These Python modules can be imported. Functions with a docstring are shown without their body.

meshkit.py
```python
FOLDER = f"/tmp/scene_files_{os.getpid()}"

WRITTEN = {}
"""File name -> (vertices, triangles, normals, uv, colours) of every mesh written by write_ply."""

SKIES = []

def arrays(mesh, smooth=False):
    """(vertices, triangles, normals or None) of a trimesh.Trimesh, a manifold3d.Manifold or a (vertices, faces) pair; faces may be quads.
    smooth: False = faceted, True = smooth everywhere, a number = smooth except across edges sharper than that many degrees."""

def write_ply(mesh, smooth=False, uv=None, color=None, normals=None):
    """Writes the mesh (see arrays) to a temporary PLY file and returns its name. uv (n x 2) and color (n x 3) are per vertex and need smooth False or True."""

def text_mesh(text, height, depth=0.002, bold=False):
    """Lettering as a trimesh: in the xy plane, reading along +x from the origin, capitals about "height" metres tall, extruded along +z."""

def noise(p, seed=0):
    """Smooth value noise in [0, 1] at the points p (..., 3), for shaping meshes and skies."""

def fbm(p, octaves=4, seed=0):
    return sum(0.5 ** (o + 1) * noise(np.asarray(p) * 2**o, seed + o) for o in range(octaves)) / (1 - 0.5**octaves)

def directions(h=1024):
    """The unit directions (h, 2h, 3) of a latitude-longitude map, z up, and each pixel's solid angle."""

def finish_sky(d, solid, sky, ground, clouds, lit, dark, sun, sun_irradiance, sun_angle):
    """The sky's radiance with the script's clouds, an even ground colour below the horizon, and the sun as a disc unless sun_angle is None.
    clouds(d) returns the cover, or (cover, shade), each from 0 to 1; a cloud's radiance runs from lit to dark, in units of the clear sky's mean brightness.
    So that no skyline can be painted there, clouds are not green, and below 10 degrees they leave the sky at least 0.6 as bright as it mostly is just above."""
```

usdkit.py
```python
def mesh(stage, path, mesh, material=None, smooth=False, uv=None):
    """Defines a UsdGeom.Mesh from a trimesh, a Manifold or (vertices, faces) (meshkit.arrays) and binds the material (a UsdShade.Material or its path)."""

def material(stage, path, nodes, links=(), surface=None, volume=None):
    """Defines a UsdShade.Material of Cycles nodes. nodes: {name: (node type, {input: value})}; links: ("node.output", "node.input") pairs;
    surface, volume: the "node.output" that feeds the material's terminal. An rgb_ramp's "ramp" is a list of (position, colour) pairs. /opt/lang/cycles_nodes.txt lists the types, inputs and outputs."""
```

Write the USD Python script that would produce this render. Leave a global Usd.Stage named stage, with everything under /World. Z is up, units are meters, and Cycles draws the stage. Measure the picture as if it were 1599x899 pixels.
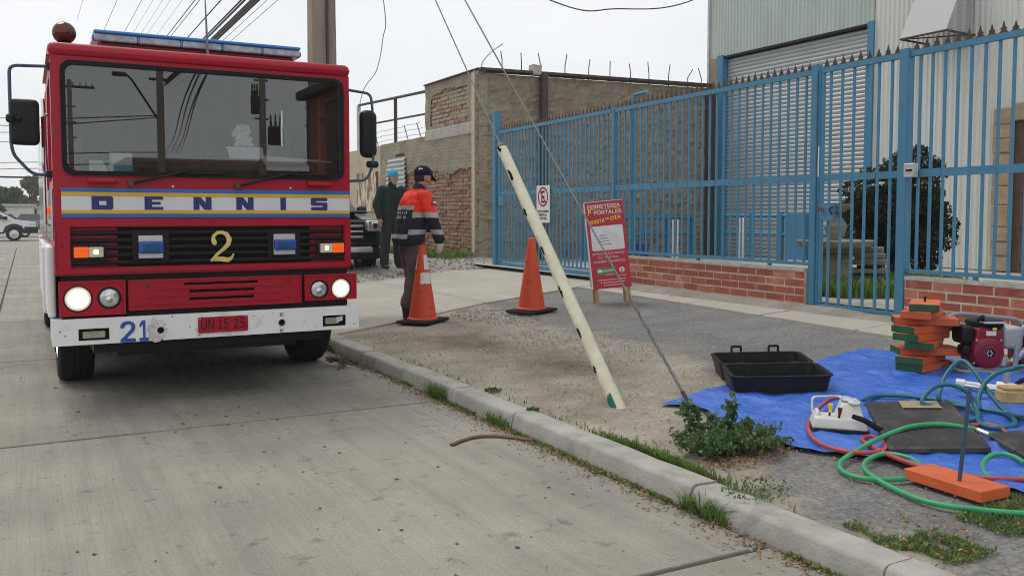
import math, random
import numpy as np, trimesh, manifold3d as m3
from shapely.geometry import Polygon, Point, LineString, box as sbox
from shapely import affinity
from shapely.ops import unary_union
import usdkit, meshkit
from pxr import Usd, UsdGeom, UsdLux, UsdShade, Sdf, Gf, Vt

stage = Usd.Stage.CreateInMemory()
UsdGeom.SetStageUpAxis(stage, UsdGeom.Tokens.z)
UsdGeom.SetStageMetersPerUnit(stage, 1.0)
world = UsdGeom.Xform.Define(stage, "/World")
stage.SetDefaultPrim(world.GetPrim())
UsdGeom.Scope.Define(stage, "/World/Looks")

# ------------------------------------------------------------------ camera
F, PITCH, CX, HY, EYE = 1400.0, math.radians(3.2), 799.5, 335.0, 1.38
CY = HY + F * math.tan(PITCH)
YAW = math.atan2((CX - 40.0) * math.cos(PITCH), F)
FW = np.array([math.sin(YAW) * math.cos(PITCH), math.cos(YAW) * math.cos(PITCH), -math.sin(PITCH)])
RT = np.array([math.cos(YAW), -math.sin(YAW), 0.0])
DN = np.cross(FW, RT)
CAM = np.array([0.0, 0.0, EYE])
cam = UsdGeom.Camera.Define(stage, "/World/camera")
UP = -DN
cam.AddTransformOp().Set(Gf.Matrix4d(*RT, 0, *UP, 0, *(-FW), 0, *CAM, 1))
AP = 36.0
cam.CreateHorizontalApertureAttr(AP)
cam.CreateVerticalApertureAttr(AP * 575 / 1024)
cam.CreateFocalLengthAttr(AP * F / 1599)
cam.CreateVerticalApertureOffsetAttr(-(449.5 - CY) / 1599 * AP)
cam.CreateClippingRangeAttr(Gf.Vec2f(0.05, 2000))
cam.GetExposureAttr().Set(0.14)

# ------------------------------------------------------------------ sky and sun (overcast)
SUN_EL, SUN_AZ = math.radians(62), math.radians(-25)
sd = np.array([math.sin(SUN_AZ) * math.cos(SUN_EL), math.cos(SUN_AZ) * math.cos(SUN_EL), math.sin(SUN_EL)])
sky_mat = usdkit.material(stage, "/World/Looks/overcast_sky", {
    "tc": ("texture_coordinate", {}),
    "mp": ("mapping", {"scale": (1.0, 1.0, 2.6)}),
    "nz": ("noise_texture", {"scale": 1.6, "detail": 4.0, "roughness": 0.5}),
    "cl": ("rgb_ramp", {"ramp": [(0.3, (6.9, 7.15, 7.45)), (0.7, (9.1, 9.2, 9.3))]}),
    "sk": ("sky_texture", {"sky_type": "single_scattering", "sun_disc": False, "sun_elevation": SUN_EL, "sun_rotation": SUN_AZ}),
    "mx": ("mix_color", {"fac": 0.94}),
    "bg": ("background_shader", {"strength": 0.1}),
}, [("tc.generated", "mp.vector"), ("mp.vector", "nz.vector"), ("nz.fac", "cl.fac"), ("sk.color", "mx.a"), ("cl.color", "mx.b"), ("mx.result", "bg.color")], surface="bg.background")
dome = UsdLux.DomeLight.Define(stage, "/World/sky")
UsdShade.MaterialBindingAPI.Apply(dome.GetPrim()).Bind(sky_mat)
dome.GetPrim().SetCustomDataByKey("kind", "structure")
sun = UsdLux.DistantLight.Define(stage, "/World/sun")
sun.CreateIntensityAttr(0.4); sun.CreateAngleAttr(30.0); sun.CreateNormalizeAttr(True)
sun.CreateColorAttr(Gf.Vec3f(1.0, 0.97, 0.92))
_z = sd; _x = np.cross([0, 0, 1.0], _z); _x /= np.linalg.norm(_x); _y = np.cross(_z, _x)
sun.AddTransformOp().Set(Gf.Matrix4d(*_x, 0, *_y, 0, *_z, 0, 0, 0, 30, 1))

# ------------------------------------------------------------------ ground shape and sight lines
KX, KZ = 2.675, 0.0885
def sstep(a, b, t):
    t = np.clip((np.asarray(t, float) - a) / (b - a), 0, 1); return t * t * (3 - 2 * t)
def gz(x, y):
    x, y = np.asarray(x, float), np.asarray(y, float)
    return KZ + 0.058 * np.clip(x - KX, 0, 6) + 0.13 * sstep(14.7, 16.2, y) * (1 - sstep(8.3, 9.0, x)) * sstep(3.2, 4.5, x)
def ray(px, py):
    d = FW * F + RT * (px - CX) + DN * (py - CY); return d / np.linalg.norm(d)
def at(px, py, h=0.0):
    """the point h above the pavement on the sight line through (px, py) of the photograph"""
    d, t = ray(px, py), 1.0
    for _ in range(60):
        p = CAM + d * t
        t += (p[2] - float(gz(p[0], p[1])) - h) / max(-d[2], 0.03) * 0.8
    return CAM + d * t
def onz(px, py, z): d = ray(px, py); return CAM + d * ((z - EYE) / d[2])
def onx(px, py, X): d = ray(px, py); return CAM + d * (X / d[0])
def ony(px, py, Y): d = ray(px, py); return CAM + d * (Y / d[1])

# ------------------------------------------------------------------ building blocks
_used, _off = {}, {}
def uname(parent, name):
    n = _used.get((parent, name), 0); _used[(parent, name)] = n + 1
    return f"{parent}/{name}" if n == 0 else f"{parent}/{name}_{n:03d}"
def keys(prim, **kw):
    for k, v in kw.items():
        if v is not None: prim.SetCustomDataByKey(k, v)
def cat(geo):
    if isinstance(geo, (list, tuple)) and len(geo) and not isinstance(geo[0], np.ndarray):
        return trimesh.util.concatenate([tm(g) for g in geo])
    return tm(geo)
def tm(g):
    if isinstance(g, trimesh.Trimesh): return g
    if hasattr(g, "to_mesh"):
        m = g.to_mesh(); return trimesh.Trimesh(m.vert_properties[:, :3], m.tri_verts, process=False)
    v, f = np.asarray(g[0], float), np.asarray(g[1], int)
    if f.shape[1] == 4: f = np.vstack([f[:, [0, 1, 2]], f[:, [0, 2, 3]]])
    return trimesh.Trimesh(v, f, process=False)
def _mesh(path, geo, mat, smooth, off):
    g = cat(geo).copy()
    if off is not None: g.vertices = g.vertices - np.asarray(off)
    return usdkit.mesh(stage, path, g, mat, smooth=smooth)
def thing(name, label, category, loc=(0, 0, 0), group=None, rz=None, kind=None):
    """an Xform at the thing's base; its parts are given in world coordinates unless rz is set"""
    p = uname("/World", name); x = UsdGeom.Xform.Define(stage, p)
    loc = tuple(float(a) for a in loc); x.AddTranslateOp().Set(Gf.Vec3d(*loc))
    if rz is not None: x.AddRotateZOp().Set(math.degrees(rz))
    keys(x.GetPrim(), label=label, category=category, group=group, kind=kind)
    _off[p] = loc if rz is None else None
    return p
def part(parent, name, geo, mat, smooth=False, label=None, kind=None):
    p = uname(parent, name)
    m = _mesh(p, geo, mat, smooth, _off.get(parent))
    _off[p] = _off.get(parent)
    keys(m.GetPrim(), label=label, kind=kind)
    return p
def solo(name, geo, mat, label, category, group=None, smooth=False, kind=None):
    p = uname("/World", name); m = _mesh(p, geo, mat, smooth, None)
    keys(m.GetPrim(), label=label, category=category, group=group, kind=kind); return p
def struct(name, geo, mat, parent=None, smooth=False, label=None, colors=None):
    p = uname(parent or "/World", name); m = _mesh(p, geo, mat, smooth, None)
    if not parent: keys(m.GetPrim(), kind="structure", label=label)
    if colors is not None:
        UsdGeom.PrimvarsAPI(m).CreatePrimvar("zones", Sdf.ValueTypeNames.Color3fArray, "vertex").Set(Vt.Vec3fArray.FromNumpy(np.asarray(colors, np.float32)))
    return p

def box(x0, x1, y0, y1, z0, z1):
    b = trimesh.creation.box((abs(x1 - x0), abs(y1 - y0), abs(z1 - z0))); b.apply_translation(((x0 + x1) / 2, (y0 + y1) / 2, (z0 + z1) / 2)); return b
def rbox(x0, x1, y0, y1, z0, z1, r=0.01):
    """box with chamfered edges"""
    lo, hi = np.minimum([x0, y0, z0], [x1, y1, z1]), np.maximum([x0, y0, z0], [x1, y1, z1])
    r = min(r, 0.49 * (hi - lo).min()); pts = []
    for k in range(3):
        a = [(lo[i], hi[i]) if i == k else (lo[i] + r, hi[i] - r) for i in range(3)]
        pts += [(x, y, z) for x in a[0] for y in a[1] for z in a[2]]
    return trimesh.convex.convex_hull(np.array(pts))
def sbx(x0, x1, y0, y1, z0, z1, r=0.05, n=12):
    """box with round edges (hull of spheres)"""
    lo, hi = np.minimum([x0, y0, z0], [x1, y1, z1]), np.maximum([x0, y0, z0], [x1, y1, z1]); r = min(r, 0.499 * (hi - lo).min())
    s = m3.Manifold.sphere(r, n)
    return tm(m3.Manifold.batch_hull([s.translate((x, y, z)) for x in (lo[0] + r, hi[0] - r) for y in (lo[1] + r, hi[1] - r) for z in (lo[2] + r, hi[2] - r)]))
def basis(d):
    d = np.asarray(d, float) / np.linalg.norm(d); a = np.array([0, 0, 1.0]) if abs(d[2]) < 0.9 else np.array([1.0, 0, 0])
    u = np.cross(a, d); u /= np.linalg.norm(u); return u, np.cross(d, u), d
def cyl(p0, p1, r, r1=None, n=12, caps=True):
    p0, p1 = np.asarray(p0, float), np.asarray(p1, float); r1 = r if r1 is None else r1
    u, v, _ = basis(p1 - p0); t = np.arange(n) * 2 * math.pi / n
    c = np.cos(t)[:, None] * u + np.sin(t)[:, None] * v
    V = [p0 + c * r, p1 + c * r1]; Fc = [(i, (i + 1) % n, n + (i + 1) % n) for i in range(n)] + [(i, n + (i + 1) % n, n + i) for i in range(n)]
    if caps:
        V += [p0[None], p1[None]]; Fc += [(2 * n, (i + 1) % n, i) for i in range(n)] + [(2 * n + 1, n + i, n + (i + 1) % n) for i in range(n)]
    return trimesh.Trimesh(np.vstack(V), np.array(Fc), process=False)
def tube(pts, r, n=8, caps=True):
    """round tube along a polyline; r a number or one radius per point"""
    P = np.asarray(pts, float); k = len(P); r = np.broadcast_to(np.asarray(r, float), (k,))
    T = np.gradient(P, axis=0); T /= np.maximum(np.linalg.norm(T, axis=1, keepdims=True), 1e-9)
    u, v, _ = basis(T[0]); t = np.arange(n) * 2 * math.pi / n; V = []
    for i in range(k):
        u = u - T[i] * (u @ T[i]); u /= np.linalg.norm(u); v = np.cross(T[i], u)
        V.append(P[i] + r[i] * (np.cos(t)[:, None] * u + np.sin(t)[:, None] * v))
    V = np.vstack(V); Fc = []
    for i in range(k - 1):
        for j in range(n):
            a, b, c, d = i * n + j, i * n + (j + 1) % n, (i + 1) * n + (j + 1) % n, (i + 1) * n + j
            Fc += [(a, b, c), (a, c, d)]
    if caps:
        m = len(V); V = np.vstack([V, P[:1], P[-1:]])
        Fc += [(m, (j + 1) % n, j) for j in range(n)] + [(m + 1, (k - 1) * n + j, (k - 1) * n + (j + 1) % n) for j in range(n)]
    return trimesh.Trimesh(V, np.array(Fc), process=False)
def spline(pts, n=12, closed=False):
    """Catmull-Rom through the points"""
    P = np.asarray(pts, float); P = np.vstack([2 * P[0] - P[1], P, 2 * P[-1] - P[-2]]); out = []
    for i in range(1, len(P) - 2):
        a, b, c, d = P[i - 1:i + 3]; t = np.linspace(0, 1, n, endpoint=False)[:, None]
        out.append(0.5 * (2 * b + (c - a) * t + (2 * a - 5 * b + 4 * c - d) * t ** 2 + (3 * b - a - 3 * c + d) * t ** 3))
    return np.vstack(out + [P[-2:-1]])
def bentbar(pts, r, bend=0.06, n=8):
    """tube with rounded corners at the inner points"""
    P = [np.asarray(p, float) for p in pts]; out = [P[0]]
    for i in range(1, len(P) - 1):
        a, b, c = P[i - 1:i + 2]; d0, d1 = (a - b), (c - b); l0, l1 = np.linalg.norm(d0), np.linalg.norm(d1); k = min(bend, 0.45 * l0, 0.45 * l1)
        q0, q1 = b + d0 / l0 * k, b + d1 / l1 * k
        for t in np.linspace(0, 1, 6): out.append((1 - t) ** 2 * q0 + 2 * t * (1 - t) * b + t * t * q1)
    out.append(P[-1]); return tube(np.array(out), r, n)
def ext(poly, d):
    """shapely polygon(s) -> extruded along +z by d"""
    return trimesh.util.concatenate([trimesh.creation.extrude_polygon(g, d, engine="earcut") for g in getattr(poly, "geoms", [poly]) if g.area > 1e-9])
def place(mesh, o, u, v):
    """local (x, y, z) -> o + x u + y v + z (u x v)"""
    u, v = np.asarray(u, float), np.asarray(v, float); u = u / np.linalg.norm(u); v = v - u * (u @ v); v = v / np.linalg.norm(v); w = np.cross(u, v)
    g = mesh.copy(); q = g.vertices; g.vertices = np.asarray(o, float) + q[:, :1] * u + q[:, 1:2] * v + q[:, 2:3] * w; return g
FRONT = ((1, 0, 0), (0, 0, 1))            # faces -y, reads along +x
STREET = ((0, -1, 0), (0, 0, 1))          # faces -x, reads along -y
def text(s, w, h, d=0.003, bold=True):
    """lettering fitted into w x h, origin at its lower left"""
    t = meshkit.text_mesh(s, 1.0, 1.0, bold); lo, hi = t.bounds
    t.vertices = (t.vertices - [lo[0], lo[1], 0]) * [w / (hi[0] - lo[0]), h / (hi[1] - lo[1]), d]; return t
def rrect(x0, x1, y0, y1, r=0.02):
    return sbox(x0 + r, y0 + r, x1 - r, y1 - r).buffer(r, quad_segs=5)
def ring(o, i): return o.difference(i)
def lathe(profile, n=24, loc=(0, 0, 0), axis="z"):
    g = trimesh.creation.revolve(np.asarray(profile, float), sections=n)
    if axis == "y": g.vertices = g.vertices[:, [0, 2, 1]] * [1, -1, 1]
    if axis == "x": g.vertices = g.vertices[:, [2, 0, 1]]
    g.fix_normals(); g.apply_translation(loc); return g
def grid(xs, ys, fz):
    X, Y = np.meshgrid(xs, ys); Z = fz(X, Y); V = np.stack([X, Y, Z], -1).reshape(-1, 3); n = len(xs)
    i = (np.arange(len(ys) - 1)[:, None] * n + np.arange(n - 1)[None]).ravel()
    return trimesh.Trimesh(V, np.vstack([np.stack([i, i + 1, i + n + 1], 1), np.stack([i, i + n + 1, i + n], 1)]), process=False)
def blobs(bones, refine=0.025, smooth=10, seg=14):
    """one continuous surface round bones (p0, r0, p1, r1)"""
    ms = [m3.Manifold.batch_hull([m3.Manifold.sphere(r0, seg).translate(tuple(map(float, p0))), m3.Manifold.sphere(r1, seg).translate(tuple(map(float, p1)))]) for p0, r0, p1, r1 in bones]
    g = m3.Manifold.batch_boolean(ms, m3.OpType.Add)
    g = tm(g.refine_to_length(refine)); g.merge_vertices()
    trimesh.smoothing.filter_taubin(g, lamb=0.5, nu=0.52, iterations=smooth); return g
def warp(g, amp, scale, seed=0):
    g = g.copy(); p = np.asarray(g.vertices) * scale
    d = np.stack([meshkit.fbm(p + 7.3 * k, 3, seed + k) - 0.5 for k in range(3)], -1); g.vertices = g.vertices + d * 2 * amp; return g
def leaves(P, size, rng, stretch=1.6, up=0.3):
    """a kite-shaped leaf (two triangles, folded a little) at every point"""
    n = len(P); size = np.broadcast_to(size, (n,)) * rng.uniform(0.6, 1.3, n)
    a = rng.normal(size=(n, 3)); a[:, 2] = a[:, 2] * 0.6 + up; a /= np.linalg.norm(a, axis=1, keepdims=True)
    b = np.cross(a, rng.normal(size=(n, 3))); b /= np.linalg.norm(b, axis=1, keepdims=True); c = np.cross(a, b)
    L, W = (size * stretch)[:, None], (size * 0.5)[:, None]
    V = np.stack([P - b * L * 0.5, P + a * W * 0.35 + c * W - b * L * .05, P + b * L * 0.5, P + a * W * 0.35 - c * W - b * L * .05], 1).reshape(-1, 3)
    i = np.arange(n) * 4
    return trimesh.Trimesh(V, np.vstack([np.stack([i, i + 1, i + 2], 1), np.stack([i, i + 2, i + 3], 1)]), process=False)
def blades(P, h, rng, w=0.006, lean=0.5):
    """bent grass blades at the points"""
    n = len(P); h = np.broadcast_to(h, (n,)) * rng.uniform(0.5, 1.3, n); t = rng.uniform(0, 2 * math.pi, n)
    d = np.stack([np.cos(t), np.sin(t), 0 * t], 1); s = np.stack([-np.sin(t), np.cos(t), 0 * t], 1) * (w * rng.uniform(.6, 1.4, n))[:, None]
    k = (lean * rng.uniform(0.2, 1.2, n) * h)[:, None]; z = np.array([[0, 0, 1.0]])
    V = np.stack([P - s, P + s, P + d * k * .35 + z * h[:, None] * .6 + s * .8, P + d * k * .35 + z * h[:, None] * .6 - s * .8, P + d * k + z * h[:, None] * .95], 1).reshape(-1, 3)
    i = np.arange(n) * 5
    return trimesh.Trimesh(V, np.vstack([np.stack([i, i + 1, i + 2], 1), np.stack([i, i + 2, i + 3], 1), np.stack([i + 3, i + 2, i + 4], 1)]), process=False)
def inside(n, cx, cy, rx, ry, rng):
    t = rng.uniform(0, 2 * math.pi, n); r = np.sqrt(rng.uniform(0, 1, n)); return np.stack([cx + rx * r * np.cos(t), cy + ry * r * np.sin(t)], 1)

# ------------------------------------------------------------------ materials
def pm(name, c, rough=0.55, metal=0.0, var=0.12, vs=3.0, bump=0.0, bs=40.0, spec=0.5, c2=None, at2=(0.52, 0.62), s2=2.0, coat=0.0, stretch=(1, 1, 1), dist=0.01, back=None, rvar=0.0, coord="object"):
    """procedural paint, stone, cloth ...: base colour with noise, a second colour in worn patches, fine relief"""
    c = np.array(c, float); nodes = {"tc": ("texture_coordinate", {}), "ge": ("geometry", {}), "mp": ("mapping", {"scale": stretch}), "n1": ("noise_texture", {"scale": vs, "detail": 5.0, "roughness": 0.6}),
        "r1": ("rgb_ramp", {"ramp": [(0.3, c * (1 - var)), (0.7, np.minimum(c * (1 + var), 1))]}), "p": ("principled_bsdf", {"roughness": rough, "metallic": metal, "specular_ior_level": spec, "coat_weight": coat, "coat_roughness": 0.06})}
    src = "tc.object" if coord == "object" else "ge.position"
    links = [(src, "mp.vector"), ("mp.vector", "n1.vector"), ("n1.fac", "r1.fac")]; out = "r1.color"
    if c2 is not None:
        nodes.update({"n2": ("noise_texture", {"scale": s2, "detail": 6.0, "roughness": 0.65}), "r2": ("rgb_ramp", {"ramp": [(at2[0], (0, 0, 0)), (at2[1], (1, 1, 1))]}), "m2": ("mix_color", {"b": c2})})
        links += [("mp.vector", "n2.vector"), ("n2.fac", "r2.fac"), ("r2.color", "m2.fac"), (out, "m2.a")]; out = "m2.result"
    links.append((out, "p.base_color"))
    if rvar:
        nodes["rr"] = ("map_range", {"from_min": 0.3, "from_max": 0.7, "to_min": rough - rvar, "to_max": rough + rvar}); links += [("n1.fac", "rr.value"), ("rr.result", "p.roughness")]
    if bump:
        nodes.update({"nb": ("noise_texture", {"scale": bs, "detail": 4.0, "roughness": 0.6}), "b": ("bump", {"strength": bump, "distance": dist})})
        links += [("mp.vector", "nb.vector"), ("nb.fac", "b.height"), ("b.normal", "p.normal")]
    surf = "p.BSDF"
    if back:
        nodes.update({"tl": ("translucent_bsdf", {"color": back}), "mc": ("mix_closure", {"fac": 0.3})}); links += [("p.BSDF", "mc.closure1"), ("tl.BSDF", "mc.closure2")]; surf = "mc.closure"
    return usdkit.material(stage, f"/World/Looks/{name}", nodes, links, surface=surf)
def lamp(name, c, e, strength):
    return usdkit.material(stage, f"/World/Looks/{name}", {"p": ("principled_bsdf", {"base_color": c, "roughness": 0.15, "emission_color": e, "emission_strength": strength})}, surface="p.BSDF")
def pane(name, tint=(0.75, 0.8, 0.8), ior=1.5, gain=(1, 1, 1)):
    return usdkit.material(stage, f"/World/Looks/{name}", {"t": ("transparent_bsdf", {"color": tint}), "g": ("glossy_bsdf", {"color": gain, "roughness": 0.005}), "f": ("fresnel", {"IOR": ior}), "m": ("mix_closure", {})},
        [("f.fac", "m.fac"), ("t.BSDF", "m.closure1"), ("g.BSDF", "m.closure2")], surface="m.closure")
M = {}
M["red"] = pm("red_fire_paint", (0.33, 0.001, 0.018), 0.36, var=0.1, vs=1.6, spec=0.35, coat=0.15, c2=(0.2, 0.02, 0.022), at2=(0.56, 0.8), s2=3.5, rvar=0.08, bump=0.12, bs=3.0, dist=0.03)
M["red2"] = pm("red_plate_paint", (0.35, 0.002, 0.018), 0.42, var=0.08, spec=0.35)
M["darkred"] = pm("maroon_paint", (0.13, 0.008, 0.012), 0.35, var=0.15)
M["black"] = pm("black_plastic", (0.007, 0.007, 0.0075), 0.5, var=0.25, vs=6, spec=0.28)
M["blackmat"] = pm("matt_black_rubber", (0.011, 0.011, 0.012), 0.85, var=0.3, vs=8, spec=0.25, bump=0.15, bs=60)
M["tyre"] = pm("tyre_rubber", (0.013, 0.013, 0.013), 0.9, spec=0.25, var=0.3, vs=7, c2=(0.05, 0.047, 0.042), at2=(0.55, 0.8), s2=4)
M["cabin"] = pm("cabin_trim", (0.02, 0.02, 0.022), 0.7, var=0.3)
M["whitep"] = pm("white_painted_steel", (0.72, 0.72, 0.72), 0.35, var=0.05, vs=2, c2=(0.42, 0.39, 0.34), at2=(0.58, 0.76), s2=7, rvar=0.08)
M["scuff"] = pm("scuffed_grey", (0.5, 0.49, 0.47), 0.5, var=0.35, vs=25)
M["chrome"] = pm("chrome", (0.7, 0.7, 0.7), 0.12, metal=1.0, var=0.1)
M["alu"] = pm("brushed_aluminium", (0.55, 0.56, 0.57), 0.38, metal=0.9, var=0.12, vs=9)
M["stripeblue"] = pm("stripe_blue", (0.01, 0.13, 0.42), 0.35, var=0.05)
M["stripeyellow"] = pm("stripe_yellow", (0.62, 0.36, 0.02), 0.35, var=0.05)
M["stripewhite"] = pm("stripe_white", (0.6, 0.61, 0.63), 0.35, var=0.04)
M["navy"] = pm("navy_lettering", (0.018, 0.022, 0.13), 0.4, var=0.05)
M["numblue"] = pm("blue_numerals", (0.02, 0.07, 0.32), 0.4, var=0.1)
M["gold"] = pm("gold_leaf", (0.62, 0.5, 0.17), 0.35, metal=0.4, var=0.25, vs=14)
M["bluelens"] = pm("blue_lamp_lens", (0.015, 0.06, 0.32), 0.12, var=0.3, vs=20, coat=0.5)
M["bluelens2"] = pm("dark_blue_lamp_face", (0.008, 0.06, 0.14), 0.2, var=0.3, vs=20)
M["lightbarblue"] = pm("light_bar_blue", (0.02, 0.2, 0.6), 0.15, var=0.1, coat=0.5)
M["lightbarclear"] = pm("light_bar_clear", (0.34, 0.42, 0.48), 0.15, var=0.35, vs=18)
M["headlitrim"] = lamp("lit_headlamp_rim", (0.7, 0.68, 0.62), (1.0, 0.86, 0.62), 0.4)
M["headlit"] = lamp("lit_headlamp", (0.9, 0.9, 0.85), (1.0, 0.94, 0.8), 2.6)
M["headlit2"] = lamp("lit_headlamp_warm", (0.9, 0.9, 0.85), (1.0, 0.85, 0.58), 1.15)
M["bulb"] = lamp("lit_side_bulb", (0.9, 0.85, 0.7), (1.0, 0.72, 0.3), 2.0)
M["lens"] = pm("clear_lamp_glass", (0.55, 0.56, 0.57), 0.12, metal=0.7, var=0.35, vs=14, bump=0.3, bs=25)
M["clearind"] = pm("clear_indicator", (0.6, 0.55, 0.48), 0.2, var=0.2, vs=25)
M["amber"] = lamp("amber_indicator", (0.75, 0.1, 0.01), (1.0, 0.13, 0.01), 0.35)
M["fog"] = pm("dull_fog_lamp", (0.3, 0.28, 0.22), 0.3, var=0.3, vs=20)
M["wind"] = pane("windscreen_glass", (0.92, 0.95, 0.95), 1.78)
M["sideglass"] = pane("side_glass", (0.9, 0.92, 0.92), 1.4)
M["carglass"] = pm("tinted_car_glass", (0.03, 0.04, 0.045), 0.06, var=0.2, coat=0.5)
M["dashboard"] = pm("dashboard_grey", (0.02, 0.02, 0.022), 0.65, var=0.2)
M["orangein"] = pm("orange_door_trim", (0.5, 0.07, 0.02), 0.5, var=0.1)
M["paper"] = pm("white_paper", (0.75, 0.76, 0.78), 0.8, var=0.05)
M["teal"] = pm("teal_carton", (0.06, 0.42, 0.55), 0.6, var=0.1)
M["plush"] = pm("white_plush", (0.72, 0.72, 0.68), 0.95, var=0.08, vs=40, bump=0.4, bs=120)
# ground
def ground_mat():
    """compacted earth, worn asphalt and loose stones, mixed by the painted zones of the sheet"""
    n = {"ge": ("geometry", {}), "z": ("attribute", {"attribute": "zones"}), "sp": ("separate_color", {}),
         "a1": ("noise_texture", {"scale": 2.2, "detail": 6.0, "roughness": 0.65}), "a2": ("noise_texture", {"scale": 38.0, "detail": 4.0, "roughness": 0.7}), "a3": ("noise_texture", {"scale": 150.0, "detail": 2.0}),
         "vo": ("voronoi_texture", {"scale": 42.0}), "vr": ("rgb_ramp", {"ramp": [(0.0, (0.25, 0.22, 0.19)), (0.5, (0.36, 0.33, 0.29)), (1.0, (0.47, 0.45, 0.41))]}),
         "ea": ("rgb_ramp", {"ramp": [(0.28, (0.225, 0.193, 0.152)), (0.5, (0.32, 0.282, 0.23)), (0.72, (0.42, 0.377, 0.313))]}),
         "as": ("rgb_ramp", {"ramp": [(0.3, (0.155, 0.15, 0.147)), (0.7, (0.235, 0.228, 0.22))]}),
         "du": ("rgb_ramp", {"ramp": [(0.5, (0, 0, 0)), (0.72, (0.55, 0.55, 0.55))]}),
         "spk": ("rgb_ramp", {"ramp": [(0.28, (0.42, 0.42, 0.42)), (0.5, (1, 1, 1)), (0.72, (1.3, 1.3, 1.28))]}),
         "as2": ("mix_color", {"b": (0.3, 0.28, 0.25)}), "m1": ("mix_color", {}), "m2": ("mix_color", {}), "m3": ("mix_color", {"blend_type": "multiply", "fac": 0.75}), "m4": ("mix_color", {"blend_type": "multiply", "b": (0.4, 0.37, 0.335)}),
         "bh": ("math", {"math_type": "add"}), "b": ("bump", {"strength": 0.7, "distance": 0.012}), "p": ("principled_bsdf", {"roughness": 0.93, "specular_ior_level": 0.2})}
    l = [("z.color", "sp.color"), ("ge.position", "a1.vector"), ("ge.position", "a2.vector"), ("ge.position", "a3.vector"), ("ge.position", "vo.vector"), ("a1.fac", "ea.fac"), ("a1.fac", "as.fac"), ("vo.color", "vr.fac"), ("a2.fac", "du.fac"), ("as.color", "as2.a"), ("du.color", "as2.fac"),
         ("ea.color", "m1.a"), ("as2.result", "m1.b"), ("sp.r", "m1.fac"), ("m1.result", "m2.a"), ("vr.color", "m2.b"), ("sp.g", "m2.fac"), ("a2.fac", "spk.fac"), ("m2.result", "m3.a"), ("spk.color", "m3.b"), ("m3.result", "m4.a"), ("sp.b", "m4.fac"), ("m4.result", "p.base_color"),
         ("a2.fac", "bh.value1"), ("a3.fac", "bh.value2"), ("bh.value", "b.height"), ("b.normal", "p.normal")]
    return usdkit.material(stage, "/World/Looks/worn_pavement", n, l, surface="p.BSDF")
M["pavement"] = ground_mat()
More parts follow.
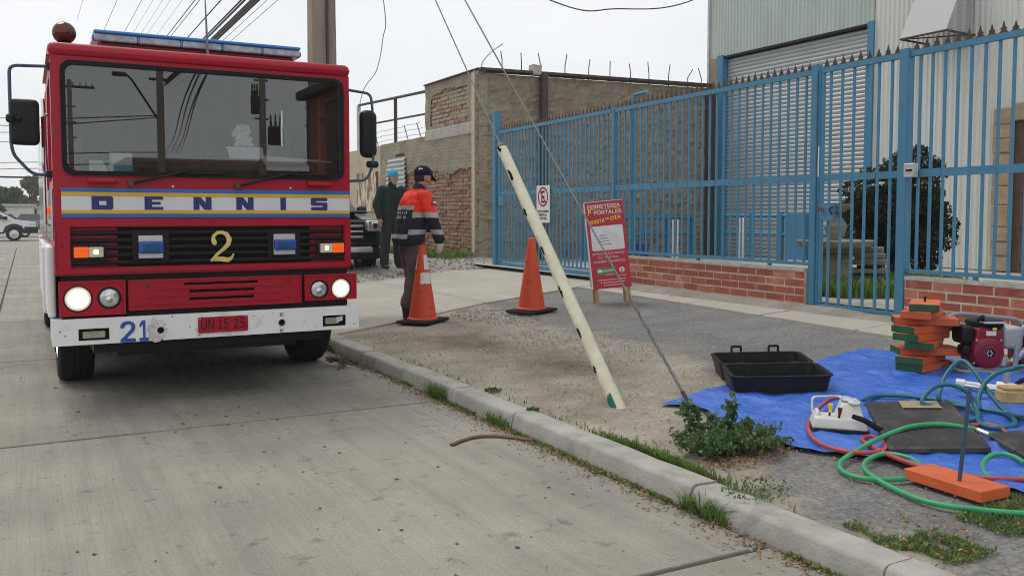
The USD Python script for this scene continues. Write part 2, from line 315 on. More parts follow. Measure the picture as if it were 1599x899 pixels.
def concrete(name, lo, hi, streak=0.25, spots=0.5):
    n = {"ge": ("geometry", {}), "mp": ("mapping", {"scale": (9.0, 0.45, 1.0)}), "mq": ("mapping", {"scale": (70.0, 1.5, 1.0)}), "s1": ("noise_texture", {"scale": 1.0, "detail": 4.0, "roughness": 0.6, "distortion": 0.4}), "s2": ("noise_texture", {"scale": 1.0, "detail": 3.0, "distortion": 0.6}),
         "a1": ("noise_texture", {"scale": 0.9, "detail": 7.0, "roughness": 0.62}), "a2": ("noise_texture", {"scale": 7.0, "detail": 5.0, "roughness": 0.7}), "a3": ("noise_texture", {"scale": 110.0, "detail": 3.0, "roughness": 0.7}),
         "c": ("rgb_ramp", {"ramp": [(0.3, lo), (0.7, hi)]}), "r1": ("rgb_ramp", {"ramp": [(0.36, (1 - streak,) * 3), (0.5, (1, 1, 1)), (0.66, (1.06,) * 3)]}), "r2": ("rgb_ramp", {"ramp": [(0.30, (1 - spots,) * 3), (0.42, (1, 1, 1))]}), "r3": ("rgb_ramp", {"ramp": [(0.3, (0.8,) * 3), (0.7, (1.15,) * 3)]}), "r4": ("rgb_ramp", {"ramp": [(0.4, (1 - streak * .7,) * 3), (0.52, (1, 1, 1))]}),
         "m1": ("mix_color", {"blend_type": "multiply", "fac": 1.0}), "m2": ("mix_color", {"blend_type": "multiply", "fac": 1.0}), "m3": ("mix_color", {"blend_type": "multiply", "fac": 1.0}), "m4": ("mix_color", {"blend_type": "multiply", "fac": 1.0}),
         "h": ("math", {"math_type": "add"}), "h2": ("math", {"math_type": "add"}), "b": ("bump", {"strength": 0.45, "distance": 0.006}), "p": ("principled_bsdf", {"roughness": 0.82, "specular_ior_level": 0.3})}
    l = [("ge.position", "mp.vector"), ("ge.position", "mq.vector"), ("mp.vector", "s1.vector"), ("mq.vector", "s2.vector"), ("ge.position", "a1.vector"), ("ge.position", "a2.vector"), ("ge.position", "a3.vector"), ("a1.fac", "c.fac"), ("s1.fac", "r1.fac"), ("a2.fac", "r2.fac"), ("a3.fac", "r3.fac"), ("s2.fac", "r4.fac"),
         ("c.color", "m1.a"), ("r1.color", "m1.b"), ("m1.result", "m2.a"), ("r2.color", "m2.b"), ("m2.result", "m3.a"), ("r3.color", "m3.b"), ("m3.result", "m4.a"), ("r4.color", "m4.b"), ("m4.result", "p.base_color"), ("s1.fac", "h.value1"), ("s2.fac", "h.value2"), ("h.value", "h2.value1"), ("a3.fac", "h2.value2"), ("h2.value", "b.height"), ("b.normal", "p.normal")]
    return usdkit.material(stage, f"/World/Looks/{name}", n, l, surface="p.BSDF")
M["road"] = concrete("road_concrete", (0.215, 0.198, 0.166), (0.318, 0.294, 0.25), 0.08, 0.45)
M["road2"] = concrete("road_concrete_pale", (0.225, 0.208, 0.176), (0.328, 0.304, 0.26), 0.09, 0.45)
M["drive"] = concrete("driveway_concrete", (0.36, 0.333, 0.285), (0.45, 0.418, 0.362), 0.06, 0.15)
M["joint"] = pm("joint_dirt", (0.07, 0.062, 0.052), 0.95, var=0.4, vs=20)
M["kerb"] = pm("kerb_concrete", (0.33, 0.315, 0.285), 0.85, var=0.2, vs=5, bump=0.5, bs=70, c2=(0.22, 0.21, 0.19), at2=(0.55, 0.72), s2=4)
M["gravel"] = pm("gravel_ground", (0.27, 0.245, 0.21), 0.95, var=0.35, vs=40, bump=0.8, bs=55)
M["soil"] = pm("ground_soil", (0.24, 0.215, 0.18), 0.95, var=0.25, vs=2, bump=0.4, bs=30)
M["pebble"] = pm("pebble_stone", (0.27, 0.245, 0.21), 0.9, var=0.3, vs=9)
M["yard"] = concrete("yard_concrete", (0.36, 0.34, 0.3), (0.45, 0.42, 0.38), 0.05, 0.2)
# walls
M["brick"] = pm("red_brick", (0.33, 0.085, 0.05), 0.85, var=0.2, vs=12, bump=0.5, bs=90, c2=(0.42, 0.2, 0.15), at2=(0.56, 0.78), s2=6)
M["brickb"] = pm("red_brick_dark", (0.27, 0.068, 0.045), 0.85, var=0.22, vs=12, bump=0.5, bs=90, c2=(0.36, 0.17, 0.13), at2=(0.58, 0.8), s2=6)
M["brickc"] = pm("red_brick_pale", (0.39, 0.13, 0.085), 0.85, var=0.2, vs=12, bump=0.5, bs=90, c2=(0.48, 0.32, 0.27), at2=(0.5, 0.75), s2=5)
M["mortar"] = pm("mortar", (0.52, 0.44, 0.33), 0.95, var=0.2, vs=14, bump=0.6, bs=80)
M["cap"] = pm("wall_cap_cement", (0.4, 0.375, 0.33), 0.9, var=0.2, vs=8, bump=0.5, bs=60)
M["oldbrick"] = pm("old_brick", (0.31, 0.155, 0.095), 0.92, var=0.25, vs=9, bump=0.6, bs=60, c2=(0.36, 0.29, 0.22), at2=(0.5, 0.68), s2=5)
M["oldbrick2"] = pm("old_brick_dark", (0.24, 0.115, 0.075), 0.92, var=0.25, vs=9, bump=0.6, bs=60, c2=(0.33, 0.26, 0.2), at2=(0.52, 0.7), s2=5)
M["dustbrick"] = pm("dusty_brick", (0.36, 0.29, 0.22), 0.95, var=0.2, vs=9, bump=0.7, bs=50, c2=(0.33, 0.17, 0.11), at2=(0.6, 0.75), s2=6)
def plaster_mat():
    """thin cement render over brickwork: courses telegraph through in places"""
    n = {"ge": ("geometry", {}), "sp": ("separate_xyz", {}), "co": ("combine_xyz", {}), "br": ("brick_texture", {"scale": 1.0, "brick_width": 0.29, "row_height": 0.082, "mortar_size": 0.012, "mortar_smooth": 0.6, "color1": (1, 1, 1), "color2": (0.88, 0.85, 0.82), "mortar": (0.8, 0.78, 0.75)}),
         "a": ("noise_texture", {"scale": 1.5, "detail": 6.0, "roughness": 0.65}), "d": ("noise_texture", {"scale": 14.0, "detail": 5.0, "roughness": 0.7}), "e": ("noise_texture", {"scale": 60.0, "detail": 3.0}), "wv": ("vector_math", {"math_type": "add"}), "dd": ("noise_texture", {"scale": 5.0, "detail": 3.0}), "ds": ("vector_math", {"math_type": "scale", "scale": 0.16}),
         "c": ("rgb_ramp", {"ramp": [(0.28, (0.25, 0.217, 0.17)), (0.5, (0.335, 0.293, 0.23)), (0.72, (0.43, 0.385, 0.31))]}), "m": ("rgb_ramp", {"ramp": [(0.5, (0, 0, 0)), (0.64, (1, 1, 1))]}), "mu": ("mix_color", {"blend_type": "multiply"}), "r": ("rgb_ramp", {"ramp": [(0.62, (0, 0, 0)), (0.7, (0.5, 0.5, 0.5))]}), "m2": ("mix_color", {"b": (0.3, 0.15, 0.09)}),
         "h1": ("math", {"math_type": "multiply_add", "value2": -0.35}), "h2": ("math", {"math_type": "add"}), "b": ("bump", {"strength": 0.9, "distance": 0.02}), "p": ("principled_bsdf", {"roughness": 0.95, "specular_ior_level": 0.15})}
    l = [("ge.position", "dd.vector"), ("dd.color", "ds.vector1"), ("ge.position", "wv.vector1"), ("ds.vector", "wv.vector2"), ("wv.vector", "sp.vector"), ("sp.y", "co.x"), ("sp.z", "co.y"), ("co.vector", "br.vector"), ("ge.position", "a.vector"), ("ge.position", "d.vector"), ("ge.position", "e.vector"), ("a.fac", "c.fac"), ("a.fac", "m.fac"), ("c.color", "mu.a"), ("br.color", "mu.b"), ("m.color", "mu.fac"), ("d.fac", "r.fac"), ("mu.result", "m2.a"), ("r.color", "m2.fac"), ("m2.result", "p.base_color"),
         ("br.fac", "h1.value1"), ("d.fac", "h1.value3"), ("h1.value", "h2.value1"), ("e.fac", "h2.value2"), ("h2.value", "b.height"), ("b.normal", "p.normal")]
    return usdkit.material(stage, "/World/Looks/old_cement_render", n, l, surface="p.BSDF")
M["plaster"] = plaster_mat()
M["roughcast"] = pm("rough_cement_wall", (0.3, 0.252, 0.19), 0.95, var=0.3, vs=6, bump=1.0, bs=30, c2=(0.21, 0.172, 0.13), at2=(0.5, 0.7), s2=3, dist=0.02)
M["ochre"] = pm("ochre_painted_wall", (0.42, 0.37, 0.26), 0.9, var=0.12, vs=2, bump=0.3, bs=30)
M["rust"] = pm("rusty_sheet", (0.55, 0.5, 0.4), 0.7, var=0.2, vs=3, c2=(0.2, 0.075, 0.035), at2=(0.46, 0.56), s2=2.2, stretch=(3, 3, 1))
M["brownsteel"] = pm("brown_steel", (0.06, 0.042, 0.035), 0.7, var=0.25, vs=8)
M["rustspike"] = pm("rusty_spike", (0.075, 0.042, 0.03), 0.8, var=0.35, vs=20)
M["galv"] = pm("galvanised_steel", (0.46, 0.47, 0.47), 0.5, metal=0.35, var=0.15, vs=5)
M["corr"] = pm("white_corrugated_sheet", (0.5, 0.52, 0.49), 0.55, var=0.06, vs=2, stretch=(1, 1, .3))
M["corr2"] = pm("greenish_corrugated_sheet", (0.42, 0.475, 0.44), 0.5, var=0.1, vs=2.5, stretch=(1, 1, .3))
def perforated(name, c):
    n = {"ge": ("geometry", {}), "sp": ("separate_xyz", {}), "a": ("math", {"math_type": "multiply", "value2": 230.0}), "b": ("math", {"math_type": "multiply", "value2": 230.0}), "s1": ("math", {"math_type": "sine"}), "s2": ("math", {"math_type": "sine"}), "mu": ("math", {"math_type": "multiply"}),
         "r": ("rgb_ramp", {"ramp": [(0.25, c), (0.6, tuple(0.45 * v for v in c))]}), "p": ("principled_bsdf", {"roughness": 0.55})}
    return usdkit.material(stage, f"/World/Looks/{name}", n, [("ge.position", "sp.vector"), ("sp.y", "a.value1"), ("sp.z", "b.value1"), ("a.value", "s1.value1"), ("b.value", "s2.value1"), ("s1.value", "mu.value1"), ("s2.value", "mu.value2"), ("mu.value", "r.fac"), ("r.color", "p.base_color")], surface="p.BSDF")
M["perf"] = perforated("perforated_white_sheet", (0.66, 0.68, 0.64))
M["perfgrey"] = perforated("perforated_grey_sheet", (0.4, 0.415, 0.4))
M["shutter"] = pm("shutter_steel", (0.47, 0.49, 0.5), 0.42, metal=0.35, var=0.12, vs=3, stretch=(1, 0.3, 4))
M["blue"] = pm("fence_blue_paint", (0.06, 0.2, 0.32), 0.5, var=0.08, vs=6, spec=0.35, c2=(0.05, 0.165, 0.27), at2=(0.62, 0.72), s2=14)
M["stone"] = pm("brown_cut_stone", (0.34, 0.25, 0.165), 0.9, var=0.22, vs=5, bump=0.7, bs=25)
M["wooddark"] = pm("dark_wood", (0.09, 0.05, 0.035), 0.6, var=0.3, vs=6, stretch=(4, 4, .5))
M["greystone"] = pm("weathered_garden_stone", (0.24, 0.212, 0.17), 0.92, var=0.22, vs=8, bump=0.5, bs=40)
# props
M["coneo"] = pm("cone_orange", (0.6, 0.07, 0.018), 0.55, var=0.14, vs=5, c2=(0.25, 0.04, 0.02), at2=(0.56, 0.72), s2=9, stretch=(1, 1, .6))
M["reflex"] = pm("white_reflective_tape", (0.66, 0.66, 0.64), 0.5, var=0.1, vs=12)
M["woodo"] = pm("orange_painted_wood", (0.58, 0.11, 0.03), 0.62, var=0.16, vs=7, c2=(0.4, 0.1, 0.045), at2=(0.52, 0.72), s2=6, bump=0.2, bs=60)
M["woodg"] = pm("green_painted_end", (0.012, 0.085, 0.03), 0.6, var=0.3, vs=12)
M["woodtan"] = pm("bare_timber", (0.42, 0.25, 0.1), 0.65, var=0.2, vs=5, stretch=(5, 5, .7))
M["woodblk"] = pm("timber_block", (0.43, 0.31, 0.14), 0.8, var=0.25, vs=6, stretch=(1, 4, 4))
M["cream"] = pm("cream_pole_paint", (0.62, 0.59, 0.45), 0.6, var=0.12, vs=9, bump=0.3, bs=40, c2=(0.47, 0.44, 0.34), at2=(0.58, 0.75), s2=7)
M["greenp"] = pm("green_old_paint", (0.03, 0.3, 0.2), 0.5, var=0.2, vs=20)
M["cable"] = pm("steel_cable", (0.2, 0.2, 0.2), 0.6, metal=0.4, var=0.2, vs=30)
M["wire"] = pm("black_cable", (0.03, 0.03, 0.035), 0.6, var=0.1)
M["wirethin"] = pm("grey_wire", (0.16, 0.16, 0.17), 0.6, var=0.1)
M["polec"] = pm("pole_concrete", (0.28, 0.23, 0.18), 0.9, var=0.2, vs=3, bump=0.4, bs=40, stretch=(2, 2, .4))
def tarp_mat():
    n = {"ge": ("geometry", {}), "a": ("noise_texture", {"scale": 3.2, "detail": 6.0, "roughness": 0.62, "distortion": 0.8}), "c": ("noise_texture", {"scale": 16.0, "detail": 5.0, "roughness": 0.7}), "w": ("noise_texture", {"scale": 7.0, "detail": 5.0, "distortion": 1.4}),
         "r": ("rgb_ramp", {"ramp": [(0.3, (0.025, 0.098, 0.46)), (0.55, (0.042, 0.14, 0.55)), (0.75, (0.09, 0.21, 0.62))]}), "d": ("rgb_ramp", {"ramp": [(0.55, (0, 0, 0)), (0.8, (0.35,) * 3)]}), "m": ("mix_color", {"b": (0.2, 0.24, 0.4)}), "b": ("bump", {"strength": 0.8, "distance": 0.035}), "p": ("principled_bsdf", {"roughness": 0.36, "specular_ior_level": 0.4})}
    return usdkit.material(stage, "/World/Looks/blue_tarp", n, [("ge.position", "a.vector"), ("ge.position", "c.vector"), ("ge.position", "w.vector"), ("a.fac", "r.fac"), ("c.fac", "d.fac"), ("r.color", "m.a"), ("d.color", "m.fac"), ("m.result", "p.base_color"), ("w.fac", "b.height"), ("b.normal", "p.normal")], surface="p.BSDF")
M["tarp"] = tarp_mat()
M["signred"] = pm("sign_red_banner", (0.42, 0.012, 0.035), 0.45, var=0.12, vs=8, bump=0.2, bs=9, dist=0.02)
M["signwhite"] = pm("sign_white", (0.68, 0.68, 0.66), 0.5, var=0.05)
M["signyellow"] = pm("sign_yellow", (0.8, 0.62, 0.02), 0.5, var=0.05)
M["signgreen"] = pm("sign_green", (0.04, 0.26, 0.08), 0.5, var=0.08)
M["signpink"] = pm("sign_pale_lettering", (0.66, 0.45, 0.47), 0.5, var=0.05)
M["pinetrim"] = pm("sign_back_ply", (0.42, 0.34, 0.27), 0.7, var=0.15, vs=5)
M["hosegreen"] = pm("green_rubber_hose", (0.03, 0.3, 0.12), 0.4, var=0.12, vs=12)
M["hosered"] = pm("red_rubber_hose", (0.4, 0.05, 0.06), 0.45, var=0.15, vs=12)
M["hoseteal"] = pm("teal_rubber_hose", (0.008, 0.12, 0.17), 0.4, var=0.15, vs=12)
M["bag"] = pm("ribbed_black_rubber", (0.036, 0.036, 0.036), 0.75, var=0.25, vs=9, c2=(0.11, 0.1, 0.09), at2=(0.5, 0.75), s2=6, bump=0.4, bs=60)
M["ctrl"] = pm("controller_white_plastic", (0.58, 0.58, 0.54), 0.45, var=0.08, vs=7, c2=(0.42, 0.41, 0.37), at2=(0.62, 0.75), s2=9)
M["enginered"] = pm("engine_red", (0.2, 0.004, 0.022), 0.4, var=0.15, vs=8)
M["rollbar"] = pm("grey_roll_bar", (0.25, 0.27, 0.29), 0.42, metal=0.2, var=0.12, vs=9)
M["brown"] = pm("rusty_strap", (0.16, 0.07, 0.045), 0.7, var=0.3, vs=15)
M["darkblue"] = pm("blue_steel_rod", (0.03, 0.07, 0.12), 0.5, var=0.2, vs=20)
M["crate"] = pm("blue_plastic_crate", (0.01, 0.03, 0.22), 0.4, var=0.1)
# cloth and skin
M["skin"] = pm("skin", (0.5, 0.27, 0.18), 0.55, var=0.1, vs=14)
M["skindark"] = pm("tan_skin", (0.4, 0.215, 0.15), 0.55, var=0.12, vs=14)
M["hivis"] = pm("orange_red_hivis_cloth", (0.85, 0.035, 0.012), 0.8, var=0.06, vs=6, bump=0.25, bs=30)
M["navycloth"] = pm("navy_cloth", (0.009, 0.01, 0.022), 0.85, var=0.25, vs=6, bump=0.3, bs=30)
M["silver"] = pm("silver_reflective_tape", (0.4, 0.4, 0.39), 0.5, var=0.1, vs=15)
M["trous"] = pm("plum_grey_trousers", (0.115, 0.085, 0.092), 0.9, var=0.2, vs=8, bump=0.3, bs=30)
M["greencloth"] = pm("dark_green_fleece", (0.008, 0.022, 0.016), 0.95, var=0.25, vs=9, bump=0.4, bs=60)
M["darktrous"] = pm("dark_grey_trousers", (0.014, 0.015, 0.018), 0.9, var=0.2, vs=8)
M["beanie"] = pm("cyan_beanie_knit", (0.02, 0.3, 0.45), 0.95, var=0.12, vs=30, bump=0.5, bs=90)
M["capnavy"] = pm("navy_cap_cloth", (0.014, 0.012, 0.03), 0.95, spec=0.15, var=0.15)
M["hair"] = pm("dark_hair", (0.03, 0.022, 0.018), 0.7, var=0.3, vs=40)
M["beard"] = pm("grey_beard", (0.3, 0.28, 0.26), 0.9, var=0.25, vs=50)
M["glove"] = pm("off_white_glove", (0.55, 0.52, 0.44), 0.9, var=0.1, vs=25)
M["boot"] = pm("black_boot", (0.014, 0.013, 0.013), 0.6, var=0.2)
# plants
M["grass"] = pm("grass_blades", (0.11, 0.165, 0.035), 0.7, var=0.4, vs=7, back=(0.12, 0.22, 0.03), c2=(0.2, 0.18, 0.07), at2=(0.6, 0.72), s2=9)
M["weed"] = pm("weed_leaves", (0.085, 0.15, 0.05), 0.6, var=0.4, vs=11, back=(0.06, 0.14, 0.03), c2=(0.13, 0.18, 0.105), at2=(0.5, 0.64), s2=8)
M["stem"] = pm("green_stem", (0.1, 0.14, 0.05), 0.7, var=0.2)
M["bush"] = pm("dark_bush_leaves", (0.018, 0.028, 0.013), 0.6, var=0.5, vs=6, back=(0.015, 0.03, 0.008))
M["treeg"] = pm("tree_leaves", (0.055, 0.085, 0.03), 0.7, var=0.4, vs=1.2, back=(0.06, 0.1, 0.02))
M["treey"] = pm("yellowing_tree_leaves", (0.12, 0.125, 0.03), 0.7, var=0.4, vs=1.2, back=(0.14, 0.15, 0.02))
M["bark"] = pm("bark", (0.09, 0.07, 0.05), 0.95, var=0.3, vs=9, bump=0.6, bs=25)
M["litter"] = pm("dry_leaf_litter", (0.27, 0.16, 0.075), 0.9, var=0.5, vs=30, c2=(0.1, 0.06, 0.035), at2=(0.5, 0.6), s2=35)
M["palm"] = pm("dry_bark_debris", (0.1, 0.07, 0.045), 0.9, var=0.4, vs=20)
M["farwall"] = pm("pale_house_wall", (0.55, 0.54, 0.5), 0.9, var=0.08)
M["roof"] = pm("red_roof", (0.16, 0.085, 0.07), 0.8, var=0.15)
M["carwhite"] = pm("white_car_paint", (0.62, 0.63, 0.63), 0.3, var=0.04, coat=0.4)
M["carblack"] = pm("black_car_paint", (0.004, 0.0045, 0.008), 0.22, var=0.2, coat=0.25)
M["cargrey"] = pm("dark_grey_car_paint", (0.08, 0.085, 0.09), 0.3, var=0.1, coat=0.4)
M["lime"] = pm("lime_stripe", (0.5, 0.55, 0.03), 0.5, var=0.05)
# ------------------------------------------------------------------ setting: ground, road, kerb, pavement
rng = np.random.default_rng(11)
struct("ground", grid(np.array([-400, -60, -20, -4.1, 3, 20, 60, 400.0]), np.array([-300, -40, 0, 20, 60, 150, 600.0]), lambda x, y: 0 * x - 0.06), M["soil"])
road = struct("road", [box(-3.95, 2.69, -30, -7.9, -0.05, -0.004), box(-3.95, 2.69, -7.9, 41.8, -0.05, -0.018), box(-3.95, 2.69, 41.8, 140, -0.05, -0.004), box(-60, 60, 47, 54, -0.05, -0.008)], M["joint"])
struct("road_surface", [box(-3.95, 2.69, -30, -7.9, -0.004, 0.0), box(-3.95, 2.69, 41.8, 140, -0.004, 0.0)], M["road"], parent=road)
ys = [-7.9, -4.35, -0.8, 2.72, 6.06, 9.6, 13.2, 16.8, 20.35, 23.9, 27.5, 31.0, 34.6, 38.2, 41.8]
for k in range(len(ys) - 1):
    for x0, x1 in ((-3.93, -0.37), (-0.36, 2.69)):
        g = 0.018
        struct("slab", rbox(x0 + g / 2, x1 - g / 2, ys[k] + g, ys[k + 1] - g, -0.03, rng.uniform(-0.002, 0.0), 0.004), M["road"] if (k + (x0 < -1)) % 3 else M["road2"], parent=road)
# dark dots and chips trodden into the road
pts = []; V = []; Fc = []
for k in range(260):
    x, y = rng.uniform(-0.6, 2.6), rng.uniform(2.0, 9.0) ** 1.0
    if rng.uniform() < 0.5: x = rng.normal(1.1, 0.5)
    s = rng.uniform(0.004, 0.013) * (0.6 + y / 10) * rng.uniform(.4, 1); n0 = len(V); m = 6; a = rng.uniform(0, 6.28)
    for j in range(m):
        t = a + j * 2 * math.pi / m; r = s * rng.uniform(0.6, 1.3); V.append((min(x + r * math.cos(t), 2.68), y + r * math.sin(t) * 1.3, 0.0022))
    Fc += [(n0, n0 + j, n0 + j + 1) for j in range(1, m - 1)]
solo("road_grit", (np.array(V), np.array(Fc)), M["joint"], "scattered dark grit and chewing gum spots on the concrete road", "grit", kind="stuff")
# kerb of cast stones
kerb = struct("kerb", box(2.735, 2.88, -8, 16.0, -0.05, 0.06), M["joint"])
y = -6.0
seq = [2.17, 3.25, 4.12, 5.02, 5.95, 6.95, 7.95, 8.95]
seqs = [-6, -5, -4, -3, -2, -1, 0.05, 1.1] + seq + [9.95 + k for k in range(0, 7)]
for a, b in zip(seqs[:-1], seqs[1:]):
    dx, dz = rng.uniform(-0.012, 0.012), rng.uniform(-0.006, 0.006)
    prof = [(2.712, -0.04), (2.886, -0.04), (2.886, 0.098), (2.88, 0.106), (2.762, 0.106), (2.742, 0.1), (2.73, 0.084), (2.712, 0.0)]
    n = 7; yy = np.linspace(a + 0.006, b - 0.006, n); V = []; Fc = []; m = len(prof)
    for i, yv in enumerate(yy):
        for (px_, pz_) in prof:
            w = (meshkit.noise(np.array([px_ * 30, yv * 9, pz_ * 30]), 3) - .5) * 0.012
            V.append((px_ + dx + w * (pz_ > 0.05), yv, pz_ + (dz + w * .6) * (pz_ > 0.05)))
    for i in range(n - 1):
        for j in range(m):
            p, q = i * m + j, i * m + (j + 1) % m
            Fc += [(p, p + m, q + m), (p, q + m, q)]
    for e, o in ((0, 1), (n - 1, -1)):
        Fc += [(e * m, e * m + j, e * m + j + 1)[::-o] for j in range(1, m - 1)]
    g = trimesh.Trimesh(np.array(V), np.array(Fc), process=False); g.fix_normals()
    struct("kerb_stone", g, M["kerb"], parent=kerb, smooth=50)
# pavement sheet with zones: r asphalt, g loose stones, b damp or oily stains
xs = np.arange(2.884, 8.2, 0.06); yg = np.concatenate([np.arange(-6, 1.5, 0.5), np.arange(1.5, 12, 0.06), np.arange(12, 30, 0.25)])
X, Y = np.meshgrid(xs, yg)
P3 = np.stack([X * 1.0, Y * 1.0, 0 * X], -1)
nz = meshkit.fbm(P3 * 2.3, 5, 4) - 0.5; nf = meshkit.fbm(P3 * 9.0, 3, 8) - 0.5
bnd = np.interp(Y, [1, 2.6, 3.0, 3.6, 4.3, 4.8, 5.5, 6.2, 7.2, 8.2, 9.0, 10.2, 10.6], [2.9, 2.9, 2.97, 3.45, 4.0, 4.3, 4.62, 4.92, 4.9, 4.72, 4.95, 5.15, 5.2])
asph = sstep(-0.10, 0.14, X - bnd + nz * 0.55 + nf * 0.22) * (1 - 0.9 * sstep(0.08, 0.2, nz) * (Y < 4) * sstep(3.6, 3.2, X) * 0.6)
stones = np.exp(-(((X - 4.75) / 0.42) ** 2 + ((Y - 9.1) / 0.9) ** 2)) * 1.3 + np.exp(-(((X - 4.35) / 0.5) ** 2 + ((Y - 6.9) / 1.0) ** 2)) * 0.55 + 1.0 * sstep(14.4, 14.9, Y)
stones = np.clip(stones * (0.75 + nf * 2.2), 0, 1) * np.where(Y < 14, 1 - asph * .7, 1)
damp = np.exp(-(((X - 3.75) / 0.45) ** 2 + ((Y - 7.9) / 0.7) ** 2)) * .9 + np.exp(-(((X - 3.9) / 0.45) ** 2 + ((Y - 6.3) / 0.75) ** 2)) + np.exp(-(((X - 3.3) / 0.3) ** 2 + ((Y - 5.4) / 0.8) ** 2)) * .4 + np.exp(-(((X - 3.35) / 0.35) ** 2 + ((Y - 8.9) / 0.5) ** 2)) * .5
damp = np.clip(damp * (0.8 + nz * 1.8 + nf * .8), 0, 1) * .95
pav = grid(xs, yg, lambda x, y: gz(x, y) - 0.012 + (meshkit.fbm(np.stack([x * 3, y * 3, 0 * x], -1), 4, 2) - 0.5) * 0.022 * sstep(2.884, 3.02, x) * sstep(8.2, 8, x) - 0.012 * sstep(0.2, .8, np.interp(y, yg, 0 * yg)))
struct("pavement", pav, M["pavement"], smooth=True, colors=np.stack([asph, stones, damp], -1).reshape(-1, 3))
# pale concrete drive into the gate, with a footpath strip along the fence
def slabpoly(name, pts, mat, t=0.006, parent=None, seed=0):
    pl = Polygon(pts)
    r = random.Random(seed); e = []
    L = pl.exterior
    for s in np.arange(0, L.length, 0.09):
        q = L.interpolate(s); e.append((q.x + r.uniform(-.008, .008), q.y + r.uniform(-.008, .008)))
    g = ext(Polygon(e).buffer(0), 0.05); v = g.vertices.copy(); v[:, 2] = gz(v[:, 0], v[:, 1]) + np.where(v[:, 2] > 0.02, t, -0.05); g.vertices = v
    return struct(name, g, mat, parent=parent)
drv = slabpoly("driveway", [(2.892, 9.3), (3.9, 9.72), (5.22, 10.36), (5.22, 14.55), (2.892, 13.9)], M["drive"], 0.004, seed=1)
slabpoly("slab", [(5.23, 10.335), (7.0, 10.9), (7.62, 10.92), (7.76, 14.75), (6.75, 15.05), (5.23, 14.56)], M["drive"], 0.005, drv, 2)
fpth = slabpoly("footpath", [(6.98, 10.87), (6.92, 9.6), (7.33, 9.6), (7.41, 10.88)], M["drive"], 0.004, seed=3)
for k, (a, b) in enumerate(((8.3, 9.58), (7.0, 8.28), (5.7, 6.98), (4.4, 5.68), (3.1, 4.38), (1.8, 3.08))):
    ea, eb = 6.6 + 0.32 * (a - 4.9) / 4.7, 6.6 + 0.32 * (b - 4.9) / 4.7
    slabpoly("slab", [(ea, a), (eb, b), (7.33, b), (7.2, a)], M["drive"], 0.004 + 0.002 * (k % 2), fpth, 5 + k)
# loose stones
def pebbles(spots, name, label, mat):
    V = []; Fc = []
    ico = trimesh.creation.icosphere(0, 1.0)
    for (x, y, s) in spots:
        v = ico.vertices * rng.uniform(0.6, 1.2, 3) * s + (x, y, float(gz(x, y)) if x > 2.88 else 0.0); v[:, 2] += s * .25
        Fc.append(ico.faces + 12 * len(V)); V.append(v)
    solo(name, (np.vstack(V), np.vstack(Fc)), mat, label, "gravel", kind="stuff")
sp = [(*q, rng.uniform(0.003, 0.009)) for q in inside(900, 4.75, 9.2, 0.42, 0.8, rng)] + [(*q, rng.uniform(0.003, 0.009)) for q in inside(700, 4.3, 6.9, 0.7, 1.1, rng)] + [(rng.uniform(2.9, 4.6), rng.uniform(3.4, 9.2), rng.uniform(0.002, 0.008)) for _ in range(900)] + [(rng.uniform(2.95, 3.7), rng.uniform(1.6, 3.6), rng.uniform(0.002, 0.007)) for _ in range(500)]
sp += [(rng.uniform(3.2, 7.9), rng.uniform(14.8, 17.5), rng.uniform(0.01, 0.025)) for _ in range(900)]
sp += [(7.25 + rng.normal(0, .05), rng.uniform(3.5, 9.6), rng.uniform(0.004, 0.014)) for _ in range(500)]
pebbles([s for s in sp if s[0] > 2.9], "gravel", "loose pale gravel and crumbs strewn over the worn pavement", M["pebble"])
pebbles([(2.69 - abs(rng.normal(0, 0.12)), rng.uniform(1.8, 9.3), rng.uniform(0.002, 0.008)) for _ in range(900)], "gravel", "fine grit washed into the gutter along the kerb", M["pebble"])
# yard behind the fence, bank of soil under the low walls
yard = struct("yard_paving", grid(np.linspace(7.5, 14.4, 8), np.array([2.0, 5, 8, 11, 14, 16.25]), lambda x, y: 0 * x + 0.44 + 0.0 * y), M["yard"])
g = grid(np.arange(7.1, 7.62, 0.05), np.arange(3.0, 10.9, 0.08), lambda x, y: gz(x, y) - .01 + 0.055 * sstep(7.1, 7.36, x) * (0.6 + 0.8 * meshkit.fbm(np.stack([x * 5, y * 3, 0 * x], -1), 3, 9)))
struct("soil_bank", g, M["soil"], smooth=True)
# ------------------------------------------------------------------ blue fence
def fx(y): return 7.44 + 0.038 * (y - 6.9)
ZT = 2.90
def fbox(y0, y1, z0, z1, d=0.02, off=0.0):
    """bar of the fence from y0 to y1 along its line; d half depth, off out towards the street"""
    a, b = fx(y0) - off, fx(y1) - off
    V = [(a - d, y0, z0), (a + d, y0, z0), (b + d, y1, z0), (b - d, y1, z0), (a - d, y0, z1), (a + d, y0, z1), (b + d, y1, z1), (b - d, y1, z1)]
    Fc = [(0, 3, 2, 1), (4, 5, 6, 7), (0, 1, 5, 4), (1, 2, 6, 5), (2, 3, 7, 6), (3, 0, 4, 7)]
    g = tm((V, Fc)); g.fix_normals(); return g
def post(y, z0, z1, w=0.1):
    x = fx(y); return rbox(x - w / 2, x + w / 2, y - w / 2, y + w / 2, z0, z1, 0.006)
def spike(y, h):
    x = fx(y)
    pts = [(-.05, 0), (.05, 0), (.022, .2 * h), (.03, .34 * h), (.014, .5 * h), (0, h), (-.014, .5 * h), (-.03, .34 * h), (-.022, .2 * h)]
    return place(ext(Polygon(pts), 0.006), (x - .003, y, ZT + 0.02), *STREET)
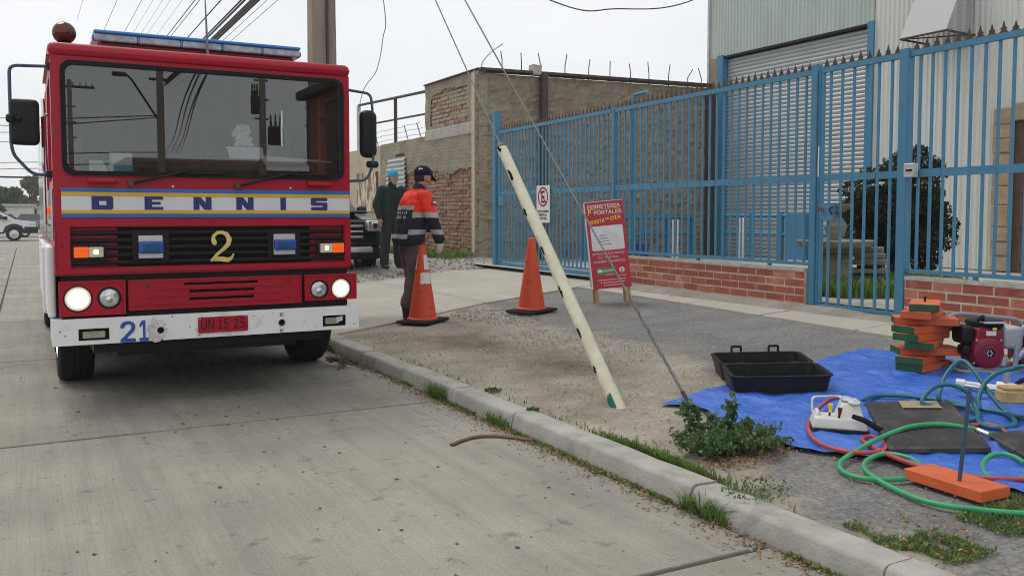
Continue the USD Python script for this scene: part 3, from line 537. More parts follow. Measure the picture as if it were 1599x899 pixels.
def panel(t, y0, y1, zb, bars, mid=(1.73, 1.805), spikes=True, seed=0):
    r = random.Random(seed); fronts = []
    part(t, "top_rail", fbox(y0, y1, ZT - 0.035, ZT + 0.02, 0.022), M["blue"])
    part(t, "bottom_rail", fbox(y0, y1, zb, zb + 0.035, 0.022), M["blue"])
    for k in range(bars):
        y = y0 + (y1 - y0) * (k + 0.75) / (bars + 0.5); front = k % 2
        part(t, "bar", fbox(y - .0115, y + .0115, zb + 0.037, ZT - 0.037, 0.011, r.uniform(-.001, .001)), M["blue"])
        if front: fronts.append(y)
    eds = [y0 + .002] + [q for y in fronts for q in (y - .013, y + .013)] + [y1 - .002]
    for a, b in zip(eds[0::2], eds[1::2]): part(t, "middle_band", fbox(a, b, mid[0], mid[1], 0.0015, 0.0135), M["blue"])
    if spikes:
        n = int((y1 - y0) / 0.105)
        for k in range(n):
            g = spike(y0 + (k + .5) * (y1 - y0) / n, 0.095 * r.uniform(.85, 1.15))
            part(t, "spike", g, M["rustspike"])
f1 = thing("fence_gate", "wide blue barred vehicle gate beside the brick corner, reaching down to the drive", "gate", (fx(12.8), 12.8, 0.37))
panel(f1, 10.95, 14.72, 0.52, 29, seed=1)
part(f1, "kick_rail", fbox(10.95, 14.72, 0.405, 0.5, 0.02, 0.0), M["blue"])
part(f1, "end_stile", fbox(14.73, 14.79, 0.405, ZT + 0.02, 0.024), M["blue"])
part(f1, "latch_plate", fbox(14.5, 14.72, 1.55, 1.72, 0.006, 0.045), M["blue"])
p1 = thing("gate_post", "tall blue steel post at the brick corner with the gate hung on it", "post", (fx(14.9), 14.9, .37))
part(p1, "post", post(14.9, 0.36, 3.3, 0.12), M["blue"]); part(p1, "hinge", cyl((fx(14.8) - .05, 14.83, 1.6), (fx(14.8) - .05, 14.83, 1.74), 0.018), M["blue"])
p2 = thing("gate_post", "blue double steel post with a bent guide arm on top, behind the red board", "post", (fx(10.85), 10.85, .37))
part(p2, "post", post(10.87, 0.36, 2.93, 0.07), M["blue"]); part(p2, "inner_post", box(fx(10.6) + .1, fx(10.6) + .16, 10.54, 10.60, 0.4, 3.05), M["blue"])
part(p2, "guide_arm", bentbar([(fx(10.6) + .14, 10.56, 3.05), (fx(10.6) + .14, 10.56, 3.09), (fx(10.6) + .1, 10.2, 3.09), (fx(10.6) + .1, 10.2, 3.03)], 0.022, .03), M["blue"])
f2 = thing("barred_fence", "blue barred fence panel on the long low brick wall behind the red board", "fence", (fx(8.9), 8.9, .8))
panel(f2, 6.97, 10.83, 0.828, 28, seed=2)
for y in (7.6, 8.9, 10.2): part(f2, "foot", fbox(y - .02, y + .02, 0.79, 0.8275, 0.015), M["blue"])
p3 = thing("gate_post", "thick blue post ending the long low brick wall, left of the small gate", "post", (fx(6.9), 6.9, .37))
part(p3, "post", post(6.925, 0.35, 2.97, 0.085), M["blue"]); part(p3, "stop_strip", box(fx(6.86) - .02, fx(6.86) + .03, 6.848, 6.878, 0.38, 2.9), M["blue"])
part(p3, "pale_strip", box(fx(6.86) - .024, fx(6.86) - .0205, 6.852, 6.868, 1.78, 2.1), M["whitep"])
f3 = thing("pedestrian_gate", "narrow blue barred gate with a lock plate between two thick posts", "gate", (fx(6.3), 6.3, .4))
panel(f3, 5.83, 6.84, 0.40, 6, mid=(1.73, 1.8), seed=3)
part(f3, "hinge_stile", fbox(6.812, 6.842, 0.44, ZT - .038, 0.018), M["blue"]); part(f3, "lock_stile", fbox(5.825, 5.852, 0.44, ZT - .038, 0.018), M["blue"])
lk = part(f3, "lock_plate", fbox(6.60, 6.80, 1.32, 1.50, 0.012, 0.05), M["blue"]); x = fx(6.75) - .062
part(lk, "lock_barrel", cyl((x, 6.755, 1.44), (x - .02, 6.755, 1.44), 0.025), M["chrome"]); part(lk, "handle", tube([(x, 6.62, 1.46), (x - .05, 6.62, 1.44), (x - .05, 6.58, 1.38)], .01), M["black"])
p4 = thing("gate_post", "thick blue post with a small steel letter slot box, right of the small gate", "post", (fx(5.77), 5.77, .37))
part(p4, "post", post(5.775, 0.35, 2.95, 0.095), M["blue"])
f4 = thing("barred_fence", "blue barred fence panel on the short brick wall behind the engine pump", "fence", (fx(4.6), 4.6, .8))
panel(f4, 3.0, 5.725, 0.828, 20, seed=4)
for y in (5.0, 3.6): part(f4, "foot", fbox(y - .02, y + .02, 0.79, 0.8275, 0.015), M["blue"])
mb = thing("letter_slot_box", "small grey steel intercom box fixed beside the thick blue gate post", "box", (fx(5.66), 5.66, 1.8))
part(mb, "case", rbox(fx(5.66) - .09, fx(5.66) - .03, 5.6, 5.72, 1.73, 1.86, 0.006), M["galv"]); part(mb, "slot", rbox(fx(5.66) - .094, fx(5.66) - .0895, 5.625, 5.695, 1.785, 1.803, 0.001), M["black"])
# no parking sign on the gate
sg = thing("no_parking_sign", "white no parking plate with crossed E wired to the blue vehicle gate", "sign", (fx(13), 13, 1.55))
xs_ = fx(13.16) - 0.06; SO = (xs_, 13.18, 1.245)
part(sg, "plate", place(ext(rrect(0, 0.43, 0, 0.62, .015), 0.006), SO, *STREET), M["signwhite"])
part(sg, "red_ring", place(ext(Point(.215, .43).buffer(.165).difference(Point(.215, .43).buffer(.135)), .002), (xs_ - .0065, 13.18, 1.245), *STREET), M["red2"])
part(sg, "letter_E", place(text("E", .11, .2, .002), (xs_ - .0065, 13.02, 1.575), *STREET), M["black"])
part(sg, "slash", place(ext(LineString([(.12, .53), (.31, .33)]).buffer(.013), .002), (xs_ - .0095, 13.18, 1.245), *STREET), M["red2"])
for s, w, z in (("NO ESTACIONAR", .36, .17), ("FRENTE AL", .26, .11), ("PORTON", .22, .05)):
    part(sg, "lettering", place(text(s, w, .04, .002), (xs_ - .0065, 13.18 - (.43 - w) / 2, 1.245 + z), *STREET), M["black"])
# ------------------------------------------------------------------ low brick walls
def low_wall(name, label, y0, y1, seed):
    r = random.Random(seed); t = thing(name, label, "wall", (fx((y0 + y1) / 2), (y0 + y1) / 2, .37))
    part(t, "mortar_core", fbox(y0, y1, 0.30, 0.765, 0.07), M["mortar"])
    n = 14; yy = np.linspace(y0, y1, n + 1)
    cp = [fbox(yy[i], yy[i + 1] + .0, 0.765, 0.797 + r.uniform(-.004, .004), 0.078, 0.0) for i in range(n)]
    part(t, "cement_cap", cp, M["cap"])
    L, Hh, J = 0.285, 0.067, 0.02
    for c in range(5):
        z = 0.765 - (c + 1) * (Hh + J) + 0.0 + J * .6; y = y1 + (0.15 if c % 2 else 0.0) - r.uniform(0, .02)
        while y > y0 + .03:
            a, b = max(y - L, y0 + .003), min(y, y1 - .003)
            if b - a > .03:
                d = 0.0725 + r.uniform(-.001, .0015); off = 0.0015
                g = fbox(a, b, z + r.uniform(-.003, .003), z + Hh + r.uniform(-.003, .003), d, off)
                part(t, "brick", g, M[r.choice(["brick", "brick", "brickb", "brickc", "brick"])])
            y -= L + J
low_wall("low_brick_wall", "long low red brick wall under the blue fence behind the red board", 6.985, 10.80, 5)
low_wall("low_brick_wall", "short low red brick wall under the fence behind the wooden blocks", 3.0, 5.69, 6)
# ------------------------------------------------------------------ old brick building on the corner
WX = 8.13
def brickset(t, y0, y1, z0, z1, keep, mats, depth, L, Hh, J, seed, name="brick"):
    r = random.Random(seed); c = 0; z = z0
    while z < z1:
        y = y0 - (L / 2 if c % 2 else 0)
        while y < y1:
            a, b = max(y, y0), min(y + L, y1)
            if b - a > .05 and keep((a + b) / 2, z + Hh / 2):
                d = depth + r.uniform(-.018, .012)
                part(t, name, rbox(WX - d, WX + .03, a, b, z + r.uniform(-.006, .004), z + Hh + r.uniform(-.006, .004), .01), M[r.choice(mats)])
            y += L + J
        z += Hh + J; c += 1
def rough(p, amp, seed): return (meshkit.fbm(p, 5, seed) - 0.5) * amp
bw = thing("brick_building", "old rendered corner building with bare red brick patches and a rough raised block", "building", (WX, 18, .4))
def zone(y, z):      # where the render has fallen off
    n = rough(np.stack([y * 1.4, 0 * y, z * 1.9], -1), 1.0, 3); n2 = rough(np.stack([y * 5, 0 * y, z * 7], -1), .5, 6)
    low = np.minimum(np.minimum((y - 16.62) * 1.2, (20.3 - y) * 1.4), np.minimum(2.33 - z, 9)) + n * .45 + n2 * .35
    low2 = np.minimum((21.9 - y), 1.35 - z) + n * .5 + n2 * .3
    up = np.minimum(np.minimum(y - 16.85, 18.75 - y), np.minimum(z - 3.36, 4.06 - z)) + n * .22 + n2 * .2
    return np.maximum(np.maximum(low, np.minimum(low2, y - 16.62)), up)
def face(y0, y1, z0, z1, holes=True):
    ys_, zs_ = np.linspace(y0, y1, int((y1 - y0) / .05) + 1), np.linspace(z0, z1, int((z1 - z0) / .05) + 1)
    Y, Z = np.meshgrid(ys_, zs_); X = WX - .055 + rough(np.stack([Y * 2, 0 * Y, Z * 2.5], -1), .06, 12) + rough(np.stack([Y * 9, 0 * Y, Z * 9], -1), .03, 15)
    V = np.stack([X, Y, Z], -1).reshape(-1, 3); n = len(ys_); i = (np.arange(len(zs_) - 1)[:, None] * n + np.arange(n - 1)[None]).ravel()
    Fc = np.vstack([np.stack([i, i + n + 1, i + 1], 1), np.stack([i, i + n, i + n + 1], 1)])
    if holes:
        c = V[Fc].mean(1); Fc = Fc[zone(c[:, 1], c[:, 2]) < 0]
    return trimesh.Trimesh(V, Fc, process=False)
part(bw, "wall_core", [box(WX, WX + .3, 16.35, 19.06, .2, 4.28), box(WX, WX + .3, 19.06, 22.0, .2, 3.1), box(WX + .01, WX + .3, 22.0, 27, .2, 3.1)], M["mortar"])
part(bw, "render", [face(16.3, 19.06, .3, 4.3), face(19.06, 22.0, .3, 3.16)], M["plaster"], smooth=True)
part(bw, "cement_band", [rbox(WX - .072, WX - .02, 16.5, 19.06, 3.03, 3.28, .02)], M["cap"])
part(bw, "corner_column", warp(tm(m3.Manifold.cube((.2, .3, 4.0), True).translate((WX + .02, 16.42, 2.3)).refine_to_length(.1)), .018, 5, 3), M["plaster"])
part(bw, "ochre_wall", box(WX - .06, WX + .0, 22.01, 27, .3, 3.14), M["ochre"])
part(bw, "top_edge", [rbox(WX - .1, WX + .3, 16.28, 19.07, 4.29, 4.32, .008)], M["brownsteel"])
brickset(bw, 16.55, 20.4, .42, 2.62, lambda y, z: zone(np.array([y]), np.array([z]))[0] > -.14, ["oldbrick", "oldbrick", "oldbrick2"], .03, .27, .062, .02, 1)
brickset(bw, 20.42, 22.0, .42, 1.7, lambda y, z: zone(np.array([y]), np.array([z]))[0] > -.14, ["dustbrick"], .03, .27, .07, .02, 2)
brickset(bw, 16.7, 18.95, 3.32, 4.2, lambda y, z: zone(np.array([y]), np.array([z]))[0] > -.14, ["dustbrick", "dustbrick", "dustbrick", "oldbrick"], .03, .27, .07, .02, 3)
part(bw, "rusty_door", [rbox(WX - .12, WX - .06, 22.2, 23.75, 1.46, 2.5, .01)], M["rust"])
yy = np.linspace(20.25, 21.5, 8); ws = []
zz = np.linspace(2.02, 2.78, 57); V = []
for z in zz:
    for y in (20.22, 21.48): V.append((WX - .10 - .022 * math.sin((z - 2.02) / .76 * 2 * math.pi * 7), y + .12 * (z > 2.6) * (y > 21) * -1, z))
i = np.arange(56) * 2
part(bw, "corrugated_patch", trimesh.Trimesh(np.array(V), np.vstack([np.stack([i, i + 2, i + 3], 1), np.stack([i, i + 3, i + 1], 1)]), process=False), M["galv"], smooth=40)
part(bw, "patch_hole", box(WX - .075, WX - .05, 20.4, 20.9, 2.74, 2.86), M["black"])
fr = thing("roof_frame", "rusty pipe frame standing open on the low end of the old building", "frame", (WX, 21.5, 3.15))
for y, z in ((24.0, 4.37), (21.2, 4.25)): part(fr, "upright", cyl((WX + .05, y, 3.0), (WX + .05, y, z), .045 if y < 22 else .06, n=8), M["galv"] if y > 22 else M["brownsteel"])
part(fr, "top_rail", tube([(WX + .05, 24.0, 4.39), (WX + .05, 21.2, 4.28), (WX + .05, 19.0, 4.2)], .035, 6), M["brownsteel"])
part(fr, "lower_rail", tube([(WX + .05, 22.6, 3.78), (WX + .05, 19.0, 3.69)], .025, 6), M["brownsteel"])
bb = thing("barbed_wire", "slanted barbed wire arms and loops along the top of the low old wall", "wire", (WX, 21, 3.2))
for y in (19.4, 20.2, 22.3): part(bb, "arm", tube([(WX, y, 3.1), (WX + .1, y + .55, 3.55)], .014, 5), M["wirethin"])
for z in (.12, .25, .38): part(bb, "strand", tube([(WX + .05, y + z, 3.15 + z + .012 * math.sin(y * 7)) for y in np.linspace(19.2, 23.8, 24)], .006, 4), M["wirethin"])
# rough side wall closing the yard
rw = thing("rough_cement_wall", "high rough cement boundary wall with rusty steel cap across the yard", "wall", (11, 16.3, .4))
xs_, zs_ = np.arange(8.0, 14.11, .045), np.arange(.3, 4.25, .045); XX, ZZ = np.meshgrid(xs_, zs_)
band = np.abs(((ZZ + .04 * np.sin(XX * 3) + rough(np.stack([XX * 1.2, 0 * XX, ZZ], -1), .3, 31)) % .42) - .21)
dY = rough(np.stack([XX * 4, 0 * XX, ZZ * 10], -1), .06, 20) + rough(np.stack([XX * 10, 0 * XX, ZZ * 18], -1), .12, 24) - .03 * sstep(.16, .21, band)
V = np.stack([XX, 16.28 + dY, ZZ + (ZZ > 4.2) * .013 * (XX - 8)], -1).reshape(-1, 3); n = len(xs_); i = (np.arange(len(zs_) - 1)[:, None] * n + np.arange(n - 1)[None]).ravel()
part(rw, "cement_face", trimesh.Trimesh(V, np.vstack([np.stack([i, i + 1, i + n + 1], 1), np.stack([i, i + n + 1, i + n], 1)]), process=False), M["roughcast"], smooth=35)
part(rw, "wall_core", box(8.0, 14.1, 16.36, 16.5, .2, 4.24), M["mortar"])
part(rw, "steel_cap", tm(([(8.05, 16.16, 4.26), (14.05, 16.16, 4.34), (14.05, 16.5, 4.34), (8.05, 16.5, 4.26), (8.05, 16.16, 4.31), (14.05, 16.16, 4.39), (14.05, 16.5, 4.39), (8.05, 16.5, 4.31)], [(0, 3, 2, 1), (4, 5, 6, 7), (0, 1, 5, 4), (1, 2, 6, 5), (2, 3, 7, 6), (3, 0, 4, 7)])), M["brownsteel"])
for x in (9.49, 13.93): part(rw, "steel_column", box(x - .07, x + .07, 16.08, 16.2, .4, 4.27), M["brownsteel"])
part(rw, "cement_lump", warp(tm(m3.Manifold.cube((.2, .2, .2), True).translate((9.35, 16.25, 4.36)).refine_to_length(.06)), .02, 9), M["cap"])
r = random.Random(4)
for k, x in enumerate((8.6, 9.05, 9.5, 10.1, 10.7, 11.25, 11.8, 12.3, 12.85, 13.4, 13.8)):
    part(rw, "steel_rod", tube([(x, 16.3, 4.25), (x, 16.3, 4.5), (x + r.uniform(-.06, .06) * (1 + 3 * (k > 8)), 16.3, 4.68 + r.uniform(0, .1))], .011, 5), M["brownsteel"])
part(rw, "steel_rod", tube(spline([(8.15, 16.3, 4.25), (8.15, 16.3, 4.42), (8.35, 16.3, 4.65), (8.62, 16.3, 4.84)], 5), .013, 5), M["galv"])
# ------------------------------------------------------------------ corrugated white building
BX = 14.1
wb = thing("corrugated_building", "white corrugated metal workshop with a big roller shutter behind the fence", "building", (BX, 11, .44))
def corr(y0, y1, z0, z1, x=BX, pitch=.1, amp=.016):
    n = int((y1 - y0) / pitch * 4); yy = np.linspace(y0, y1, n + 1)
    prof = np.array([0, 1, 1, 0])[np.arange(n + 1) % 4] * amp
    V = np.vstack([np.stack([x - prof, yy, 0 * yy + z0], 1), np.stack([x - prof, yy, 0 * yy + z1], 1)]); i = np.arange(n)
    return trimesh.Trimesh(V, np.vstack([np.stack([i, i + n + 1, i + n + 2], 1), np.stack([i, i + n + 2, i + 1], 1)]), process=False)
part(wb, "wall_core", [box(BX + .22, BX + 3, 3.0, 16.1, .3, 7.4), box(BX + .02, BX + .22, 3.0, 11.78, .3, 7.4), box(BX + .02, BX + .22, 11.78, 16.1, 5.0, 7.4)], M["corr"])
for k in range(5):
    a = 16.36 - k * .92; part(wb, "green_sheet", corr(max(a - .93, 11.72), a, 4.98, 7.4, BX - .004 * (k % 2)), M["corr2"])
for k in range(9):
    b = 11.72 - k * .92; part(wb, "perforated_sheet", corr(b - .93, b, .46, 7.4, BX - .004 * (k % 2)), M["perf"])
part(wb, "corner_column", box(BX - .02, BX + .25, 16.045, 16.335, .4, 4.975), M["roughcast"])
part(wb, "corner_trim", box(BX - .05, BX + .05, 16.34, 16.4, .5, 7.4), M["galv"])
part(wb, "door_post", [box(BX - .06, BX + .1, 15.86, 16.04, .44, 5.0)], M["blue"]); part(wb, "door_post", [box(BX - .06, BX + .1, 11.72, 11.86, .44, 5.0)], M["blue"])
part(wb, "lintel", box(BX - .02, BX + .1, 11.86, 15.86, 4.935, 4.978), M["black"])
sh = part(wb, "roller_shutter", box(BX + .13, BX + .15, 11.8, 15.9, .44, 4.95), M["black"])
ns = 52; hs = 4.47 / ns
for k in range(ns):
    z = .45 + k * hs; pr = [(0, 0), (-.012, hs * .1), (-.026, hs * .35), (-.03, hs * .6), (-.022, hs * .85), (-.002, hs * .97)]
    V = [(BX + .12 + a, y, z + b) for y in (11.87, 15.85) for a, b in pr]; m = len(pr)
    part(sh, "slat", trimesh.Trimesh(np.array(V), np.array([t for j in range(m - 1) for t in ((j, j + 1, m + j + 1), (j, m + j + 1, m + j))]), process=False), M["shutter"], smooth=60)
cn = thing("window_canopy", "slanted perforated metal hood jutting from the white corrugated wall", "canopy", (BX - .4, 10.6, 4.6))
def quad(a, b, c, d, t=.012):
    a, b, c, d = map(np.asarray, (a, b, c, d)); nrm = np.cross(b - a, d - a); nrm = nrm / np.linalg.norm(nrm) * t
    V = [a, b, c, d, a + nrm, b + nrm, c + nrm, d + nrm]; g = tm((V, [(0, 3, 2, 1), (4, 5, 6, 7), (0, 1, 5, 4), (1, 2, 6, 5), (2, 3, 7, 6), (3, 0, 4, 7)])); g.fix_normals(); return g
c1, c2 = onx(1406, 62, BX - .75), onx(1478, 47, BX - .75)
part(cn, "hood_sheet", quad(c1, c2, (BX - .03, c2[1] + .05, 5.75), (BX - .03, c1[1] + .05, 5.75)), M["perfgrey"])
part(cn, "side_sheet", quad(c2, (BX - .03, c2[1] + .04, c2[2] - .05), (BX - .03, c2[1] + .04, 5.7), (BX - .05, c2[1] + .05, 5.72), .01), M["perfgrey"])
part(cn, "frame_bar", [tube([c1, c2], .02, 5), tube([c1, (BX, c1[1], c1[2] - .02)], .02, 5), tube([c2, (BX, c2[1], c2[2] - .02)], .02, 5), tube([c1, (BX, c2[1], c2[2])], .012, 5)], M["brownsteel"])
ds = thing("stone_doorway", "brown cut stone door surround at the right end of the workshop", "doorway", (BX - .1, 8.9, .44))
r = random.Random(8); z = .45
while z < 3.1:
    h = r.uniform(.22, .36); h = min(h, 3.16 - z); part(ds, "stone", rbox(BX - .16 + r.uniform(-.015, .015), BX + .05, 8.93, 9.24, z + .006, z + h, .015), M["stone"]); z += h
for k in range(5): part(ds, "stone", rbox(BX - .16 + r.uniform(-.015, .015), BX + .05, 8.93 - (k + 1) * .42, 8.92 - k * .42, 2.88, 3.16, .015), M["stone"])
part(ds, "door_leaf", box(BX - .06, BX - .0165, 7.0, 8.92, .45, 2.87), M["wooddark"])
for k in range(4): part(ds, "door_panel", rbox(BX - .08, BX - .061, 8.05 + .0, 8.8, .6 + k * .56, 1.08 + k * .56, .01), M["wooddark"])
# ------------------------------------------------------------------ things in the yard
for nm, px, yb in (("slim", 1058, 0), ("second", 1162, 0)):
    b = onz(px, 404, .45); hh = 340 if px > 1100 else 343; n_ = np.array([FW[0], FW[1], 0]); d = ray(px, hh); tp = CAM + d * ((b - CAM) @ n_ / (d @ n_))
    solo("white_post", [rbox(b[0] - .05, b[0] + .0, b[1] - .03, b[1] + .03, .44, tp[2], .006), rbox(b[0] - .12, b[0] - .09, b[1] + .02, b[1] + .05, .44, tp[2], .004)], M["whitep"],
         "white post pair in front of the shutter's edge" if px > 1100 else "white post pair in front of the rough cement wall", "post")
def rack(name, label, x0, y0, x1, y1, h, n):
    """low blue steel bench frame along a line"""
    t = thing(name, label, "steel rack", ((x0 + x1) / 2, (y0 + y1) / 2, .44)); a, b = np.array([x0, y0]), np.array([x1, y1])
    for k in range(n + 1):
        p = a + (b - a) * k / n
        part(t, "leg", box(p[0] - .04, p[0] + .04, p[1] - .04, p[1] + .04, .44, .44 + h), M["blue"])
    for z in (h - .08, h * .55):
        part(t, "rail", tube([(*a, .44 + z), (*b, .44 + z)], .04, 4), M["blue"])
    return t
rack("blue_rack", "low blue steel rack of frames against the rough cement wall", 9.9, 15.2, 13.0, 15.6, .95, 4)
t = rack("blue_rack", "blue steel bench frame standing before the roller shutter", 13.3, 14.9, 13.3, 12.4, 1.0, 3)
part(t, "locker", box(13.18, 13.5, 12.5, 12.95, .5, 1.4), M["blue"])
rack("blue_rack", "small blue trolley frame behind the stone fountain", 12.6, 11.6, 12.8, 10.5, 1.05, 2)
b = onz(985, 392, .45)
ct = thing("blue_crate", "deep blue plastic crate on the yard floor beside the red board", "crate", (10.6, 14.6, .44))
part(ct, "body", [box(10.4, 10.85, 14.35, 14.38, .45, .8), box(10.4, 10.85, 14.82, 14.85, .45, .8), box(10.4, 10.43, 14.38, 14.82, .45, .8), box(10.82, 10.85, 14.38, 14.82, .45, .8), box(10.43, 10.82, 14.38, 14.82, .45, .48)], M["crate"]); part(ct, "rim", [rbox(10.38, 10.87, 14.32, 14.35, .76, .8, .004)], M["crate"])
fo = at(1303, 446, .07); fo[2] = .44
ft = thing("stone_fountain", "two tier weathered stone fountain in the garden behind the small gate", "fountain", fo)
part(ft, "pedestal", lathe([(0, 0), (.26, 0), (.26, .08), (.19, .12), (.17, .4), (.24, .46), (0, .46)], 20, fo), M["greystone"])
part(ft, "basin", lathe([(0, .46), (.28, .47), (.42, .55), (.46, .62), (.44, .63), (.38, .56), (0, .53)], 24, fo), M["greystone"])
part(ft, "urn", lathe([(0, .54), (.09, .55), (.06, .62), (.12, .72), (.14, .8), (.08, .9), (.05, .96), (0, .96)], 18, fo), M["greystone"])
part(ft, "top_bowl", lathe([(0, .96), (.1, .97), (.2, 1.04), (.21, 1.07), (.18, 1.06), (0, 1.01)], 20, fo), M["greystone"])
bo = at(1354, 447, .07); bo[2] = .44
bq = thing("stone_barbecue", "small house shaped stone barbecue with a sloping tiled hood in the garden", "barbecue", bo)
u = np.array([0.55, -0.83]); w = np.array([.83, .55])
def bqb(a0, a1, b0, b1, z0, z1, r=.015):
    g = rbox(a0, a1, b0, b1, z0, z1, r); v = g.vertices * .62; g.vertices = np.stack([bo[0] + v[:, 0] * u[0] + v[:, 1] * w[0], bo[1] + v[:, 0] * u[1] + v[:, 1] * w[1], .44 + v[:, 2]], 1); return g
for k in range(2):
    for j in range(3): part(bq, "stone", bqb(-.3 + j * .2, -.105 + j * .2, 0, .5, k * .17, k * .17 + .16), M["greystone"])
part(bq, "hearth", bqb(-.36, .34, -.1, .52, .36, .45), M["greystone"]); part(bq, "fire_opening", bqb(-.2, .2, -.02, .06, .455, .52, .003), M["black"])
for k in range(3):
    a = .08 + k * .11
    part(bq, "hood_tile", bqb(-.31 + k * .03, .31 - k * .03, a, .5, .52 + k * .12, .635 + k * .12, .02), M["greystone"])
# ------------------------------------------------------------------ fire engine
FY = 6.87                                   # its flat front
T = thing("fire_engine", "red fire engine facing us on the road with lit headlamps and a white bumper", "fire engine", (1.215, 8.5, 0))
def fr_(poly, y, d): return place(ext(poly, d), (0, y, 0), *FRONT)
def side(poly, x, d): return place(ext(poly, d), (x, 0, 0), (0, 1, 0), (0, 0, 1))
XL, XR = 0.168, 2.262
wsh, grh = rrect(.25, 2.192, 1.672, 2.412, .07), sbox(.268, 1.012, 2.206, 1.292)
fpoly = rrect(XL, XR, .958, 2.47, .02).difference(wsh).difference(grh)
cab = part(T, "cab", [fr_(fpoly, FY + .05, .05),
    side(sbox(6.925, .958, 8.35, 2.47).difference(rrect(7.08, 8.0, 1.62, 2.36, .06)), XL + .002, .035), side(sbox(6.925, .958, 8.35, 2.47).difference(rrect(7.03, 7.52, 1.66, 2.33, .05)), XR - .037, .035)], M["red"])
part(cab, "rear_wall", box(.21, 2.22, 8.3, 8.34, .96, 2.46), M["cabin"]); part(cab, "floor_panel", box(.21, 2.22, 6.93, 8.29, .96, 1.0), M["cabin"])
part(cab, "headlining", box(.21, 2.22, 6.93, 8.29, 2.40, 2.455), M["cabin"])
part(cab, "door_trim", box(2.2, 2.223, 7.525, 7.74, 1.5, 2.36), M["orangein"]); part(cab, "door_trim", box(2.2, 2.223, 7.745, 8.28, 1.1, 2.38), M["cabin"])
part(cab, "grab_rail", cyl((1.98, 7.85, 1.55), (1.98, 7.85, 2.28), .016), M["chrome"]); part(cab, "grab_rail", cyl((1.5, 7.12, 1.84), (2.19, 7.12, 1.80), .012), M["alu"])
part(cab, "dashboard", [sbx(.23, 2.2, 6.95, 7.4, 1.25, 1.655, .03)], M["dashboard"])
for a in (.35, 1.05, 1.5): part(cab, "seat", [sbx(a, a + .5, 7.75, 7.95, 1.35, 1.98, .06), sbx(a, a + .5, 7.4, 7.9, 1.25, 1.42, .05)], M["cabin"])
sw = trimesh.creation.torus(.22, .016, 28, 8); sw.apply_transform(trimesh.transformations.rotation_matrix(math.radians(-32), (1, 0, 0))); sw.apply_translation((1.9, 7.5, 1.72))
part(cab, "steering_wheel", [sw, cyl((1.9, 7.38, 1.5), (1.9, 7.5, 1.72), .03)], M["black"], smooth=40)
part(cab, "partition", box(1.45, 1.85, 8.1, 8.28, 1.1, 2.2), M["cabin"])
part(T, "roof_cap", [sbx(.155, 2.272, 6.845, 8.38, 2.455, 2.548, .042), box(.15, 2.278, 6.95, 8.38, 2.452, 2.47)], M["red"], smooth=50)
part(T, "windscreen_seal", fr_(ring(rrect(.228, 2.214, 1.65, 2.432, .07), rrect(.26, 2.182, 1.681, 2.403, .05)), FY + .004, .02), M["blackmat"])
part(T, "windscreen", fr_(rrect(.26, 2.182, 1.682, 2.402, .06), FY + .012, .005), M["wind"])
part(T, "side_window", side(rrect(7.07, 8.01, 1.61, 2.37, .06), XL + .02, .004), M["sideglass"]); part(T, "side_window", side(rrect(7.02, 7.53, 1.65, 2.34, .05), XR - .022, .004), M["sideglass"])
part(T, "window_bar", box(XR - .045, XR - .04, 7.03, 7.52, 2.16, 2.19), M["black"])
for a, b in ((.379, .565), (1.915, 2.1)): part(T, "bonnet_hinge", [sbx(a, b, FY - .05, FY + .01, 1.598, 1.632, .012), cyl((b, FY - .03, 1.615), (b + .02, FY - .03, 1.615), .008)], M["red2"])
# name band
nb = part(T, "name_band", fr_(sbox(.216, 1.36, 2.257, 1.563), FY - .0005, .004), M["stripewhite"])
for z0, z1, m in ((1.535, 1.563, "stripeblue"), (1.509, 1.535, "stripeyellow"), (1.387, 1.411, "stripeyellow"), (1.36, 1.387, "stripeblue")): part(nb, "stripe", fr_(sbox(.216, z0, 2.257, z1), FY - .005, .0015), M[m])
def U(*b): return unary_union([sbox(*q) for q in b])
def letter(c, w=.138, h=.094):
    if c == "D": return sbox(0, 0, w * .5, h).union(rrect(0, w, 0, h, .018)).difference(sbox(w * .34, h * .34, w * .68, h * .64))
    if c == "E": return U((0, 0, w * .9, h * .22), (0, h * .39, w * .78, h * .61), (0, h * .76, w * .9, h), (0, 0, w * .36, h))
    if c == "N": return unary_union([sbox(0, 0, w * .3, h), sbox(w * .62, 0, w * .92, h), Polygon([(0, h), (w * .36, h), (w * .92, 0), (w * .56, 0)])])
    if c == "I": return sbox(0, 0, .042, h)
    return unary_union([rrect(0, w * .95, h * .76, h, .012), rrect(0, w * .95, 0, h * .24, .012), rrect(0, w * .95, h * .38, h * .62, .012), rrect(0, w * .3, h * .38, h, .012), rrect(w * .66, w * .95, 0, h * .62, .012)])
for c, x in zip("DENNIS", (.404, .746, 1.078, 1.382, 1.71, 1.946)): part(nb, "letter", fr_(affinity.translate(letter(c), x, 1.414), FY - .005, .0015), M["navy"])
for x in (.94, 1.79): part(T, "washer_jet", sbx(x - .01, x + .01, FY - .012, FY, 1.572, 1.59, .004), M["chrome"])
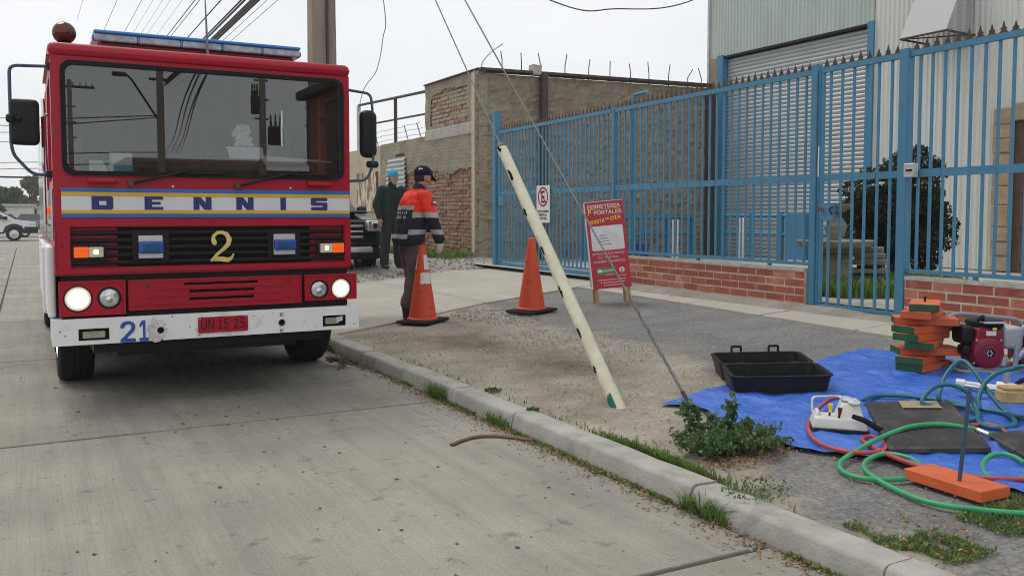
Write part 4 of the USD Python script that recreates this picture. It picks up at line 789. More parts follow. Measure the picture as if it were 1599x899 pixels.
# grille
part(T, "grille_surround", fr_(ring(rrect(.184, 2.26, .972, 1.345, .012), sbox(.262, 1.006, 2.212, 1.298)), FY + .001, .016), M["red"])
gl = part(T, "grille", box(.265, 2.21, FY + .051, FY + .09, 1.0, 1.3), M["black"])
for a, b in ((.27, .566), (1.942, 2.204)): part(gl, "end_panel", box(a, b, FY + .03, FY + .05, 1.014, 1.29), M["red2"])
for k in range(5):
    z = 1.24 - k * .052; part(gl, "slat", [sbx(.27, 2.204, FY + .0, FY + .03, z, z + .026, .008), box(.27, 2.204, FY + .018, FY + .024, z - .006, z)], M["black"])
for k in range(4): part(gl, "bar", box(.58, 1.93, FY + .022, FY + .03, 1.03 + k * .052, 1.052 + k * .052), M["black"])
for x0, x1, z0, z1, lit in ((.698, .861, 1.068, 1.232, 1), (1.651, 1.815, 1.075, 1.232, 0)):
    b = part(T, "strobe_lamp", rbox(x0 - .04, x1 + .045, FY - .006, FY + .01, z0 - .02, z1 + .04, .004), M["black"])
    part(b, "bracket", rbox(x0, x1, FY - .03, FY - .007, z0, z1, .004), M["alu"]); part(b, "lens", [sbx(x0 - .002, x1 + .002, FY - .06, FY - .025, z0 + .035, z1 - .04, .014)], M["bluelens"], smooth=40)
    part(b, "lens_face", rbox(x0 + .025, x1 - .025, FY - .064, FY - .0605, z0 + .052, z1 - .058, .002), M["bluelens2"])
path = [(.24, .63, .11), (.2, .7, .10), (.2, .83, .07), (.34, .95, .065), (.52, .97, .065), (.7, .9, .09), (.8, .74, .115), (.76, .58, .10), (.58, .42, .075), (.36, .27, .065), (.2, .12, .06), (.12, .05, .05)]
base = [(.12, .06, .055), (.28, .1, .09), (.5, .09, .1), (.74, .06, .09), (.88, .12, .06), (.95, .24, .035)]
def stroke(pts): 
    out = []
    for (a, b, r), (c, d, s) in zip(pts[:-1], pts[1:]): out.append(unary_union([Point(a, b).buffer(r * .8), Point(c, d).buffer(s * .8)]).convex_hull)
    return unary_union(out)
two = affinity.scale(stroke(path).union(stroke(base)), .19, .225, origin=(0, 0))
part(T, "number_two_emblem", fr_(affinity.translate(two, 1.172, 1.032), FY - .012, .012), M["gold"])
for x0, x1, flip in ((.284, .471, 0), (2.011, 2.201, 1)):
    i_ = part(T, "indicator", rbox(x0 - .02, x1 + .02, FY - .004, FY + .02, 1.055, 1.175, .004), M["black"]); xm = (x0 + x1) / 2
    part(i_, "amber_lens", sbx(xm if flip else x0, x1 if flip else xm, FY - .035, FY, 1.082, 1.156, .008), M["amber"]); part(i_, "clear_lens", sbx(x0 if flip else xm, xm if flip else x1, FY - .034, FY, 1.083, 1.155, .008), M["clearind"])
    xb = xm + (-.045 if flip else .045); part(i_, "bulb", sbx(xb - .015, xb + .015, FY - .039, FY - .03, 1.105, 1.135, .012), M["bulb"])
for x, z in [(.21, z) for z in (1.0, 1.16, 1.32)] + [(2.235, z) for z in (1.0, 1.16, 1.32)] + [(x, 1.33) for x in (.6, 1.2, 1.85)]: part(T, "rivet", lathe([(0, .004), (.005, .003), (.007, 0)], 8, (x, FY - .0145, z), "y"), M["darkred"])
# lower front
part(T, "front_gap", box(.2, 2.24, FY + .03, FY + .08, .66, .96), M["black"])
lowy = FY - .015
def lampbox(x0, x1, z0, z1, lamps):
    pl = rrect(x0, x1, z0, z1, .008)
    for (x, r, *_ ) in lamps: pl = pl.difference(Point(x, .797).buffer(r + .006, quad_segs=12))
    hb = part(T, "headlamp_panel", [fr_(pl, lowy + .03, .03), fr_(ring(rrect(x0, x1, z0, z1, .008), sbox(x0 + .015, z0 + .015, x1 - .015, z1 - .015)), lowy + .001, .008)], M["red2"])
    for (x, r, m) in lamps:
        lit = m != "lens"
        h_ = part(hb, "headlamp", lathe([(r + .006, -.03), (r + .006, .004), (r - .004, .006), (r - .006, -.03)], 28, (x, lowy + .008, .797), "y"), M["black"], smooth=40)
        g = lathe([(0, .012), (r * .5, .009), (r * .85, .002), (r - .004, -.006), (r - .004, -.02), (0, -.02)], 28, (x, lowy + .012, .797), "y"); part(h_, "lens", g, M["headlitrim" if lit else m], smooth=50)
        if lit: part(h_, "lit_bowl", lathe([(0, .0135), (r * .45, .0112), (r * .74, .006), (r * .74, .0), (0, .0)], 28, (x, lowy + .012, .797), "y"), M[m], smooth=50)
        if m == "lens": part(h_, "reflector_bulb", lathe([(0, .018), (.02, .014), (.028, .004), (0, .004)], 14, (x, lowy + .012, .785), "y"), M["chrome"], smooth=50)
lampbox(.184, .606, .679, .921, [(.303, .088, "headlit"), (.502, .073, "lens")])
lampbox(1.885, 2.303, .712, .915, [(2.002, .07, "lens"), (2.178, .08, "headlit2")])
mid = rrect(.624, 1.862, .70, .917, .008)
slots = [sbox(1.0, .868, 1.53, .886), sbox(1.035, .812, 1.5, .832), sbox(1.035, .757, 1.5, .777)]
part(T, "louvre_panel", [fr_(mid.difference(unary_union(slots)), lowy + .03, .03), fr_(ring(rrect(.624, 1.862, .70, .917, .008), sbox(.63, .712, 1.856, .9)), lowy + .001, .006)] + [fr_(sbox(.8 - .07 * k, z, 1.75 - .02 * k, z + .008), lowy + .001, .008) for k, z in enumerate((.842, .79, .735))], M["red"])
for x in (.76, 1.76):
    for z in (.745, .87): part(T, "panel_catch", rbox(x - .008, x + .008, lowy - .006, lowy, z - .012, z + .012, .003), M["darkred"])
# bumper
bp = rrect(.135, 2.318, .477, .66, .008)
for q in (sbox(.3, .506, .495, .588), sbox(2.025, .504, 2.211, .589), Point(.833, .55).buffer(.024), Point(1.704, .556).buffer(.026)): bp = bp.difference(q)
BY = FY - .02
bm = part(T, "bumper", [fr_(bp, BY + .012, .012), box(.137, 2.316, BY + .0125, BY + .26, .648, .657), box(.137, 2.316, BY + .0125, BY + .2, .48, .487), box(.137, .149, BY + .013, BY + .42, .488, .647), box(2.304, 2.316, BY + .013, BY + .42, .488, .647)], M["whitep"])
part(bm, "bumper_back", box(.16, 2.29, BY + .05, BY + .06, .49, .645), M["black"])
for a, b, z0, z1 in ((.325, .47, .518, .568), (2.05, 2.16, .52, .57)): part(bm, "fog_lamp", [rbox(a, b, BY + .008, BY + .045, z0, z1, .006)], M["fog"])
part(bm, "twist_bracket", quad((2.14, BY + .012, .53), (2.185, BY + .0, .545), (2.185, BY + .0, .58), (2.14, BY + .012, .572), .004), M["alu"])
part(bm, "fleet_number", [place(text("2", .1, .15, .002), (.566, BY - .0004, .467 + .012), *FRONT), place(text("1", .062, .15, .002), (.69, BY - .0004, .479), *FRONT)], M["numblue"])
r = random.Random(2); sc = Polygon([(.80 + (.075 + r.uniform(-.02, .012)) * math.cos(t) * (1 if math.cos(t) > 0 else .8), .555 + (.085 + r.uniform(-.02, .01)) * math.sin(t)) for t in np.linspace(0, 6.1, 26)]).difference(Point(.833, .55).buffer(.026))
part(bm, "scuffed_dent", fr_(sc, BY - .0026, .002), M["scuff"])
for x, z in ((.833, .55), (1.704, .556)):
    part(bm, "tow_socket", lathe([(.03, -.002), (.03, .003), (.024, .004), (.022, -.03)], 18, (x, BY, z), "y"), M["alu"])
    for dz in (.062, -.062): part(bm, "slot_mark", fr_(ring(rrect(x - .014, x + .014, z + dz - .011, z + dz + .011, .004), sbox(x - .008, z + dz - .005, x + .02, z + dz + .005)), BY - .0004, .0015), M["brownsteel"])
for k in range(16):
    x, z = r.uniform(.15, 2.3), r.uniform(.49, .645); part(bm, "paint_chip", fr_(Polygon([(x + r.uniform(.002, .009) * math.cos(t) * 1.5, z + r.uniform(.002, .006) * math.sin(t)) for t in np.linspace(0, 5.6, 7)]), BY - .0003, .001), M["brownsteel"])
pl = part(T, "number_plate", fr_(rrect(1.091, 1.448, .512, .627, .006), BY - .002, .006), M["red2"])
for s, x, w in (("UN", 1.112, .092), ("15", 1.232, .07), ("25", 1.345, .082)): part(pl, "characters", place(text(s, w, .076, .0015, False), (x, BY - .0082, .533), *FRONT), M["black"])
part(pl, "rim", fr_(ring(rrect(1.091, 1.448, .512, .627, .006), rrect(1.096, 1.443, .517, .622, .005)), BY - .0079, .002), M["red"])
for x in (1.105, 1.434): part(pl, "screw", lathe([(0, .003), (.005, .002), (.006, 0)], 8, (x, BY - .008, .615), "y"), M["chrome"])
# underside and wheels
part(T, "chassis", [box(.55, 1.85, 7.0, 13.4, .36, .74), box(.4, 2.05, 6.95, 7.9, .4, .66), box(.55, 1.9, 8.2, 8.45, .4, .62)], M["black"])
part(T, "front_axle", [cyl((.45, 8.38, .42), (2.2, 8.38, .42), .07), sbx(.9, 1.5, 7.6, 8.9, .27, .45, .05)], M["black"])
for a, b in ((.2, .72), (1.9, 2.42)): part(T, "mud_flap", box(a, b, 9.05, 9.07, .14, .6), M["blackmat"])
for a, b in ((.2, .62), (1.95, 2.38)): part(T, "side_tank", sbx(a, b, 9.5, 11.6, .28, .74, .06), M["black"], smooth=40)
part(T, "rear_valance", box(.2, 2.3, 13.5, 13.55, .25, .76), M["black"]); part(T, "gearbox", sbx(.75, 1.7, 9.0, 10.2, .25, .6, .08), M["black"], smooth=40)
part(T, "inner_arch", [box(.17, .5, 7.5, 7.54, .55, .96), box(1.95, 2.24, 7.5, 7.54, .55, .96), box(.17, 2.25, 9.15, 9.2, .45, .95), box(.17, 2.25, 7.5, 9.18, .93, .957)], M["black"])
def wheel(xi, xo, y, R=.5, steer=0):
    s = 1 if xo > xi else -1; w = abs(xo - xi); prof = [(R * .55, 0), (R * .8, -.01 * 0), (R * .93, .0), (R * .985, .02), (R, .05), (R, w - .05), (R * .985, w - .02), (R * .93, w), (R * .62, w), (R * .6, w * .7)]
    g = lathe(prof, 40, (0, 0, 0), "x")
    tr = [lathe([(R + .0, a), (R + .006, a + .003), (R + .006, a + .034), (R, a + .037)], 40, (0, 0, 0), "x") for a in (.055, .105, .155)]
    rim = lathe([(R * .62, w), (R * .58, w - .05), (R * .35, w - .06), (R * .3, w - .02), (.08, w + .01), (0, w + .01)], 28, (0, 0, 0), "x")
    res = []
    for q in (cat([g] + tr), rim):
        q = q.copy()
        if s < 0: q.apply_transform(np.diag([-1, 1, 1, 1.0])); 
        q.fix_normals(); q.apply_translation((xi, y, R)); res.append(q)
    wh = part(T, "wheel", res[0], M["tyre"], smooth=35); part(wh, "hub", res[1], M["alu"], smooth=35)
wheel(.465, .2, 8.36); wheel(2.17, 2.435, 8.4); wheel(.47, .17, 12.45); wheel(2.15, 2.43, 12.45)
# left flank and rear body
part(T, "wing_panel", sbx(.118, .172, 6.98, 7.78, .66, 1.16, .02), M["whitep"], smooth=40); part(T, "wing_panel", sbx(.118, .172, 8.95, 9.3, .5, 1.1, .02), M["whitep"], smooth=40)
for k in range(3): part(T, "grab_handle", tube([(.15, 7.0 + .02 * k, 1.3), (.12, 7.0, 1.32), (.12, 7.0, 2.05), (.15, 7.0, 2.07)], .012, 6) if k == 0 else cyl((.165, 8.03 + .1 * k, 1.2), (.145, 8.03 + .1 * k, 2.3), .014), M["chrome"])
part(T, "door_strip", [box(.155, .166, 7.0, 8.1, 1.2, 1.56)], M["chrome"]); part(T, "side_marker", sbx(.13, .168, 7.3, 7.36, 1.38, 1.44, .02), M["amber"])
part(T, "rear_body", [box(.2, 2.24, 8.42, 13.8, .75, 2.5)], M["darkred"])
for k in range(3): 
    rs = part(T, "locker_shutter", box(.165, .199, 9.35 + k * 1.45, 10.7 + k * 1.45, 1.15, 2.3), M["chrome"])
part(T, "skirt", [box(.13, .199, 9.4, 11.7, .55, 1.1)], M["whitep"]); part(T, "crew_door", box(.168, .199, 8.45, 9.2, .8, 2.4), M["red"])
part(T, "rear_skirt", box(.15, .199, 13.0, 13.7, .55, 1.1), M["whitep"])
# roof gear
a, b = ony(144, 60, 7.42), ony(463, 90, 7.42); z0 = (a[2] + b[2]) / 2 - .035
lb = part(T, "light_bar", [sbx(a[0] + .05, b[0] - .05, 7.34, 7.6, z0 - .03, z0 + .01, .01)], M["darkred"])
part(lb, "blue_lid", [sbx(a[0], b[0], 7.28, 7.66, z0 + .062, z0 + .088, .012)], M["lightbarblue"])
nseg = 5; L = b[0] - a[0]
for k in range(nseg): part(lb, "lamp_module", sbx(a[0] + L * k / nseg + .004, a[0] + L * (k + 1) / nseg - .004, 7.29, 7.65, z0 + .008, z0 + .0615, .012), M["lightbarclear"])
for x in (a[0] + .02, b[0] - .02): part(lb, "end_lens", sbx(x - .03, x + .03, 7.3, 7.64, z0 + .006, z0 + .06, .02), M["bluelens"])
for k in (1, 2, 3, 4): part(lb, "divider", box(a[0] + L * k / nseg - .004, a[0] + L * k / nseg + .004, 7.286, 7.6, z0 + .01, z0 + .061), M["lightbarblue"])
for x in (a[0] + .3, b[0] - .25): part(lb, "foot", box(x - .05, x + .05, 7.36, 7.56, 2.54, z0 - .029), M["black"])
c = ony(100, 52, 7.1); part(T, "beacon_ball", [lathe([(0, -.09)] + [(.078 * math.cos(t), .078 * math.sin(t)) for t in np.linspace(-1.2, math.pi / 2, 12)], 24, c), lathe([(0, -.13), (.06, -.13), (.06, -.08), (0, -.08)], 16, c)], pm("dark_chrome_ball", (0.12, 0.05, 0.045), 0.1, metal=0.9, var=0.3), smooth=60)
c = ony(324, 78, 7.25); part(T, "aerial", [tube([(c[0], 7.25, 2.54), (c[0], 7.25, 2.62), (c[0] - .01, 7.25, 3.0), (c[0] - .03, 7.24, 3.5)], [.03, .012, .005, .003], 6)], M["wirethin"])
# mirrors
def mirror(bx, arm, knob, mat):
    m_ = part(T, "mirror", bx, M["black"], smooth=45); part(m_, "arm", arm, M[mat]); part(m_, "ball_joint", knob, M["black"])
mirror(sbx(-.078, .1, 6.88, 6.98, 1.848, 2.155, .035), bentbar([(.17, 6.92, 2.385), (-.072, 6.92, 2.375), (-.072, 6.92, 1.85), (-.06, 6.92, 1.78), (.05, 6.92, 1.65), (.17, 6.92, 1.652)], .011, .05), [sbx(-.1, -.05, 6.86, 6.9, 1.99, 2.05, .02), sbx(-.05, .0, 6.86, 6.9, 2.0, 2.04, .02)], "darkblue")
mirror(sbx(2.37, 2.508, 6.88, 6.99, 1.835, 2.215, .05), bentbar([(2.258, 6.92, 2.365), (2.46, 6.92, 2.345), (2.468, 6.9, 2.2), (2.468, 6.9, 1.80), (2.47, 6.92, 1.77), (2.42, 6.92, 1.655), (2.26, 6.92, 1.645)], .011, .05), sbx(2.42, 2.52, 6.9, 6.95, 1.755, 1.81, .02), "darkblue")
part(T, "mirror_arm_clip", [sbx(.15, .19, 6.88, 6.96, 2.36, 2.41, .01), sbx(.13, .19, 6.88, 6.96, 1.63, 1.68, .01)], M["black"])
# wipers
for p, q, s, e in (((.656, 1.598), (1.09, 1.706), (.86, 1.668), (1.32, 1.70)), ((1.386, 1.59), (1.86, 1.712), (1.55, 1.66), (2.05, 1.708))):
    w_ = part(T, "wiper", tube([(p[0], FY - .03, p[1]), ((p[0] * .7 + q[0] * .3), FY - .035, p[1] * .7 + q[1] * .3), (q[0], FY - .03, q[1])], [.014, .011, .006], 6), M["black"])
    part(w_, "pivot", [cyl((p[0], FY - .045, p[1]), (p[0], FY, p[1]), .02)], M["brownsteel"]); part(w_, "blade", tube([(q[0] - .18, FY - .02, q[1] - .03), (q[0] + .22, FY - .02, q[1] - .028)], .007, 5), M["black"])
# ---- things lying on the dashboard
def dash(px, py, y=7.02): return ony(px, py, y)
a, b = dash(358, 248), dash(411, 231)
solo("card", quad((a[0], 6.99, a[2]), (b[0], 6.99, a[2] + .004), (b[0] - .005, 7.03, b[2]), (a[0] - .02, 7.03, b[2]), .003), M["paper"], "white card lying flat on the dash under the soft toy", "card")
c = dash(379, 230, 7.06)
ty = thing("soft_toy", "white plush toy animal sitting on the dash behind the windscreen", "soft toy", c)
part(ty, "body", blobs([(c + (0, 0, .045), .05, c + (0, 0, .075), .045), (c + (0, 0, .09), .05, c + (0, -.005, .125), .052), (c + (.005, -.03, .105), .028, c + (.02, -.05, .1), .024),
    (c + (-.03, -.02, .03), .024, c + (-.055, -.04, .015), .02), (c + (.035, -.02, .03), .024, c + (.055, -.04, .015), .02), (c + (.03, -.02, .07), .02, c + (.055, -.03, .06), .016), (c + (-.03, -.02, .07), .02, c + (-.05, -.03, .06), .016)], .014, 4), M["plush"], smooth=True)
part(ty, "ear", blobs([(c + (-.03, -.01, .15), .022, c + (-.065, -.01, .09), .02)], .014, 3), M["plush"], smooth=True); part(ty, "ear", blobs([(c + (.03, .0, .155), .02, c + (.05, .0, .12), .018)], .014, 3), M["plush"], smooth=True)
for dx in (.0, .028): part(ty, "eye", sbx(c[0] + dx - .004, c[0] + dx + .004, c[1] - .058, c[1] - .052, c[2] + .125, c[2] + .133, .003), M["black"])
a, b = dash(415, 247, 7.0), dash(482, 268, 7.0)
solo("paper_stack", [quad((a[0], 6.985, b[2]), (b[0], 6.985, b[2]), (b[0], 6.99, b[2] + .035), (a[0], 6.99, b[2] + .03), .004), quad((a[0], 6.985, b[2] + .033), (b[0], 6.985, b[2] + .037), (b[0] - .01, 7.12, a[2]), (a[0] - .01, 7.12, a[2] + .006), .004)], M["paper"], "stack of white papers at the driver's end of the dash", "papers")
a, b = dash(172, 238), dash(207, 268)
bx_ = thing("carton", "white and teal paper carton standing on the dash", "carton", (a[0], 7.05, b[2])); zm = b[2] + .045
part(bx_, "box", box(a[0], b[0], 7.02, 7.1, zm, a[2]), M["paper"]); part(bx_, "teal_base", box(a[0] - .003, b[0] + .003, 7.015, 7.105, b[2], zm), M["teal"])
a, b = dash(139, 250), dash(168, 268); solo("note", quad((a[0], 7.0, b[2]), (b[0], 7.0, b[2]), (b[0] - .03, 7.03, a[2]), (a[0], 7.03, a[2]), .002), M["paper"], "curled white note leaning at the far left of the dash", "paper")
a, b = dash(312, 203, 7.1), dash(319, 266, 7.1); solo("radio_mount", [box(a[0], b[0], 7.08, 7.11, b[2], a[2]), box(a[0] - .04, b[0] + .05, 7.07, 7.08, b[2] + .07, b[2] + .1)], M["black"], "black upright radio bracket in the middle of the dash", "bracket")
# ------------------------------------------------------------------ utility poles, wires, guys
GA, GB, GT = np.array([3.40, 4.82, .125]), np.array([3.75, 4.5, .145]), np.array([3.1, 10.6, 7.05])
def upole(x, y, label, h=9.2, arms=(8.0,), w=.33, extra=None):
    t = thing("utility_pole", label, "utility pole", (x, y, 0)); g = []
    n = 10; zz = np.linspace(-.1, h, n); V = []
    for z in zz:
        k = w * (1 - .035 * z) / 2
        V += [(x - k, y - k * .7, z), (x + k, y - k * .7, z), (x + k, y + k * .7, z), (x - k, y + k * .7, z)]
    Fc = [(0, 3, 2, 1)] + [(i * 4 + j, i * 4 + (j + 1) % 4, i * 4 + 4 + (j + 1) % 4, i * 4 + 4 + j) for i in range(n - 1) for j in range(4)] + [(n * 4 - 4, n * 4 - 3, n * 4 - 2, n * 4 - 1)]
    part(t, "shaft", tm((V, Fc)), M["polec"]); k = w / 2
    part(t, "cable_duct", box(x + .02, x + .045, y - k * .7 - .02, y - k * .7 + .03, 0, h * .8), M["brownsteel"])
    for z in arms:
        a_ = part(t, "cross_arm", box(x - .95, x + 1.05, y - .16, y - .06, z - .05, z + .05), M["brownsteel"])
        for dx in (-.85, -.5, .15, .45, .7, .95): part(a_, "insulator", lathe([(0, 0), (.04, 0), (.05, .05), (.025, .07), (.045, .1), (.02, .15), (0, .15)], 10, (x + dx, y - .11, z + .05)), M["galv"])
    for z in (6.3, 5.6, 4.9): part(t, "bracket", box(x - .25, x + .25, y - .2, y - .12, z - .03, z + .03), M["brownsteel"])
    return t
pz = upole(3.16, 10.6, "square concrete utility pole rising behind the fire engine's cab")
r_ = upole(3.16, -11.3, "concrete street pole with lamp arm behind the photographer, mirrored in the windscreen", 9.5, (7.0,), .2)
part(r_, "lamp_arm", tube(spline([(3.1, -11.3, 3.84), (2.75, -11.3, 4.4), (2.47, -11.3, 4.84), (2.34, -11.3, 4.94)], 6), .03, 6), M["brownsteel"])
part(r_, "lamp_head", sbx(2.02, 2.36, -11.4, -11.2, 4.9, 5.0, .03), M["brownsteel"])
r2 = upole(7.75, -19.8, "transformer pole behind the photographer, mirrored in the windscreen", 11, (8.6,), .26)
for dx, z, k in ((-.27, 5.05, .45), (.47, 3.95, .85)):
    tr = part(r2, "transformer", lathe([(0, 0), (.3 * k, 0), (.33 * k, .05), (.33 * k, .62), (.28 * k, .68), (0, .7)], 18, (7.75 + dx, -19.8, z)), M["brownsteel"])
    for q in (-.2, 0, .2): part(tr, "bushing", lathe([(0, 0), (.04, 0), (.05, .1), (.025, .2), (.04, .3), (0, .45)], 8, (7.75 + dx + q * k, -19.8, z + .7)), M["brownsteel"])
upole(10.1, -21.5, "plain pole behind the photographer, far right in the windscreen mirror image", 11, (), .36)
upole(1.9, -32, "distant slim pole behind the photographer, low in the windscreen mirror image", 7.5, (7.2,), .25)
for k, (hx, hy, hw, hh) in enumerate(((-6, -46, 14, 3.6), (14, -50, 16, 4.2))):
    h_ = thing("low_house", ("pale low house with red roof edge beyond the poles, seen only in the windscreen" if k == 0 else "long low house with red fascia seen only in the windscreen mirror image"), "house", (hx, hy, 0))
    part(h_, "wall", box(hx - hw / 2, hx + hw / 2, hy - 6, hy, 0, hh), M["farwall"]); part(h_, "roof", rbox(hx - hw / 2 - .4, hx + hw / 2 + .4, hy - 6.5, hy + .5, hh, hh + .9, .2), M["roof"])
    for j in range(3): part(h_, "window", box(hx - hw * .3 + j * hw * .25, hx - hw * .3 + j * hw * .25 + 1.4, hy + .005, hy + .03, 1.1, 2.3), M["carglass"])
nb_ = thing("dark_workshop", "tall dark workshop on the right behind the photographer, mirrored at the windscreen's right end", "building", (11.5, -9, 0))
part(nb_, "wall", box(8.6, 14, -17, -2.5, 0, 5.3), M["wooddark"]); part(nb_, "roof", rbox(8.3, 14.3, -17.3, -2.2, 5.3, 5.6, .05), M["brownsteel"]); part(nb_, "door", box(8.57, 8.596, -11, -8, 0, 3.2), M["brownsteel"])
def wire(pts, r, mat, name, label, group, cat_="cable"):
    return solo(name, tube(pts, r, 5), M[mat], label, cat_, group)
def sagline(a, b, sag, n=14):
    a, b = np.asarray(a, float), np.asarray(b, float); t = np.linspace(0, 1, n)[:, None]; p = a + (b - a) * t; p[:, 2] -= (4 * sag * t * (1 - t))[:, 0]; return p
def overhead(X, k, r, mat, label, group, sag=.25):
    z = EYE + X / k
    wire(np.vstack([sagline((X, -11.3, z + .05), (X, 10.6, z + .05), sag)[:-1], sagline((X, 10.6, z + .05), (X, 46, z + .0), sag * .6, 20)]), r, mat, "overhead_cable", label, group)
for nth, (X, k, r) in zip(("first", "second", "third", "fourth", "fifth", "sixth", "seventh"), ((2.3, .26, .008), (2.62, .395, .008), (3.28, .495, .008), (3.55, .54, .005), (3.8, .579, .005), (4.0, .61, .005), (4.25, .658, .005))):
    overhead(X, k, r, "wirethin", f"{nth} thin grey wire from the left, strung high above the fire engine", "thin power wires above the fire engine")
for nth, (X, k, r) in zip(("first", "second", "third", "fourth", "fifth", "sixth", "seventh", "eighth"), ((3.45, .72, .011), (3.45, .74, .008), (3.5, .829, .013), (3.4, .915, .016), (3.42, .93, .02), (3.36, .96, .022), (3.3, .975, .026), (3.28, .99, .022))):
    overhead(X, k, r, "wire", f"{nth} black cable from the left in the bundle beside the concrete pole", "black cable bundle left of the pole", .1)
for nth, X, k in (("left", 3.5, 1.025), ("right", 3.55, 1.07)):
    overhead(X, k, .005, "wirethin", f"{nth} one of two hair thin wires between black bundle and concrete pole", "hair thin wires beside the pole", .1)
for nth, (y0, y1) in zip(("topmost", "second", "third", "fifth", "sixth", "lowest", "fourth"), ((183, 184), (193, 200), (206, 206), (254, 252), (264, 262), (275, 277), (222, 219))):
    a, b = ony(-30, y0, 38), ony(75, y1, 38)
    a2 = a + (a - b) * 1.5; b2 = b + (b - a) * 4
    wire(sagline(a2, b2, .02, 8), .035 if y0 == 275 else .014, "wire" if y0 in (275, 193) else "wirethin", "cross_street_cable", f"{nth} of the cables crossing the far street behind the left mirror", "cables crossing the far street")
for nth, dx, dz in (("first", -.12, 0), ("second", .0, .08), ("third", .1, .0), ("fourth", .2, .2)):
    wire(spline([(3.16 + dx, 10.6, 4.95 + dz), (3.16 + dx, -4.3, 4.3 + dz), (7.0 + 2 * dx, -35, 5.3 + dz), (10.8 + 4 * dx, -66, 6.4 + dz)], 8), .02, "wire", "overhead_cable", f"{nth} cable of the bundle passing over the photographer, seen only mirrored in the windscreen", "cables over the photographer")
for nth, z0, z1 in (("topmost", 3.95, 3.3), ("second", 3.9, 2.9), ("third", 3.0, 2.4), ("lowest", 2.7, 2.2)):
    wire(sagline((3.1, -11.3, z0), (-5.5, -9.0, z1 - .3), .0 if z0 > 3 else -.12), .014, "wire", "cross_street_cable", f"{nth} cable crossing the street behind the photographer, mirrored in the windscreen", "cables crossing behind the photographer")
gw = thing("guy_wire", "thin steel guy wire running up from the leaning cream pole", "guy wire", GA)
tp = GA + (GT - GA) * .256
part(gw, "strand", tube([tp, GT], .006, 5), M["cable"]); part(gw, "clamp", cyl(tp - (GT - GA) * .003, tp + (GT - GA) * .006, .03), M["cable"])
g2 = thing("guy_wire", "long bare steel guy wire passing in front of the red board to the weeds", "guy wire", GB)
part(g2, "strand", tube([GB, GT + (.04, 0, -.05)], .0065, 6), M["cable"])
d_ = GT - GB; tt = np.linspace(0.0, .10, 90); u, v, _ = basis(d_)
part(g2, "preformed_grip", [tube([GB + d_ * t + .008 * (math.cos(260 * t + ph) * u + math.sin(260 * t + ph) * v) for t in tt], .0042, 5) for ph in (0, 2.1, 4.2)], M["cable"])
part(g2, "eye_rod", tube([GB + d_ * -.01, GB + d_ * .012], .014, 6), M["brownsteel"])
cp = thing("leaning_pole", "cream painted leaning pipe guarding the guy wire, with black chipped patches", "pole", GA)
R0 = .048
ax = (tp - GA) / np.linalg.norm(tp - GA); Lp = np.linalg.norm(tp - GA)
n = 40; pts = [GA - ax * .06 + ax * (Lp + .06) * k / n for k in range(n + 1)]
part(cp, "pipe", warp(tube(pts, [R0 * (1 - .12 * k / n) for k in range(n + 1)], 18), .003, 5, 3), M["cream"], smooth=40)
r = random.Random(5); u, v, _ = basis(ax); toC = (CAM - GA) - ax * ((CAM - GA) @ ax); toC /= np.linalg.norm(toC); sdv = np.cross(ax, toC); SG = 1 if sdv @ RT < 0 else -1
for k, (s, ang, ln) in enumerate(((.12, SG * 1.0, .06), (.25, SG * .9, .10), (.40, SG * .9, .11), (.56, SG * .85, .1), (.72, SG * 1.0, .09), (.875, SG * .55, .13), (.99, SG * 0.5, .06))):
    pr_ = []; 
    for j in range(9):
        t = j / 8 * 2 * math.pi; rr = R0 * (1 - .12 * s) + .003; a_ = ang + .34 * math.cos(t) * r.uniform(.4, 1.3); h = s * Lp + ln / 2 * math.sin(t) * r.uniform(.7, 1.2)
        pr_.append(GA + ax * h + rr * (math.cos(a_) * toC + math.sin(a_) * sdv))
    ctr = GA + ax * s * Lp + (R0 * (1 - .12 * s) + .004) * (math.cos(ang) * toC + math.sin(ang) * sdv)
    part(cp, "paint_chip", trimesh.Trimesh(np.array(pr_ + [ctr]), np.array([(j, (j + 1) % 9, 9) for j in range(9)] + [((j + 1) % 9, j, 9) for j in range(9)]), process=False), M["blackmat"])
a_ = np.linspace(SG * .15, SG * 1.5, 8); hh_ = [.075, .085, .07, .08, .06, .065, .045, .03]
lo_ = [GA + ax * -.03 + (R0 + .0015) * (math.cos(t) * toC + math.sin(t) * sdv) for t in a_]; hi_ = [GA + ax * h + (R0 + .0015) * (math.cos(t) * toC + math.sin(t) * sdv) for t, h in zip(a_, hh_)]
part(cp, "green_patch", trimesh.Trimesh(np.array(lo_ + hi_), np.array([q for j in range(7) for q in ((j, j + 1, 9 + j), (j, 9 + j, 8 + j), (j + 1, j, 9 + j), (9 + j, j, 8 + j))]), process=False), M["greenp"])
part(cp, "top_collar", cyl(tp - ax * .012, tp + ax * .008, R0 * .86, n=14), M["brownsteel"])
for a, b, pts, lb in ((0, 0, [(600, -20), (600, 10), (598, 60), (588, 110), (568, 140)], "thin drop wire curving down to the old building's pipe frame"),):
    P_ = [CAM + ray(x, y) * (14.5 + 1.3 * k) for k, (x, y) in enumerate(pts)]
    P_ = [np.array([3.2, 10.6, 8.6]), np.array([3.2, 10.6, 8.6]) * .5 + P_[1] * .5 + (0, 0, -.1)] + P_[1:] + [np.array([8.1, 23.8, 4.2])]; wire(spline(P_, 8), .008, "wirethin", "drop_wire", lb, None)
a, b, c = ony(850, -3, 20), ony(965, 14, 20), ony(1088, -2, 20)
wire(spline([a + (a - b) * 3 + (0, 0, 2), a, b, c, c + (c - b) * 1.5 + (0, 0, 1.5)], 10), .018, "wire", "drop_wire", "single dark cable sagging across the sky above the rough wall", None)
